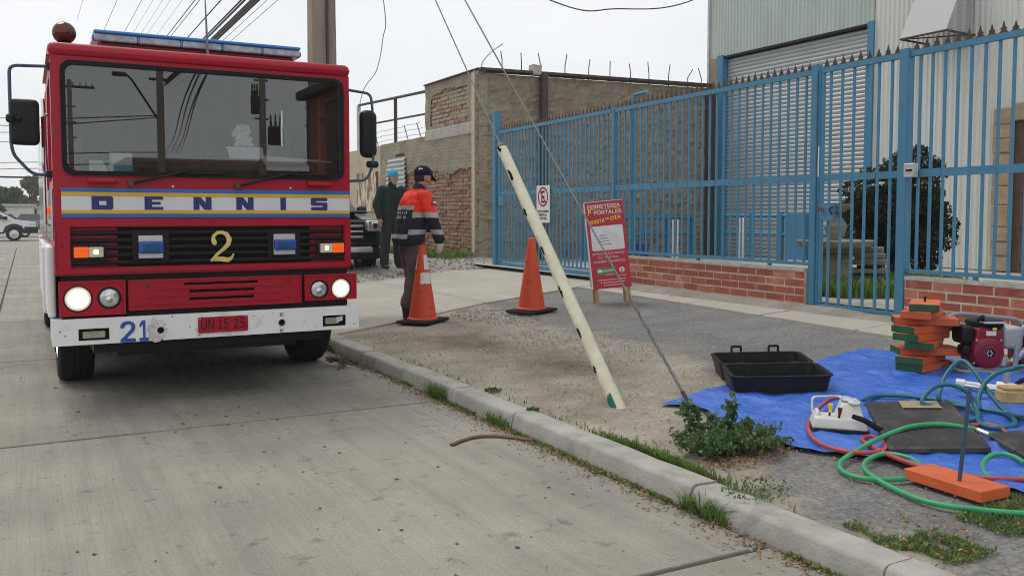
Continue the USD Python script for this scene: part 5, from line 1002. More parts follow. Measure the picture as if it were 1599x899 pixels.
# ------------------------------------------------------------------ vehicles far off
def car_wheel(t, x, y, R, w, rz=None, axis="x", mat="alu"):
    """wheel with centre at (x, y, R); its axle along x or y"""
    g = lathe([(R * .6, -w / 2), (R * .93, -w / 2), (R, -w / 2 + .04), (R, w / 2 - .04), (R * .93, w / 2), (R * .6, w / 2)], 24, (0, 0, 0), axis); h = lathe([(R * .62, w / 2 - .01), (R * .5, w / 2 - .04), (.05, w / 2 - .01), (0, w / 2 - .01)], 18, (0, 0, 0), axis)
    h2 = lathe([(0, -w / 2 + .01), (.05, -w / 2 + .01), (R * .5, -w / 2 + .04), (R * .62, -w / 2 + .01)], 18, (0, 0, 0), axis)
    return g, [h, h2]
pk = onz(12, 376.5, 0); PY = pk[1]
pt = thing("pickup_truck", "white double cab pickup with lime stripe crossing at the far left", "pickup truck", (-2.0, PY, 0))
def prof(poly, y0, y1, taper=0):
    g = ext(Polygon(poly), 1.0); v = g.vertices.copy(); zz = v[:, 1]; s = np.where(v[:, 2] > .5, 1, 0); y = np.where(s, y1 - taper * np.clip(zz - 1.05, 0, 1), y0 + taper * np.clip(zz - 1.05, 0, 1)); g.vertices = np.stack([v[:, 0], y, zz], 1); g.fix_normals(); return g
x0 = ony(56.5, 360, PY)[0]            # nose
part(pt, "body", prof([(x0, .45), (x0, .85), (x0 - .15, 1.0), (x0 - 1.05, 1.12), (x0 - 5.1, 1.1), (x0 - 5.1, .5), (x0 - 4.6, .45), (x0 - 4.4, .8), (x0 - 3.7, .8), (x0 - 3.5, .42), (x0 - 1.55, .42), (x0 - 1.4, .8), (x0 - .65, .8), (x0 - .5, .45)], PY, PY + 1.8), M["carwhite"])
part(pt, "cab", prof([(x0 - .95, 1.1), (x0 - 1.75, 1.62), (x0 - 3.1, 1.64), (x0 - 3.35, 1.1)], PY + .04, PY + 1.76, .22), M["carwhite"])
part(pt, "windscreen", quad((x0 - .98, PY + .2, 1.13), (x0 - .98, PY + 1.6, 1.13), (x0 - 1.7, PY + 1.5, 1.6), (x0 - 1.7, PY + .3, 1.6), .01), M["carglass"])
for q in ([(x0 - 1.3, 1.13), (x0 - 1.82, 1.55), (x0 - 2.15, 1.55), (x0 - 2.15, 1.13)], [(x0 - 2.22, 1.13), (x0 - 2.22, 1.55), (x0 - 2.95, 1.55), (x0 - 3.1, 1.13)]): part(pt, "window", prof(q, PY + .03, PY + .05, 0), M["carglass"])
part(pt, "stripe", box(x0 - 4.9, x0 - 1.1, PY - .006, PY - .001, 1.02, 1.08), M["lime"]); part(pt, "front_bumper", [box(x0 - .55, x0 + .08, PY - .012, PY + 1.8, .42, .74)], M["black"]); part(pt, "sill", box(x0 - 3.5, x0 - 1.5, PY - .008, PY + .1, .38, .46), M["black"])
part(pt, "wheel_arch", [place(ext(ring(Point(x0 - c, .4).buffer(.5), Point(x0 - c, .4).buffer(.4)).intersection(sbox(-99, .42, 99, 2)), .02), (0, PY - .005, 0), *FRONT) for c in (1.02, 4.05)], M["black"])
part(pt, "headlamp", sbx(x0 - .35, x0 + .01, PY - .012, PY + .2, .82, .96, .03), M["lens"]); part(pt, "mirror", sbx(x0 - 1.5, x0 - 1.3, PY - .18, PY - .01, 1.12, 1.28, .04), M["black"])
part(pt, "beacon_bar", sbx(x0 - 2.6, x0 - 2.3, PY + .3, PY + 1.5, 1.66, 1.8, .03), M["carwhite"])
for c in (1.02, 4.05):
    for y in (PY + .14, PY + 1.66):
        g, h = car_wheel(pt, 0, 0, .38, .24, axis="y"); 
        for q in [g] + h: q.apply_translation((x0 - c, y, .38))
        w_ = part(pt, "wheel", g, M["tyre"]); part(w_, "hub", h, M["alu"])
for nm, px, yy, lab in (("a", 3, 62, "dark car behind the white pickup at the far left"), ("b", 52, 75, "small grey car far down the street beyond the pickup")):
    c = onz(px, 372, 0); c = np.array([ony(px, 350, yy)[0], yy, 0]); ct = thing("parked_car", lab, "car", c)
    part(ct, "body", sbx(c[0] - 1.9, c[0] + 1.9, yy, yy + 1.7, .3, .95, .15), M["cargrey"], smooth=40); part(ct, "cabin", tm(m3.Manifold.hull_points([(c[0] + a, yy + b, z) for a, b, z in ((-1.2, .1, .9), (1.1, .1, .9), (-1.2, 1.6, .9), (1.1, 1.6, .9), (-.8, .25, 1.42), (.5, .25, 1.42), (-.8, 1.45, 1.42), (.5, 1.45, 1.42))])), M["carglass"])
    for dx in (-1.2, 1.2):
        g, h = car_wheel(ct, 0, 0, .31, .2, axis="y"); g.apply_translation((c[0] + dx, yy + .1, .31)); part(ct, "wheel", g, M["tyre"])
for px, py0, py1, yy, w, lab in ((46, 325, 346, 95, 5, "pale flat roofed house at the end of the street beside the fire engine"), (22, 334, 348, 130, 9, "grey low house far down the street behind the pickup"), (-20, 322, 350, 88, 7, "long pale wall beyond the pickup at the left edge")):
    c = ony(px, py0, yy); h_ = thing("far_house", lab, "house", (c[0], yy, 0)); part(h_, "wall", box(c[0] - w / 2, c[0] + w / 2, yy, yy + 5, 0, c[2]), M["farwall"]); part(h_, "roof", box(c[0] - w / 2 - .2, c[0] + w / 2 + .2, yy - .2, yy + 5.2, c[2], c[2] + .2), M["cap"]); part(h_, "window", box(c[0] - .8, c[0] + .6, yy - .03, yy - .004, .9, 1.9), M["carglass"])
# black suv beside the engine
sv = thing("black_suv", "black off road car parked on the gravel, its nose showing beside the engine", "car", (4.9, 16.5, .4))
a_ = at(575, 425); R_ = .37; yw = a_[1] + .15; gzv = a_[2]
yn = yw - .75; rr = ony(597, 380, yn + .15)[0]; xl = rr - 1.9
def svy(poly, xa, xb): g = ext(Polygon(poly), 1.0); v = g.vertices.copy(); g.vertices = np.stack([np.where(v[:, 2] > .5, xb, xa), v[:, 0], v[:, 1] + gzv], 1); g.fix_normals(); return g
bodyp = [(yn + .03, .45), (yn + .0, .75), (yn + .1, 1.0), (yn + .35, 1.1), (yn + 1.5, 1.2), (yn + 4.5, 1.15), (yn + 4.5, .45), (yw + 3.4, .4), (yw + .5, .4), (yw + .42, .75), (yw - .42, .75), (yw - .47, .42)]
gg = tm(m3.Manifold.batch_hull([m3.Manifold.sphere(.12, 10).translate((x, y, z + gzv)) for x in (xl + .12, rr - .12) for y, z in ((yn + .14, .6), (yn + .2, .9), (yn + 1.4, 1.06), (yn + 4.3, 1.06), (yn + 4.3, .6))]) - m3.Manifold.cylinder(.5, .47, .47, 20).rotate((0, 90, 0)).translate((rr - .3, yw, .36 + gzv)) - m3.Manifold.cylinder(.5, .47, .47, 20).rotate((0, 90, 0)).translate((xl - .2, yw, .36 + gzv)))
part(sv, "body", gg, M["carblack"], smooth=40)
part(sv, "bonnet_sheen", sbx(xl + .25, rr - .25, yn + .25, yn + 1.35, gzv + 1.12, gzv + 1.18, .03), M["carblack"], smooth=40)
part(sv, "cabin", tm(m3.Manifold.batch_hull([m3.Manifold.sphere(.06, 8).translate((x, y, z + gzv)) for x, y, z in ((xl + .1, yn + 1.3, 1.1), (rr - .1, yn + 1.3, 1.1), (xl + .1, yn + 4.2, 1.1), (rr - .1, yn + 4.2, 1.1), (xl + .3, yn + 2.1, 1.66), (rr - .3, yn + 2.1, 1.66), (xl + .3, yn + 3.9, 1.66), (rr - .3, yn + 3.9, 1.66))])), M["carglass"], smooth=30)
hl = part(sv, "headlamp", sbx(rr - .36, rr - .03, yn - .02, yn + .25, gzv + .79, gzv + 1.0, .05), M["lens"], smooth=40); part(hl, "reflector", sbx(rr - .27, rr - .13, yn - .04, yn + .02, gzv + .83, gzv + .96, .03), M["chrome"], smooth=40)
part(sv, "grille", sbx(xl + .5, rr - .42, yn - .03, yn + .1, gzv + .62, gzv + .98, .03), M["black"])
for k in range(3): part(sv, "grille_bar", sbx(xl + .5, rr - .44, yn - .05, yn - .025, gzv + .68 + k * .1, gzv + .715 + k * .1, .008), M["alu"])
part(sv, "skid_plate", [sbx(xl + .25, rr - .25, yn - .06, yn + .1, gzv + .40, gzv + .52, .04)], M["alu"], smooth=40); part(sv, "bumper_trim", sbx(rr - .25, rr + .005, yn + .12, yn + .4, gzv + .6, gzv + .64, .01), M["alu"])
part(sv, "lower_bumper", sbx(xl + .08, rr - .08, yn, yn + .4, gzv + .28, gzv + .5, .05), M["black"])
part(sv, "mirror", sbx(rr - .02, rr + .18, yn + 1.5, yn + 1.62, gzv + 1.12, gzv + 1.28, .05), M["carblack"], smooth=40)
for x in (rr - .14, xl + .14):
    for y in (yw, yw + 2.8):
        g, h = car_wheel(sv, 0, 0, .37, .25, axis="x")
        for q in [g] + h: q.apply_translation((x, y, .37 + gzv))
        w_ = part(sv, "wheel", g, M["tyre"], smooth=40); part(w_, "hub", h, M["alu"])
# ------------------------------------------------------------------ cones
def cone(px, py, label, h, rot, tape):
    b = at(px, py); b[2] += .004; t = thing("traffic_cone", label, "traffic cone", b)
    k = .225; R = np.array([[math.cos(rot), -math.sin(rot)], [math.sin(rot), math.cos(rot)]])
    g = rbox(-k, k, -k, k, 0, .035, .02); v = g.vertices; g.vertices = np.stack([*(R @ v[:, :2].T), v[:, 2] + .05 * (v[:, 0] * -math.sin(rot) * 0 + 0)], 1) + b; g.vertices[:, 2] += .05 * (g.vertices[:, 0] - b[0])
    part(t, "base", g, M["blackmat"])
    r0, r1 = .158, .036
    pr = [(r0 + .02, .033), (r0 + .018, .05), (r0, .06), (r1, h - .01), (r1 - .012, h), (0, h)]
    part(t, "body", lathe(pr, 32, b), M["coneo"], smooth=40)
    rad = lambda z: r0 + (r1 - r0) * (z - .06) / (h - .07)
    for z0, z1, a0, a1 in tape:
        r = random.Random(int(z0 * 100)); m = 16; V = []
        for i in range(m + 1):
            a = a0 + (a1 - a0) * i / m
            for z in (z0 + r.uniform(-.006, .006), z1 + r.uniform(-.004, .004)): V.append((b[0] + (rad(z) + .0025) * math.cos(a), b[1] + (rad(z) + .0025) * math.sin(a), b[2] + z))
        i = np.arange(m) * 2; part(t, "reflective_tape", trimesh.Trimesh(np.array(V), np.vstack([np.stack([i, i + 2, i + 3], 1), np.stack([i, i + 3, i + 1], 1)]), process=False), M["reflex"], smooth=True)
ca = math.atan2(-FW[1], -FW[0])
cone(660, 503, "orange traffic cone with torn white tape standing before the man in the orange jacket", .87, .5, [(.44, .565, ca - 1.05 + .9, ca + 1.25), (.60, .76, ca + .35, ca + 1.35), (.60, .77, ca - 1.4, ca - .95)])
cone(830, 487, "plain orange traffic cone without tape left of the leaning cream pole", .87, .25, [])
# ------------------------------------------------------------------ folding sign board
fl, fr2, bl, br = at(932, 478), at(987, 475), at(908, 473), at(963, 469)
n_ = np.array([FW[0], FW[1], 0.0])
u = fr2 - fl; u[2] = 0; W = np.linalg.norm(u); u = u / W; w2 = np.array([-u[1], u[0], 0])
u = u + np.array([0, 0, .095]); u /= np.linalg.norm(u)
depth = (bl - fl) @ w2; Hb = 1.24; base = fl + 0; zb = base[2]
ab = thing("sign_board", "red folding hardware shop sign board on pine legs before the fence gate post", "sign board", fl)
tilt = np.array([0, 0, Hb]) + w2 * depth * .5; tilt = tilt - u * (tilt @ u); tl = tilt / np.linalg.norm(tilt)
def leg(p, q, w=.035, back=True):
    n0 = np.cross(u, (q - p) / np.linalg.norm(q - p)); return place(rbox(0, w, 0, np.linalg.norm(q - p), 0, w, .004), p - n0 * (.036 if back else 0), u, q - p)
top = fl + tilt
part(ab, "leg", leg(fl - tl * .045, top), M["woodtan"]); part(ab, "leg", leg(fl + u * (W - .035) - tl * .05, top + u * (W - .035)), M["woodtan"])
bb0 = fl + w2 * depth; bt = top + w2 * .035
part(ab, "leg", leg(bb0 + (0, 0, -.04) + u * .01, bt + u * .01), M["woodtan"]); part(ab, "leg", leg(bb0 + u * (W - .035) + (0, 0, -.05), bt + u * (W - .035)), M["woodtan"])
Lb = np.linalg.norm(tilt); O = fl + tl * .2 - u * .02; PW, PH = W + .04, Lb - .19
nrm = np.cross(u, tl); 
part(ab, "back_panel", place(rbox(0, PW, 0, PH, 0, .012, .003), bb0 + (bt - bb0) / np.linalg.norm(bt - bb0) * .2 - u * .02, u, bt - bb0), M["signwhite"])
part(ab, "edge_trim", place(rbox(-.012, .0, 0, PH, -.03, .012, .003), O, u, tl), M["signwhite"])
fpn = part(ab, "front_panel", place(rbox(0, PW, 0, PH, 0, .012, .003), O, u, tl), M["signred"])
def pz_(x, y, g, dz=.0125): return place(g, O + u * x + tl * y + nrm * dz, u, tl)
sx, sy = PW, PH
for s, x, y, w, h, m in (("FERRETERIA", .06, .92, .86, .044, "signwhite"), ("PORTALES", .22, .85, .72, .044, "signwhite"), ("OFERTA", .05, .735, .43, .044, "signyellow"), ("DIA", .64, .772, .27, .044, "signyellow"), ("DEL", .505, .785, .1, .022, "signwhite"),
    ("ARTICULOS ELECTRICOS", .06, .385, .84, .026, "signpink"), ("PVC  PINTURAS", .2, .34, .54, .026, "signpink"), ("ALAMBRE  ABARROTES", .08, .295, .82, .026, "signpink")):
    g = text(s, w * sx, h * sy, .0015)
    if s == "OFERTA" or s == "DIA": v = g.vertices; v[:, 1] += v[:, 0] * .13
    part(fpn, "lettering", pz_(x * sx, y * sy, g), M[m])
part(fpn, "shop_mark", pz_(.06 * sx, .845 * sy, ext(affinity.scale(stroke([(.2, .0, .12), (.2, .9, .12), (.7, .9, .12), (.75, .5, .12), (.3, .45, .1)]), .1 * sx, .075 * sy, origin=(0, 0)), .0015)), M["signyellow"])
part(fpn, "rule_line", pz_(.06 * sx, .907 * sy, ext(sbox(0, 0, .86 * sx, .004), .0012)), M["signyellow"])
part(fpn, "white_field", pz_(0, 0, ext(rrect(.08 * sx, .93 * sx, .435 * sy, .715 * sy, .02), .0015)), M["signwhite"])
cr = []; nu, nv = 9, 8
for j in range(nv):
    for i in range(nu):
        a, b = i / (nu - 1), j / (nv - 1); lift = .05 * max(0, a + b * .6 - .75) ** 1.3 * 2
        cr.append((.26 * sx + a * .5 * sx, .47 * sy + b * .2 * sy - lift * .9, .004 + lift))
i = (np.arange(nv - 1)[:, None] * nu + np.arange(nu - 1)[None]).ravel()
pp = part(ab, "pinned_paper", pz_(0, 0, trimesh.Trimesh(np.array(cr), np.vstack([np.stack([i, i + 1, i + nu + 1], 1), np.stack([i, i + nu + 1, i + nu], 1)]), process=False)), M["paper"], smooth=True)
part(pp, "printed_line", [pz_(.29 * sx, (.50 + .035 * k) * sy, ext(sbox(0, 0, (.3 - .03 * (k % 2)) * sx, .006), .001), .019) for k in range(4)], M["cabin"])
part(fpn, "green_badge", [pz_(0, 0, ext(Point(.23 * sx, .2 * sy).buffer(.048).union(rrect(.3 * sx, .6 * sx, .17 * sy, .235 * sy, .008)), .0015))], M["signgreen"])
part(fpn, "badge_van", pz_(0, 0, ext(U((.16 * sx, .185 * sy, .25 * sx, .22 * sy), (.25 * sx, .185 * sy, .29 * sx, .208 * sy)), .0012), .0145), M["signwhite"])
for s, x, y, w, h in (("DELIVERY", .32, .19, .26, .026), ("A DOMICILIO", .33, .148, .25, .014), ("ESTACIONAMIENTO", .68, .13, .22, .011)): part(fpn, "lettering", pz_(x * sx, y * sy, text(s, w * sx, h * sy, .0014), .0145 if s == "DELIVERY" else .0125), M["signwhite"])
part(fpn, "parking_disc", pz_(0, 0, ext(Point(.79 * sx, .2 * sy).buffer(.033), .0015)), M["signwhite"]); part(fpn, "letter_E", pz_(.765 * sx, .18 * sy, text("E", .022, .038, .0014), .0145), M["cabin"])
for k, (x, w) in enumerate(((.16, .68), (.22, .58), (.3, .42))):
    y = (.092 - .03 * k) * sy; part(fpn, "contact_line", [pz_(0, 0, ext(Point(x * sx, y + .006).buffer(.008), .0013))] + [pz_(0, 0, ext(sbox((x + .04 + j * w / 9) * sx, y, (x + .04 + j * w / 9 + w / 10.5) * sx, y + .011), .0013)) for j in range(9)], M["signpink"])
# ------------------------------------------------------------------ blue tarp
c00, c10, c11, c01 = np.array([3.60, 4.63]), np.array([3.76, 2.0]), np.array([6.18, 2.0]), np.array([6.05, 5.04])
nu, nv = 110, 96; A, B = np.meshgrid(np.linspace(0, 1, nu), np.linspace(0, 1, nv))
PQ = ((1 - A) * (1 - B))[..., None] * c00 + (A * (1 - B))[..., None] * c10 + (A * B)[..., None] * c11 + ((1 - A) * B)[..., None] * c01
edge = .10 * np.sin(A * 9.0 + .6) * (1 - B) ** 3 * np.sin(A * math.pi) + .05 * np.sin(A * 23) * (1 - B) ** 4
PQ[..., 0] += edge * .9 + .03 * np.sin(A * 14) * (1 - B) ** 2; PQ[..., 1] += .06 * np.sin(B * 8) * (1 - A) ** 4 * np.sin(B * math.pi)
q = np.stack([PQ[..., 0], PQ[..., 1], 0 * PQ[..., 0]], -1)
rd = lambda s, sc, k: 1 - np.abs(2 * meshkit.fbm(q * np.array(sc) + k, 3, s) - 1)
wr = .018 * rd(3, (3, 3, 1), 0) ** 3 + .012 * rd(9, (7, 4, 1), 5) ** 3 + .02 * np.clip(meshkit.fbm(q * 1.7, 3, 21) - .5, 0, 1)
crease = sum(.015 * np.exp(-(((PQ[..., 0] * ca_ + PQ[..., 1] * sa_) - d0) / .012) ** 2) for ca_, sa_, d0 in ((.98, .2, 4.9), (.98, .2, 5.6), (.1, .99, 3.35), (.1, .99, 4.1)))
Z = gz(PQ[..., 0], PQ[..., 1]) + .002 + wr + crease + .006 * (1 - B) ** 10 * np.sin(A * 31) ** 2 - .006 * sstep(.12, .0, A) - .004 * (1 - B) ** 6
def tz(x, y): return float(gz(x, y)) + .012
V = np.concatenate([PQ, Z[..., None]], -1).reshape(-1, 3); i = (np.arange(nv - 1)[:, None] * nu + np.arange(nu - 1)[None]).ravel()
tg = trimesh.Trimesh(V, np.vstack([np.stack([i, i + nu + 1, i + 1], 1), np.stack([i, i + nu, i + nu + 1], 1)]), process=False)
solo("tarpaulin", tg, M["tarp"], "creased blue tarpaulin spread on the pavement under the rescue gear", "tarpaulin", smooth=True)
# ------------------------------------------------------------------ open black case
u = np.array([.842, -.539, .03]); v = np.array([.539, .842, .02]); O = at(1143, 618, .012)
bc = thing("tool_case", "open empty black plastic case with both halves lying on the tarp's edge", "case", O)
CW, CD, CH = .66, .47, .118
def tray(name, v0, hh):
    o, i_ = rrect(0, CW, 0, CD, .07), rrect(.022, CW - .022, .022, CD - .022, .055)
    lo = affinity.scale(o, .93, .9); g = ext(o.difference(i_), hh); q = g.vertices.copy(); s = .92 + .08 * q[:, 2] / hh; q[:, 0] = CW / 2 + (q[:, 0] - CW / 2) * s; q[:, 1] = CD / 2 + (q[:, 1] - CD / 2) * s; g.vertices = q
    base = O + v * v0; w = part(bc, name, [place(g, base, u, v), place(ext(lo, .012), base, u, v)], M["black"], smooth=35)
    rim = ext(rrect(-.009, CW + .009, -.009, CD + .009, .075).difference(i_), .008); part(w, "rim", place(rim, base + np.array([0, 0, hh]), u, v), M["blackmat"])
    for a, b, c, d in ((.03, .04, .17, .13), (CW - .17, .04, CW - .03, .13)): part(w, "moulded_corner", place(ext(rrect(a + .03, c - .0, b + .03, d, .03), hh * .5), base, u, v), M["black"])
    part(w, "moulded_block", place(ext(rrect(.22, CW - .22, .1, .2, .02), hh * .25), base, u, v), M["black"])
    part(w, "rib", place(ext(rrect(.2, CW - .2, CD - .045, CD - .024, .01), hh * .5), base, u, v), M["black"])
    return base, w
tray("case_bottom", 0, CH); b2, w_ = tray("case_lid", CD + .03, CH * .95)
for a in (.16, .44):
    pz0 = b2 + u * a + v * (CD + .01) + np.array([0, 0, CH * .95]); part(w_, "latch", bentbar([pz0, pz0 + (0, 0, .05), pz0 + u * .07 + (0, 0, .05), pz0 + u * .07], .009, .01, 6), M["blackmat"])
for a in (.12, .5): part(bc, "hinge", place(rbox(0, .06, -.02, .05, 0, .02, .004), O + u * a + v * CD + np.array([0, 0, CH - .01]), u, v), M["blackmat"])
# ------------------------------------------------------------------ cribbing blocks
def board(name, label, o, ang, group=None, L=.4, Wd=.195, Hh=.048, ends=True, pitch=0):
    """painted board, its length along ang (from the sight axis), with green painted ends"""
    a = math.atan2(FW[1], FW[0]) - ang; c, s = math.cos(a), math.sin(a); uu, vv = np.array([c, s, 0]), np.array([-s, c, 0])
    t = thing(name, label, "wooden block", o, group)
    part(t, "board", place(rbox(-L / 2, L / 2, -Wd / 2, Wd / 2, 0, Hh, .003), o, uu, vv), M["woodo"])
    if ends:
        for e in (-1, 1): part(t, "green_end", place(rbox(e * L / 2 - .001, e * (L / 2 + .0025), -Wd / 2 + .002, Wd / 2 - .002, .002, Hh - .002, .0005), o, uu, vv), M["woodg"])
    return t, uu, vv
s0 = at(1459, 583, .012); s0 = s0 + FW * np.array([1, 1, 0]) * .17; z = tz(s0[0], s0[1]) + .004
lay = [(.46, .0, "bottom block of the orange wooden stack, green end to the left front"), (.36, -.02, "second block from the bottom of the orange wooden stack"), (1.2, .01, "third block from the bottom of the stack, lying crosswise with a long orange side"), (.14, .0, "fourth block from the bottom of the stack, bright green end facing us"),
    (.5, -.02, "fifth block from the bottom of the stack, dark green end and long orange flank"), (.66, -.01, "sixth block from the bottom of the stack, just above a twin with green end"), (1.42, .0, "long crosswise block third from the top of the orange stack"), (.2, -.02, "second block from the top of the stack, turned a little under the top one"), (.02, -.0, "topmost orange block of the stack with a short dark peg in it")]
ANG0 = math.atan2(FW[1], FW[0]) - math.atan2(s0[1], s0[0])
for k, (ang, dx, lab) in enumerate(lay):
    o = s0 + RT * dx; o = np.array([o[0], o[1], z]); t, uu, vv = board("cribbing_block", lab, o, ang + ANG0, "stacked orange wooden blocks", L=.42, Hh=.052, ends=k != 7); z += .0535
part(t, "peg", cyl((o[0], o[1], o[2] + .05), (o[0], o[1], o[2] + .09), .008), M["black"])
for (pxs, lab, dz) in (((1409, 752, 1538, 790, 1574, 775, 1455, 735), "single orange wooden block lying at the front with an upright steel rod", 0),):
    P4 = [at(pxs[i], pxs[i + 1], 0.0) for i in (0, 2, 4, 6)]; o = sum(P4) / 4; d = (P4[1] + P4[2] - P4[0] - P4[3]) / 2; Lp_ = np.linalg.norm(d); ang = math.atan2(FW[1], FW[0]) - math.atan2(d[1], d[0])
    o[2] = gz(o[0], o[1]) + .003; t, uu, vv = board("cribbing_block", lab, o, ang, None, L=.40, Wd=.19, Hh=.05, ends=False)
rb_ = at(1498, 752, .05)
solo("steel_rod", tube([rb_ + (0, 0, .0), rb_ + RT * .035 + (0, 0, .42)], .009, 8), M["darkblue"], "dark blue steel rod standing upright in the single front block", "rod")
# ------------------------------------------------------------------ lifting bags
def bag(name, label, c4, plate, h=.03):
    c4 = [np.array(c, float) for c in c4]; t = thing(name, label, "lifting bag", sum(c4) / 4)
    n = 34; m = 26; V = []
    for j in range(m + 1):
        for i in range(2 * n + 1):
            a, b = i / (2 * n), j / m; p = (1 - a) * (1 - b) * c4[0] + a * (1 - b) * c4[3] + a * b * c4[2] + (1 - a) * b * c4[1]
            e = min(a, 1 - a, b, 1 - b); V.append(p + (0, 0, h * min(1, .45 + e * 9) + (.005 if (i % 2) else -.002) * (e > .03)))
    nx = 2 * n + 1; i = (np.arange(m)[:, None] * nx + np.arange(nx - 1)[None]).ravel()
    g = trimesh.Trimesh(np.array(V), np.vstack([np.stack([i, i + nx + 1, i + 1], 1), np.stack([i, i + nx, i + nx + 1], 1)]), process=False)
    part(t, "ribbed_top", g, M["bag"]); 
    lowr = [c - (0, 0, .004) for c in c4]; part(t, "edge", [quad(lowr[k], lowr[(k + 1) % 4], c4[(k + 1) % 4] + (0, 0, h * .5), c4[k] + (0, 0, h * .5), .004) for k in range(4)], M["bag"])
    if plate:
        def uv(a, b, dz): return (1 - a) * (1 - b) * c4[0] + a * (1 - b) * c4[3] + a * b * c4[2] + (1 - a) * b * c4[1] + np.array([0, 0, h + dz])
        part(t, "label_plate", quad(uv(.36, .25, .008), uv(.8, .25, .008), uv(.8, .07, .008), uv(.36, .07, .008), .002), pm("tan_label", (0.3, 0.24, 0.14), .7, var=.2, vs=12))
    return t
b1 = [at(1352, 632, .02), at(1390, 706, .03), at(1546, 704, .03), at(1486, 633, .03)]
bag("lifting_bag", "ribbed black rubber lifting bag with tan label plate lying on the tarp", b1, True, .035)
b2 = [at(1541, 682, .02), at(1600, 716, .02), at(1720, 706, .02), at(1650, 676, .02)]
bag("lifting_bag", "second black rubber lifting bag, cut by the right edge of the view", b2, False, .03)
# ------------------------------------------------------------------ air controller
o = at(1312, 676, .012); u, v = RT, np.array([FW[0], FW[1], 0]) / math.hypot(FW[0], FW[1])
uu = (u * .94 + v * -.22); uu[2] = .0; uu /= np.linalg.norm(uu); vv = np.array([-uu[1], uu[0], 0])
def L3(x, y, z): return o + uu * x + vv * y + np.array([0, 0, z])
def hullb(pts, r, n=10): return tm(m3.Manifold.batch_hull([m3.Manifold.sphere(r, n).translate(tuple(L3(*p))) for p in pts]))
ac = thing("air_controller", "white plastic air control unit with yellow and dark red levers on the tarp", "control unit", o)
part(ac, "body", [hullb([(-.13, .02, .025), (.13, .0, .025), (.13, .2, .025), (-.13, .2, .025), (-.12, .03, .06), (.12, .02, .06), (.12, .18, .06), (-.12, .18, .06)], .016), hullb([(0.0, .08, .07), (.12, .07, .07), (.12, .19, .07), (.0, .19, .07), (.03, .12, .13), (.1, .11, .135), (.1, .18, .15), (.03, .18, .15)], .014), hullb([(-.125, .08, .06), (-.125, .18, .06), (-.11, .1, .09), (-.11, .17, .09)], .012)], M["ctrl"], smooth=35)
part(ac, "tray", hullb([(-.14, .0, .012), (.14, -.01, .012), (.14, .21, .012), (-.14, .21, .012)], .012), M["black"])
for x, m, h in ((-.05, "signyellow", .075), (-.005, "darkred", .06)):
    k = part(ac, "lever", cyl(L3(x, .09 - .05 * (m == "darkred"), .065), L3(x + .005, .09 - .05 * (m == "darkred"), .10), .006), M["black"]); part(k, "knob", cyl(L3(x + .005, .09 - .05 * (m == "darkred"), .095), L3(x + .008, .09 - .05 * (m == "darkred"), .095 + h * .65), .008, .013), M[m])
for x, y, z in ((.045, .155, .1625), (.085, .115, .152)):
    c = L3(x, y, z); part(ac, "gauge", [affinity_ := place(lathe([(0, .0), (.032, .0), (.034, .004), (0, .006)], 18), c, uu, vv + np.array([0, 0, .25]))], M["lens"])
part(ac, "carry_strap", tube([L3(.06, -.01, .1), L3(.12, -.03, .085), L3(.18, -.04, .05), L3(.24, -.05, .03)], [.014, .016, .016, .014], 6), M["blackmat"])
part(ac, "handle", bentbar([L3(-.13, .2, .07), L3(-.13, .24, .15), L3(.02, .24, .16), L3(.06, .2, .15)], .008, .03), M["alu"])
# ------------------------------------------------------------------ hoses
def hose(name, label, pts, r, mat, n=10, fit=None):
    P_ = [np.array(p, float) if len(p) == 3 and isinstance(p[0], float) else at(*p) for p in pts]
    t = thing(name, label, "hose", P_[0]); part(t, "hose", tube(spline(P_, n), r, 10), M[mat], smooth=True)
    for i, j in (fit or []): part(t, "coupling", cyl(P_[i], P_[i] + (P_[j] - P_[i]) / np.linalg.norm(P_[j] - P_[i]) * .07, r * 1.25), M["alu"])
def atd(px, py, D): d = ray(px, py); return tuple(float(a) for a in CAM + d * (D / (d @ FW)))
hose("green_hose", "green rubber hose looping from the lifting bag over the pavement round the front block", [(1545, 679, .05), (1524, 670, .06), (1508, 667, .07), (1466, 662, .08), (1420, 666, .08), (1373, 684, .06), (1336, 704, .03), (1312, 722, .015), (1317, 736, .012), (1345, 746, .012), (1390, 748, .012), (1428, 744, .012), (1440, 733, .014), (1432, 721, .02), (1415, 713, .03), (1382, 708, .03), (1356, 717, .025), (1350, 731, .02), (1373, 750, .013), (1420, 773, .012), (1466, 787, .012), (1536, 796, .012), (1599, 801, .012), (1690, 802, .012)], .0125, "hosegreen", 10, [(0, 1)])
hose("green_hose", "short ring of green hose tangled in the red coil at the right", [(1600, 722, .03), (1582, 712, .03), (1560, 708, .03), (1542, 714, .02), (1534, 728, .015), (1542, 742, .015), (1562, 750, .015), (1590, 748, .015), (1612, 735, .02)], .0115, "hosegreen")
hose("red_hose", "dull red hose curving round the control unit and away under the lifting bag", [(1340, 634, .13), (1326, 624, .14), (1305, 621, .11), (1284, 632, .06), (1266, 652, .02), (1262, 668, .032), (1272, 686, .032), (1298, 699, .032), (1336, 706, .032), (1370, 705, .034), (1384, 698, .034), (1375, 686, .02), (1358, 681, .02), (1346, 686, .034), (1362, 697, .032), (1395, 713, .032), (1443, 729, .032), (1513, 743, .03), (1560, 747, .03), (1610, 748, .032)], .0115, "hosered", 10, [(0, 1)])
cl = []; r = random.Random(3)
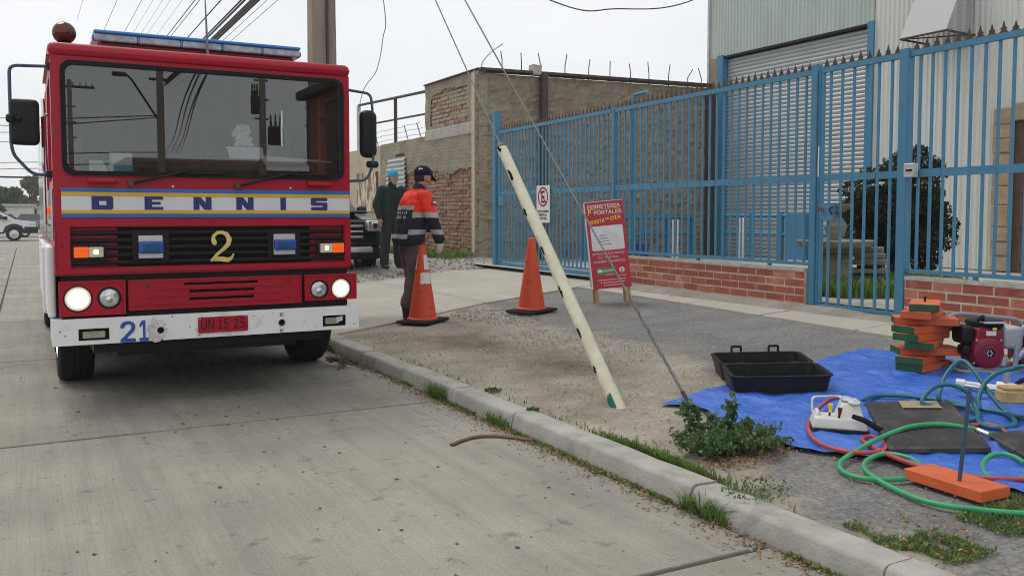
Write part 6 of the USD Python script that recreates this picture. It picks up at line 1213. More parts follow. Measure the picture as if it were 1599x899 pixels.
for k in range(44):
    a = k * 2 * math.pi / 10 + 2.2; f = 1 - .1 * math.sin(k * 1.7); cl.append((1588 + 44 * f * math.cos(a) + 4 * math.sin(k * .9), 718 + 24 * f * math.sin(a) + 3 * math.cos(k * .6), .03 + .012 * (k // 10) + .006 * (k % 2)))
hose("red_hose", "coiled dull red hose heaped beside the second lifting bag", cl, .0115, "hosered", 6)
hose("red_hose", "red hose end reaching from behind the teal coils over the tarp", [(1516, 664, .03), (1540, 662, .03), (1562, 668, .03), (1578, 682, .03), (1584, 698, .03)], .0115, "hosered")
D0 = 5.35
hose("teal_hose", "long teal hydraulic hose rising in big loops over the blue tarp", [(1348, 624, .05), (1366, 618, .03), (1396, 617, .035), (1440, 621, .035), (1490, 629, .035), (1520, 640, .035), (1527, 652, .035), (1505, 655, .035), atd(1470, 638, 5.2), atd(1440, 628, 5.25), atd(1456, 606, 5.3), atd(1480, 600, 5.3), atd(1508, 610, 5.25), atd(1524, 636, 5.2), (1530, 660, .035), (1560, 668, .035), (1585, 660, .035), (1572, 646, .035), (1540, 640, .035), (1500, 634, .035), (1472, 628, .035), atd(1466, 618, 5.42), atd(1478, 584, 5.5), atd(1501, 563, 5.5), atd(1522, 580, 5.4), atd(1548, 618, 5.25), (1574, 645, .03), (1600, 652, .035), (1640, 652, .035)], .0135, "hoseteal", 9)
cl = []
for k in range(34): a = k * 2 * math.pi / 9; cl.append((1560 + (33 + 5 * math.sin(k)) * math.cos(a), 652 + (15 + 3 * math.cos(k * 1.3)) * math.sin(a), .03 + .01 * (k // 9)))
hose("teal_hose", "flat coil of teal hydraulic hose on the tarp behind the lifting bag", cl, .0135, "hoseteal", 6)
hose("teal_hose", "teal hose arching beside the white ram at the right edge", [(1530, 640, .035), atd(1528, 622, 5.25), atd(1538, 598, 5.3), atd(1556, 583, 5.3), atd(1580, 576, 5.3), atd(1612, 577, 5.2), (1680, 640, .035)], .0135, "hoseteal", 9)
# ------------------------------------------------------------------ motor pump
o = at(1510, 590, .012); u, v = np.array(RT), np.array([FW[0], FW[1], 0]) / math.hypot(FW[0], FW[1]); o = o + v * .04
def Q(x, y, z): return o + u * x + v * y + np.array([0, 0, z])
def qb(x0, x1, y0, y1, z0, z1, r=.02): return place(sbx(x0, x1, y0, y1, z0, z1, r, 10), o, u, v)
mp = thing("motor_pump", "petrol driven hydraulic pump with dark red engine in a grey tube frame", "motor pump", o)
part(mp, "frame", bentbar([Q(.03, .42, .03), Q(.02, .42, .1), Q(.07, .42, .36), Q(.16, .42, .39), Q(.62, .42, .345), Q(.66, .42, .05)], .017, .07, 10), M["rollbar"], smooth=40)
part(mp, "frame", bentbar([Q(.36, .03, .03), Q(.375, .03, .2), Q(.41, .03, .345), Q(.5, .03, .365), Q(.62, .05, .345), Q(.66, .05, .04)], .017, .07, 10), M["rollbar"], smooth=40)
part(mp, "skid", [bentbar([Q(.03, .42, .03), Q(.03, .1, .02), Q(.36, .03, .02), Q(.66, .05, .03), Q(.66, .42, .03)], .014, .05, 8), qb(.08, .62, .1, .38, .02, .05, .01)], M["rollbar"], smooth=40)
eg = part(mp, "engine_cover", [qb(.12, .32, .12, .34, .05, .26, .05), tm(m3.Manifold.batch_hull([m3.Manifold.sphere(.02, 10).translate(tuple(Q(*p))) for p in ((.13, .14, .12), (.31, .14, .12), (.17, .14, .3), (.31, .14, .28), (.17, .3, .3), (.31, .3, .28), (.2, .15, .31))]))], M["enginered"], smooth=40)
fan = lathe([(0, -.02), (.105, -.02), (.11, 0), (.105, .03), (.085, .045), (.035, .05), (.03, .03), (0, .03)], 30)
fc = Q(.215, .12, .15); part(mp, "fan_cover", place(fan, fc, u, (0, 0, 1)), M["enginered"], smooth=35)
for rr_ in (.062, .088): part(mp, "fan_ring", place(lathe([(rr_ - .006, 0), (rr_ - .004, .006), (rr_ + .004, .006), (rr_ + .006, 0)], 26), fc - v * (.042 if rr_ < .07 else .033), u, (0, 0, 1)), M["darkred"], smooth=40)
for k in range(5): part(mp, "cooling_fin", qb(.15, .33, .2, .345, .29 + .008 * k - .02, .293 + .008 * k - .02, .001), M["alu"])
for sx_, sz_ in ((-.1, -.07), (.1, -.07), (-.085, .09), (.085, .09)): part(mp, "bolt", place(lathe([(0, 0), (.008, 0), (.008, .006), (0, .006)], 6), fc + u * sx_ + np.array([0, 0, sz_]) - v * .018, u, (0, 0, 1)), M["alu"])
part(mp, "fan_grille", [place(lathe([(0, 0), (.03, 0), (.03, .004), (0, .004)], 14), fc - v * .032, u, (0, 0, 1))], M["black"])
for k in range(6): a = k * math.pi / 3; part(mp, "fan_slot", place(rbox(-.005, .005, -.009, .009, 0, .003, .001), fc - v * .0365 + u * .018 * math.cos(a) + np.array([0, 0, .018 * math.sin(a)]), u, (0, 0, 1)), M["alu"])
part(mp, "air_filter", qb(.055, .15, .14, .32, .2, .33, .03), M["black"], smooth=40); part(mp, "carburettor", qb(.05, .11, .12, .22, .13, .2, .02), M["black"], smooth=40)
part(mp, "silencer", qb(.16, .36, .16, .34, .315, .37, .02), M["black"], smooth=40); part(mp, "fuel_tank", qb(.335, .475, .12, .36, .17, .33, .03), M["galv"], smooth=40); part(mp, "top_plate", qb(.18, .34, .1, .2, .352, .362, .004), M["alu"])
part(mp, "spec_label", place(rbox(0, .07, 0, .032, 0, .002, .0005), Q(.205, .118, .268), u, (0, .0, 1)), M["signwhite"])
part(mp, "warning_tag", place(rbox(0, .03, 0, .02, 0, .002, .0005), Q(.25, .12, .305), u, (0, .0, 1)), M["signyellow"])
part(mp, "spark_lead", tube(spline([Q(.15, .15, .37), Q(.19, .14, .40), Q(.22, .2, .37)], 6), .012, 6), M["black"])
part(mp, "hydraulic_tank", qb(.48, .64, .1, .36, .06, .28, .03), M["enginered"], smooth=40); part(mp, "hose_fitting", [cyl(Q(.36, .06, .1), Q(.42, .02, .17), .024), cyl(Q(.41, .025, .16), Q(.425, .01, .18), .03)], M["alu"])
part(mp, "pull_cord", sbx(*(lambda c: (c[0] - .02, c[0] + .02, c[1] - .02, c[1] + .02, c[2] - .03, c[2] + .03))(Q(.32, .1, .09)), .01), M["galv"])
# ------------------------------------------------------------------ ram and timber block at the edge
e0, e1 = np.array(atd(1499, 601, 5.62)), np.array(atd(1556, 608, 5.5)); dr = (e1 - e0) / np.linalg.norm(e1 - e0)
rt_ = thing("hydraulic_ram", "silver hydraulic ram with white handle and orange grip lying on the tarp", "rescue ram", e0)
part(rt_, "ram_head", cyl(e0 - dr * .02, e0 + dr * .03, .042, n=16), M["alu"]); part(rt_, "piston", cyl(e0 + dr * .03, e1, .033, n=16), M["chrome"], smooth=40); part(rt_, "cylinder", cyl(e1, e1 + dr * .14, .052, n=18), M["whitep"], smooth=40)
part(rt_, "grip", tube(spline([e1 + dr * .1 + (0, 0, .04), e1 + dr * .16 + (0, 0, .085), e1 + dr * .3 + (0, 0, .08), e1 + dr * .38 + (0, 0, .03)], 6), .014, 8), M["black"]); part(rt_, "orange_grip", cyl(e1 + dr * .14, e1 + dr * .36, .036, n=14), M["coneo"]); part(rt_, "valve", cyl(e1 + dr * .05 + (0, 0, .03), e1 + dr * .05 + (0, 0, .12), .02), M["alu"])
w0 = np.array(atd(1566, 631, 5.0)); w0[2] = max(w0[2], tz(w0[0], w0[1]) + .004)
tb = thing("timber_block", "bare timber block with chamfered edge lying before the ram", "timber block", w0)
part(tb, "block", place(rbox(0, .32, 0, .12, 0, .075, .012), w0, u + v * -.1, v), M["woodblk"]); part(tb, "top_batten", place(rbox(.01, .3, .01, .11, .0752, .092, .005), w0, u + v * -.1, v), M["woodtan"])
# ------------------------------------------------------------------ bits on the road and in the gutter
p = [onz(705, 693, .012), onz(722, 686, .012), onz(745, 680, .014), onz(775, 679, .014), onz(805, 682, .014), onz(832, 685, .02)]
g = tube(spline(p, 6), .014, 6); g.vertices[:, 2] = .004 + (g.vertices[:, 2] - .004) * .6
solo("brown_strap", g, M["brown"], "curved reddish brown strap lying on the road by the kerb", "strap")
rng = np.random.default_rng(5)
for (px, py, n, s, lab) in ((540, 568, 9, .2, "torn dry bark lying on the road in front of the kerb side wheel"), (512, 545, 16, .22, "heap of dry bark and palm scraps in the gutter beside the wheel")):
    c = onz(px, py, 0); gs = []
    for k in range(n):
        a = rng.uniform(0, math.pi); q = c + (rng.normal(0, s * .4), rng.normal(0, s * .6), .01 + .012 * rng.uniform(0, 3)); q[0] = min(q[0], 2.67); L = rng.uniform(.06, .2); d = np.array([math.cos(a), math.sin(a), .1])
        gs.append(tube(spline([q - d * L, q + (0, 0, .025), q + d * L], 4), [.004] + [.012] * 7 + [.004], 4))
    solo("bark_debris", gs, M["palm"], lab, "debris")
# ------------------------------------------------------------------ people
FH = np.array([FW[0], FW[1], 0]) / math.hypot(FW[0], FW[1])
class Body:
    def __init__(s, base, f, k=1.0):
        s.o = np.asarray(base, float); s.f = f / np.linalg.norm(f); s.r = np.array([s.f[1], -s.f[0], 0]); s.k = k
    def __call__(s, f, r, z): return s.o + s.k * (s.f * f + s.r * r + np.array([0, 0, z]))
    def bones(s, L): return [(s(*a), ra * s.k, s(*b), rb * s.k) for a, ra, b, rb in L]
    def local(s, P): q = (np.asarray(P) - s.o) / s.k; return q @ s.f, q @ s.r, q[:, 2]
def hand_bones(w, d, side, curl, fw=(1, 0, 0)):
    """palm, four fingers and a thumb in body coordinates; w wrist, d pointing down the hand, side across the knuckles"""
    w, d, c = np.array(w, float), np.array(d, float), np.array(side, float); d /= np.linalg.norm(d); c = c - d * (c @ d); c /= np.linalg.norm(c); n = np.cross(d, c) * curl; B = []
    for k in (-1, 0, 1): B.append((w, .024, w + d * .085 + c * .024 * k, .0165))
    for k, ln in zip((-1.5, -.5, .5, 1.5), (.062, .075, .08, .072)):
        a = w + d * .09 + c * .0185 * k; b = a + d * ln * .5 + n * .008; e = b + d * ln * .4 + n * .024; B += [(a, .0105, b, .0095), (b, .0095, e, .008)]
    t0 = w + d * .03 + c * .025; t1 = t0 + d * .035 + c * .028 + n * .01; t2 = t1 + d * .03 + n * .012; B += [(t0, .014, t1, .0115), (t1, .0115, t2, .0095)]
    return [(tuple(a), ra, tuple(b), rb) for a, ra, b, rb in B]
def head_bones(c, tilt=0.0, beard=False):
    c = np.array(c); ct, st = math.cos(tilt), math.sin(tilt)
    def h(f, r, z): return tuple(c + np.array([f * ct + z * st, r, z * ct - f * st]))
    B = [(h(-.02, 0, .035), .088, h(.02, 0, .03), .084), (h(.03, 0, .02), .072, h(.045, 0, -.075), .045), (h(.05, -.028, -.055), .03, h(.05, .028, -.055), .03), (h(.07, -.03, .03), .024, h(.07, .03, .03), .024),
         (h(.098, 0, .01), .011, h(.112, 0, -.02), .015), (h(.09, -.018, -.052), .012, h(.09, .018, -.052), .012), (h(.05, -.05, -.01), .03, h(.05, .05, -.01), .03)]
    for s in (-1, 1): B.append((h(-.005, s * .084, .012), .014, h(.0, s * .088, -.022), .011))
    return B, h
def split(t, g, B, zones, default):
    """one surface of cloth, cut into panels by where it lies on the body"""
    f, r, z = B.local(g.triangles_center); idx = np.full(len(g.faces), len(zones))
    for k in range(len(zones) - 1, -1, -1): idx[zones[k][2](f, r, z)] = k
    for k in range(len(zones) + 1):
        m = idx == k
        if m.any():
            nm, mt = (zones[k][0], zones[k][1]) if k < len(zones) else default
            q = g.submesh([np.nonzero(m)[0]], append=True, repair=False); part(t, nm, q, M[mt], smooth=True)
# ---- man in the orange jacket
hb = at(640, 499); B1 = Body(hb, .86 * RT + .5 * FH)
P1 = thing("person", "person in orange and navy high visibility jacket and cap, turned away behind the taped cone", "person", hb)
RS, RE, RWR = (.10, .2, 1.42), (.15, .3, 1.18), (.245, .285, .94); LS, LE, LW = (.10, -.2, 1.42), (.16, -.27, 1.18), (.32, -.15, 1.06)
H1, h1 = head_bones((.17, 0, 1.645), .28)
legs = [((.03, s * .09, .92), .085, (.06 - .03 * s, s * .1, .5), .058) for s in (-1, 1)] + [((.06 - .03 * s, s * .1, .5), .055, (-.01 - .06 * s, s * .1, .09), .04) for s in (-1, 1)] + [((-.01 - .06 * s, s * .1, .06), .04, (.14 - .06 * s, s * .12, .035), .03) for s in (-1, 1)]
body = legs + [((.03, -.08, .95), .1, (.03, .08, .95), .1), ((.03, 0, .95), .12, (.08, 0, 1.25), .12), ((.08, -.08, 1.3), .1, (.08, .08, 1.3), .1), ((.1, -.15, 1.42), .055, (.1, .15, 1.42), .055), ((.1, 0, 1.42), .06, (.15, 0, 1.6), .055), (RS, .05, RE, .042), (RE, .04, RWR, .03), (LS, .05, LE, .042), (LE, .04, LW, .03)] + H1
body += hand_bones(RWR, (.06, 0, -1), (1, -.2, 0), 1) + hand_bones(LW, (.8, .5, -.2), (0, 0, 1), 1)
sk = part(P1, "body", blobs(B1.bones(body), .014, 4, 12), M["skin"], smooth=True)
jb = [((-.01, -.1, .95), .15, (.07, -.1, 1.3), .145), ((-.01, .1, .95), .15, (.07, .1, 1.3), .145), ((.0, 0, .93), .16, (.08, 0, 1.3), .15), ((-.03, 0, .95), .15, (.03, 0, 1.32), .14), ((.09, -.17, 1.40), .088, (.09, .17, 1.40), .088), ((.06, -.1, 1.38), .1, (.06, .1, 1.38), .1), ((.10, 0, 1.42), .1, (.13, 0, 1.525), .073),
      (RS, .09, RE, .078), (RE, .078, RWR, .062), (LS, .09, LE, .078), (LE, .078, LW, .062)]
jk = tm(m3.Manifold.batch_boolean([m3.Manifold.batch_hull([m3.Manifold.sphere(ra, 18).translate(tuple(map(float, a))), m3.Manifold.sphere(rb, 18).translate(tuple(map(float, b)))]) for a, ra, b, rb in B1.bones(jb)], m3.OpType.Add).trim_by_plane((0, 0, 1), float(hb[2] + .885)).refine_to_length(.013)); jk.merge_vertices()
trimesh.smoothing.filter_taubin(jk, 0.5, 0.52, iterations=10); jk = warp(warp(jk, .014, 7, 2), .007, 19, 5)
arm = lambda f, r, z: (r > .2) & (z < 1.44)
split(P1, jk, B1, [("collar", "navycloth", lambda f, r, z: z > 1.515), ("arm_stripe", "silver", lambda f, r, z: arm(f, r, z) & (z < 1.245) & (z > 1.185)), ("orange_yoke", "hivis", lambda f, r, z: arm(f, r, z) & (z >= 1.245)),
    ("cuff_stripe", "silver", lambda f, r, z: arm(f, r, z) & (z < 1.05) & (z > .995)), ("jacket_sleeve", "navycloth", lambda f, r, z: arm(f, r, z)), ("orange_front", "hivis", lambda f, r, z: (f > .15) & (z > 1.17) & (r > -.1)), ("back_stripe", "silver", lambda f, r, z: (z > 1.275) & (z < 1.32)), ("orange_yoke", "hivis", lambda f, r, z: z >= 1.32), ("hem_stripe", "silver", lambda f, r, z: (z > .945) & (z < .995) & (f < .06))], ("jacket", "navycloth"))
tr = blobs(B1.bones([((.03, s * .095, .93), .125, (.06 - .03 * s, s * .1, .5), .1) for s in (-1, 1)] + [((.06 - .03 * s, s * .1, .5), .098, (-.01 - .06 * s, s * .1, .2), .08) for s in (-1, 1)] + [((.03, -.06, .95), .12, (.03, .06, .95), .12)]), .022, 8); part(P1, "trousers", warp(warp(tr, .014, 8, 4), .008, 22, 6), M["trous"], smooth=True)
for s in (-1, 1): part(P1, "boot", blobs(B1.bones([((-.02 - .06 * s, s * .1, .16), .06, (-.01 - .06 * s, s * .1, .05), .056), ((-.01 - .06 * s, s * .1, .045), .05, (.16 - .06 * s, s * .12, .037), .04)]), .018, 5), M["boot"], smooth=True)
part(P1, "glove", blobs(B1.bones([(a, ra * 1.3, b, rb * 1.3) for a, ra, b, rb in hand_bones(RWR, (.06, 0, -1), (1, -.2, 0), 1)] + [((RWR[0], RWR[1], RWR[2] + .04), .042, RWR, .04)]), .009, 3), M["glove"], smooth=True)
cpm = m3.Manifold.batch_hull([m3.Manifold.sphere(r * 1.0, 20).translate(tuple(map(float, B1(*h1(f, 0, z))))) for f, z, r in ((-.022, .045, .096), (.022, .045, .092), (0, .065, .082))]).trim_by_plane(tuple(map(float, B1.f * .28 * -1 * 0 + np.array([0, 0, 1]))), float(B1(*h1(0, 0, .03))[2]))
part(P1, "cap", tm(cpm), M["capnavy"], smooth=50)
part(P1, "cap_brim", tm(m3.Manifold.batch_hull([m3.Manifold.sphere(.006, 6).translate(tuple(map(float, B1(*h1(f, r, z))))) for f, r, z in ((.08, -.07, .045), (.08, .07, .045), (.15, -.05, .02), (.15, .05, .02), (.168, 0, .015))])), M["capnavy"])
part(P1, "cap_badge", tm(m3.Manifold.batch_hull([m3.Manifold.sphere(.006, 6).translate(tuple(map(float, B1(*h1(f, r, z))))) for f, r, z in ((-.09, .055, .06), (-.06, .078, .06), (-.09, .05, .085), (-.06, .07, .09))])), M["signwhite"])
hm = m3.Manifold.batch_hull([m3.Manifold.sphere(.088, 18).translate(tuple(map(float, B1(*h1(-.02, 0, .03))))), m3.Manifold.sphere(.062, 14).translate(tuple(map(float, B1(*h1(-.035, 0, -.02)))))]); part(P1, "hair", tm(hm), M["hair"], smooth=50)
bk = -B1.f
def on_back(f, r, z): return B1(f, r, z)
for k, (z, w) in enumerate(((1.225, 6), (1.175, 6))):
    for j in range(w):
        p, r_0 = None, .13 - j * .035
        loc, _, _ = jk.ray.intersects_location([B1(-1.0, r_0, z)], [B1.f])
        if len(loc):
            p = min(loc, key=lambda q: np.linalg.norm(q - B1(-1, r_0, z))) - B1.f * .004; part(P1, "back_lettering", place(ext(U((0, 0, .024, .007), (0, 0, .007, .03), (.0, .023, .02, .03)) if (j + k) % 2 else U((0, 0, .007, .03), (.016, 0, .023, .03), (0, .012, .02, .018)), .002), p, -B1.r * -1 if False else np.cross(B1.f, [0, 0, 1.0]), (0, 0, 1)), M["signwhite"])
loc, _, _ = jk.ray.intersects_location([B1(.12, 1, 1.325)], [-B1.r])
if len(loc):
    p = max(loc, key=lambda q: (q - B1.o) @ B1.r) + B1.r * .004
    part(P1, "shoulder_flag", place(ext(sbox(0, .022, .065, .045), .002), p, B1.f, (0, 0, 1)), M["signwhite"]); part(P1, "shoulder_flag", place(ext(sbox(0, 0, .065, .021), .002), p, B1.f, (0, 0, 1)), M["signred"]); part(P1, "shoulder_flag", place(ext(sbox(0, .022, .024, .045), .001), p + B1.r * .0025, B1.f, (0, 0, 1)), M["numblue"])
rd_ = thing("hand_radio", "black hand radio with aerial clipped to the orange jacket's chest", "radio", B1(.25, .1, 1.2)); part(rd_, "case", tm(m3.Manifold.batch_hull([m3.Manifold.sphere(.008, 6).translate(tuple(map(float, B1(f, r, z)))) for f in (.235, .265) for r in (.08, .13) for z in (1.14, 1.25)])), M["black"]); part(rd_, "aerial", tube([B1(.25, .11, 1.24), B1(.255, .11, 1.42)], .008, 6), M["black"])
# ---- man in the green fleece
gb = at(612, 419); dd = ray(606, 265); nn = FH; tp_ = CAM + dd * ((gb - CAM) @ nn / (dd @ nn)); kg = (tp_[2] - gb[2]) / 1.79
B2 = Body(gb, .62 * RT - .78 * FH, kg)
P2 = thing("person", "person in dark green fleece and cyan beanie standing by the brick wall", "person", gb)
RS, RE, RWR = (0, .2, 1.42), (-.03, .29, 1.15), (.03, .27, .93); LS, LE, LW = (0, -.2, 1.42), (-.03, -.29, 1.15), (.05, -.25, .95)
H2, h2 = head_bones((.06, 0, 1.635), .0)
stn = lambda s: (.0, s * .13, .5)
legs = [((0, s * .09, .92), .085, stn(s), .058) for s in (-1, 1)] + [(stn(s), .055, (-.02, s * .15, .09), .04) for s in (-1, 1)] + [((-.02, s * .15, .06), .04, (.13, s * .18, .035), .03) for s in (-1, 1)]
body = legs + [((0, -.08, .95), .1, (0, .08, .95), .1), ((0, 0, .95), .12, (0, 0, 1.25), .12), ((0, -.08, 1.3), .1, (0, .08, 1.3), .1), ((0, -.15, 1.42), .055, (0, .15, 1.42), .055), ((0, 0, 1.42), .06, (.04, 0, 1.6), .055), (RS, .05, RE, .042), (RE, .04, RWR, .03), (LS, .05, LE, .042), (LE, .04, LW, .03)] + H2
body += hand_bones(RWR, (.1, 0, -1), (1, -.2, 0), 1) + hand_bones(LW, (.1, .1, -1), (1, .2, 0), -1)
part(P2, "body", blobs(B2.bones(body), .014, 4, 12), M["skindark"], smooth=True)
jb = [((0, -.1, .95), .13, (0, -.1, 1.3), .135), ((0, .1, .95), .13, (0, .1, 1.3), .135), ((0, 0, .94), .15, (0, 0, 1.3), .145), ((0, -.17, 1.4), .085, (0, .17, 1.4), .085), ((0, 0, 1.42), .1, (.03, 0, 1.53), .075), (RS, .088, RE, .076), (RE, .076, RWR, .056), (LS, .088, LE, .076), (LE, .076, LW, .056)]
part(P2, "fleece", warp(warp(blobs(B2.bones(jb), .02, 8), .012, 8, 3), .006, 22, 8), M["greencloth"], smooth=True)
part(P2, "zip", tube([B2(.155, 0, 1.0), B2(.15, 0, 1.2), B2(.14, 0, 1.4)], .006, 5), M["black"])
part(P2, "trousers", warp(blobs(B2.bones([((0, s * .09, .9), .115, stn(s), .09) for s in (-1, 1)] + [(stn(s), .09, (-.02, s * .15, .1), .078) for s in (-1, 1)] + [((0, -.06, .9), .12, (0, .06, .9), .12)]), .025, 6), .012, 9, 5), M["darktrous"], smooth=True)
for s in (-1, 1): part(P2, "shoe", blobs(B2.bones([((-.03, s * .15, .09), .05, (-.02, s * .15, .045), .05), ((-.02, s * .15, .045), .05, (.14, s * .18, .037), .038)]), .018, 4), M["boot"], smooth=True)
bm_ = m3.Manifold.batch_hull([m3.Manifold.sphere(r * kg, 20).translate(tuple(map(float, B2(*h2(f, 0, z))))) for f, z, r in ((-.025, .04, .1), (.012, .05, .095), (-.01, .08, .08))]).trim_by_plane((0, 0, 1), float(B2(*h2(0, 0, .03))[2]))
part(P2, "beanie", tm(bm_), M["beanie"], smooth=50); part(P2, "hair", tm(m3.Manifold.sphere(.075 * kg, 14).translate(tuple(map(float, B2(*h2(-.035, 0, -.0)))))), M["hair"], smooth=50)
part(P2, "beard", blobs(B2.bones([(h2(.06, -.03, -.07), .026, h2(.06, .03, -.07), .026), (h2(.075, 0, -.085), .025, h2(.06, 0, -.1), .025), (h2(.04, -.055, -.04), .02, h2(.06, -.035, -.07), .02), (h2(.04, .055, -.04), .02, h2(.06, .035, -.07), .02)]), .014, 3), M["beard"], smooth=True)
for BB, hh, PP in ((B1, h1, P1), (B2, h2, P2)):
    for s in (-1, 1): part(PP, "eye", tm(m3.Manifold.sphere(.0085 * BB.k, 10).translate(tuple(map(float, BB(*hh(.088, s * .03, .008)))))), M["black"], smooth=True)
# ------------------------------------------------------------------ plants
rng = np.random.default_rng(21)
def grassy(name, label, xy, h, w=.005, lean=.6, cat_=None, kind="stuff", zf=None, mat="grass", group=None):
    xy = np.asarray(xy); z = np.array([(float(gz(x, y)) if x > 2.886 else (.106 if x > 2.73 else 0.0)) - .008 for x, y in xy]) if zf is None else np.full(len(xy), zf)
    return solo(name, blades(np.column_stack([xy, z]), h, rng, w, lean), M[mat], label, cat_ or "grass", group, kind=kind)
ys_ = np.concatenate([rng.uniform(1.9, 6.9, 3200), rng.normal(2.9, .5, 500), rng.normal(5.6, .5, 400), rng.uniform(6, 9, 300)])
grassy("gutter_grass", "thin green grass growing along the foot of the kerb", [(2.71 - abs(rng.normal(0, .03)), y) for y in ys_ if meshkit.noise(np.array([y * 2.6, 0, 0]), 3) > .3], .028, .003, .9)
pts = [(2.89 + abs(rng.normal(0, .035)), y) for y in np.concatenate([rng.normal(3.75, .28, 1500), rng.uniform(3.0, 7.5, 120)])]
grassy("verge_grass", "short bright grass strip behind the kerb beside the weeds", pts, .035, .0035, .9)
pts = [q for q in np.vstack([inside(2200, 3.1, 2.18, .24, .14, rng), inside(2600, 3.5, 2.21, .27, .15, rng), inside(1300, 3.8, 2.27, .12, .14, rng), inside(500, 2.95, 2.4, .06, .16, rng)]) if q[0] > 2.89 and meshkit.fbm(np.array([q[0] * 7, q[1] * 7, 0]), 2, 4) > .5]
grassy("verge_grass", "patchy grass at the lower right corner of the pavement", pts, .02, .0028, 1.2)
grassy("bank_grass", "green grass at the foot of the old brick wall behind the two people", [(rng.uniform(7.35, 7.98), y) for y in np.concatenate([rng.uniform(16.2, 20.5, 1500), rng.normal(19, .8, 900)])], .13, .009, .8)
grassy("garden_grass", "lush garden grass behind the small blue gate", [q for q in inside(3800, 9.1, 7.5, 1.3, .85, rng) if q[0] > 8.0], .2, .012, .7, zf=.44)
grassy("garden_grass", "low garden plants along the yard side of the short brick wall", [(8.3 + rng.uniform(0, 1.2), rng.uniform(4.4, 6.3)) for _ in range(1500)], .16, .012, .8, zf=.44)
for px, py, n, h, lab in ((686, 620, 240, .13, "big grass tuft leaning out of the gutter before the leaning pole"), (792, 660, 110, .11, "small grass tuft in the broken kerb joint left of the leaning pole's foot"), (1128, 800, 200, .12, "grass tuft growing in the gap between two kerb stones below the weeds")):
    c = onz(px, py, 0); t = thing("grass_tuft", lab, "grass tuft", (min(c[0], 2.70), c[1], 0)); q = inside(n, min(c[0], 2.70), c[1], .035, .17, rng)
    part(t, "leaves", blades(np.column_stack([np.minimum(q[:, 0], 2.712), q[:, 1], np.zeros(n)]), h * .8, rng, .0035, 1.3), M["grass"])
for px, py, r_, lab in ((770, 610, .06, "small sprawling weed on the pavement edge left of the pole"), (832, 640, .04, "tiny weed in the kerb crack near the pole's foot"), (1160, 668 - 265 + 60, .09, "small weed at the foot of the long low brick wall"), (1180, 772, .16, "grey green weed sprawling over the kerb top by the gap")):
    c = at(px, py); t = thing("weed_plant", lab, "weed", c)
    q = inside(170, c[0], c[1], r_ * 1.1, r_ * .8, rng); P_ = np.column_stack([q, np.maximum(np.full(170, c[2]), .1) + rng.uniform(0, r_ * .3, 170)])
    part(t, "leaves", leaves(P_, .012, rng), M["weed"]); part(t, "stem", [tube([c, c + (x, y, .02)], .002, 4) for x, y in inside(6, 0, 0, r_, r_, rng)], M["stem"])
# the big weed at the guy wire
c = np.array([3.27, 3.64, float(gz(3.27, 3.64))]); t = thing("weed_plant", "large leafy green weed growing round the guy wire's foot beside the tarp", "weed", c); sp = []; lf = []; ss = []
stems = [((rng.normal(0, .13), rng.normal(-.02, .08)), rng.uniform(.03, .10)) for _ in range(80)] + [((-.10, .24), .22), ((-.07, .2), .19), ((-.13, .2), .17), ((.14, .12), .23), ((.12, .1), .17), ((.0, .14), .15), ((.12, -.05), .14), ((.2, -.08), .12)]
for (dx, dy), h in stems:
    a = rng.uniform(0, 6.28); l = rng.uniform(.03, .13) * (1 if h < .135 else .25); top = c + (dx + l * math.cos(a), dy + l * math.sin(a), h); b0 = c + (dx * .6, dy * .6, -.01); P_ = spline([b0, (b0 + top) / 2 + (0, 0, h * .25), top], 5); sp.append(tube(P_, .003, 4))
    for p in P_[2:]:
        n = 6; lf.append(p + rng.normal(0, .016, (n, 3))); ss.append(np.full(n, .021 if h < .135 else .028))
part(t, "stem", sp, M["stem"]); part(t, "leaves", leaves(np.vstack(lf), np.concatenate(ss), rng, 1.5, .5), M["weed"])
q = np.vstack([inside(420, 3.28, 3.48, .3, .16, rng), np.column_stack([2.69 - abs(rng.normal(0, .05, 1300)), rng.uniform(1.9, 8.5, 1300)]), inside(160, 3.0, 2.3, .3, .25, rng), inside(60, 2.6, 8.6, .1, .5, rng)]); q = q[(q[:, 0] > 2.89) | (q[:, 0] < 2.71)]
zz = np.array([float(gz(x, y)) if x > 2.88 else .0 for x, y in q]) + rng.uniform(.0, .012, len(q))
solo("leaf_litter", leaves(np.column_stack([q, zz]), .015, rng, 1.6, 1.6), M["litter"], "brown dry leaf litter in the gutter and under the weeds", "leaf litter", kind="stuff")
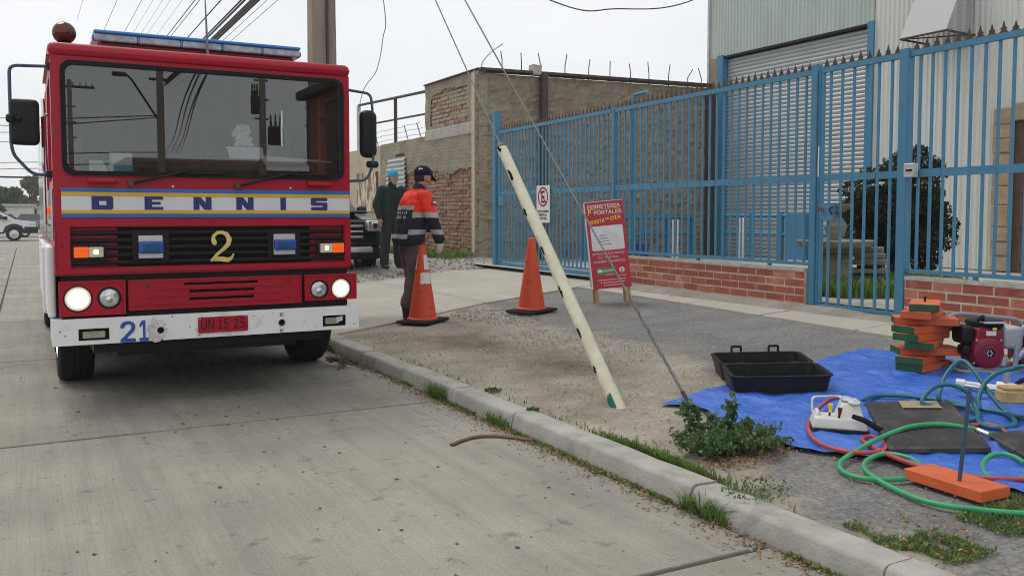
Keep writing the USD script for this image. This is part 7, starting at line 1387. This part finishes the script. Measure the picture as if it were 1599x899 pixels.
def tree(name, label, base, hgt, rad, n, size, mat, trunk_r, crown_lo=.25, clumps=26, cat_="tree", seed=0, sq=1.0):
    r = np.random.default_rng(seed); base = np.asarray(base, float); t = thing(name, label, cat_, base); br = [tube([base, base + (0, 0, hgt * .3), base + (.02 * hgt, 0, hgt * .75)], [trunk_r, trunk_r * .8, trunk_r * .25], 7)]; P_ = []
    cz = base[2] + hgt * (crown_lo + 1) / 2; rz = hgt * (1 - crown_lo) / 2
    for k in range(clumps):
        d = r.normal(size=3); d /= np.linalg.norm(d); q = r.uniform(.4, 1.12); c = np.array([base[0] + d[0] * rad * q, base[1] + d[1] * rad * q, cz + d[2] * rz * q * sq]); s = r.uniform(.17, .36) * rad
        m = int(n / clumps); e = r.normal(size=(m, 3)); e /= np.linalg.norm(e, axis=1, keepdims=True); P_.append(c + e * s * r.uniform(.35, 1.0, (m, 1)) ** .5 * [1, 1, .8])
        s0 = base + (0, 0, hgt * r.uniform(.2, .6)); br.append(tube([s0, (s0 + c) / 2 + (0, 0, .03 * hgt), c], [trunk_r * .4, trunk_r * .25, trunk_r * .1], 5))
    part(t, "trunk", br, M["bark"]); part(t, "crown", leaves(np.vstack(P_), size, r), M[mat])
tree("garden_bush", "dark round bush standing against the white wall behind the small gate", (10.45, 8.28, .44), 1.75, .62, 30000, .034, "bush", .05, .02, 120, "bush", 3)
for px, y, hp, rad, mat, lab in ((4, 92, 286, 1.7, "treeg", "dull green tree far off above the white pickup"), (51, 100, 276, 1.35, "treey", "yellowing tree far off close beside the fire engine"), (-34, 80, 280, 2.2, "treeg", "dark green tree far off at the left edge"), (24, 150, 322, 1.6, "treeg", "small hazy tree at the far end of the street")):
    c = ony(px, hp, y); tree("street_tree", lab, (c[0], y, 0), c[2], rad, 5200, .3, mat, .16, .22, 30, "tree", px + 100)
# ------------------------------------------------------------------ autumn haze
hz = usdkit.material(stage, "/World/Looks/haze_air", {"v": ("principled_volume", {"color": (0.9, 0.92, 0.95), "density": 0.0009, "anisotropy": 0.2})}, volume="v.volume")
solo("haze", box(-420, 420, -310, 610, -1.1, 16.0), hz, "pale autumn haze hanging over the whole street", "haze", kind="stuff")
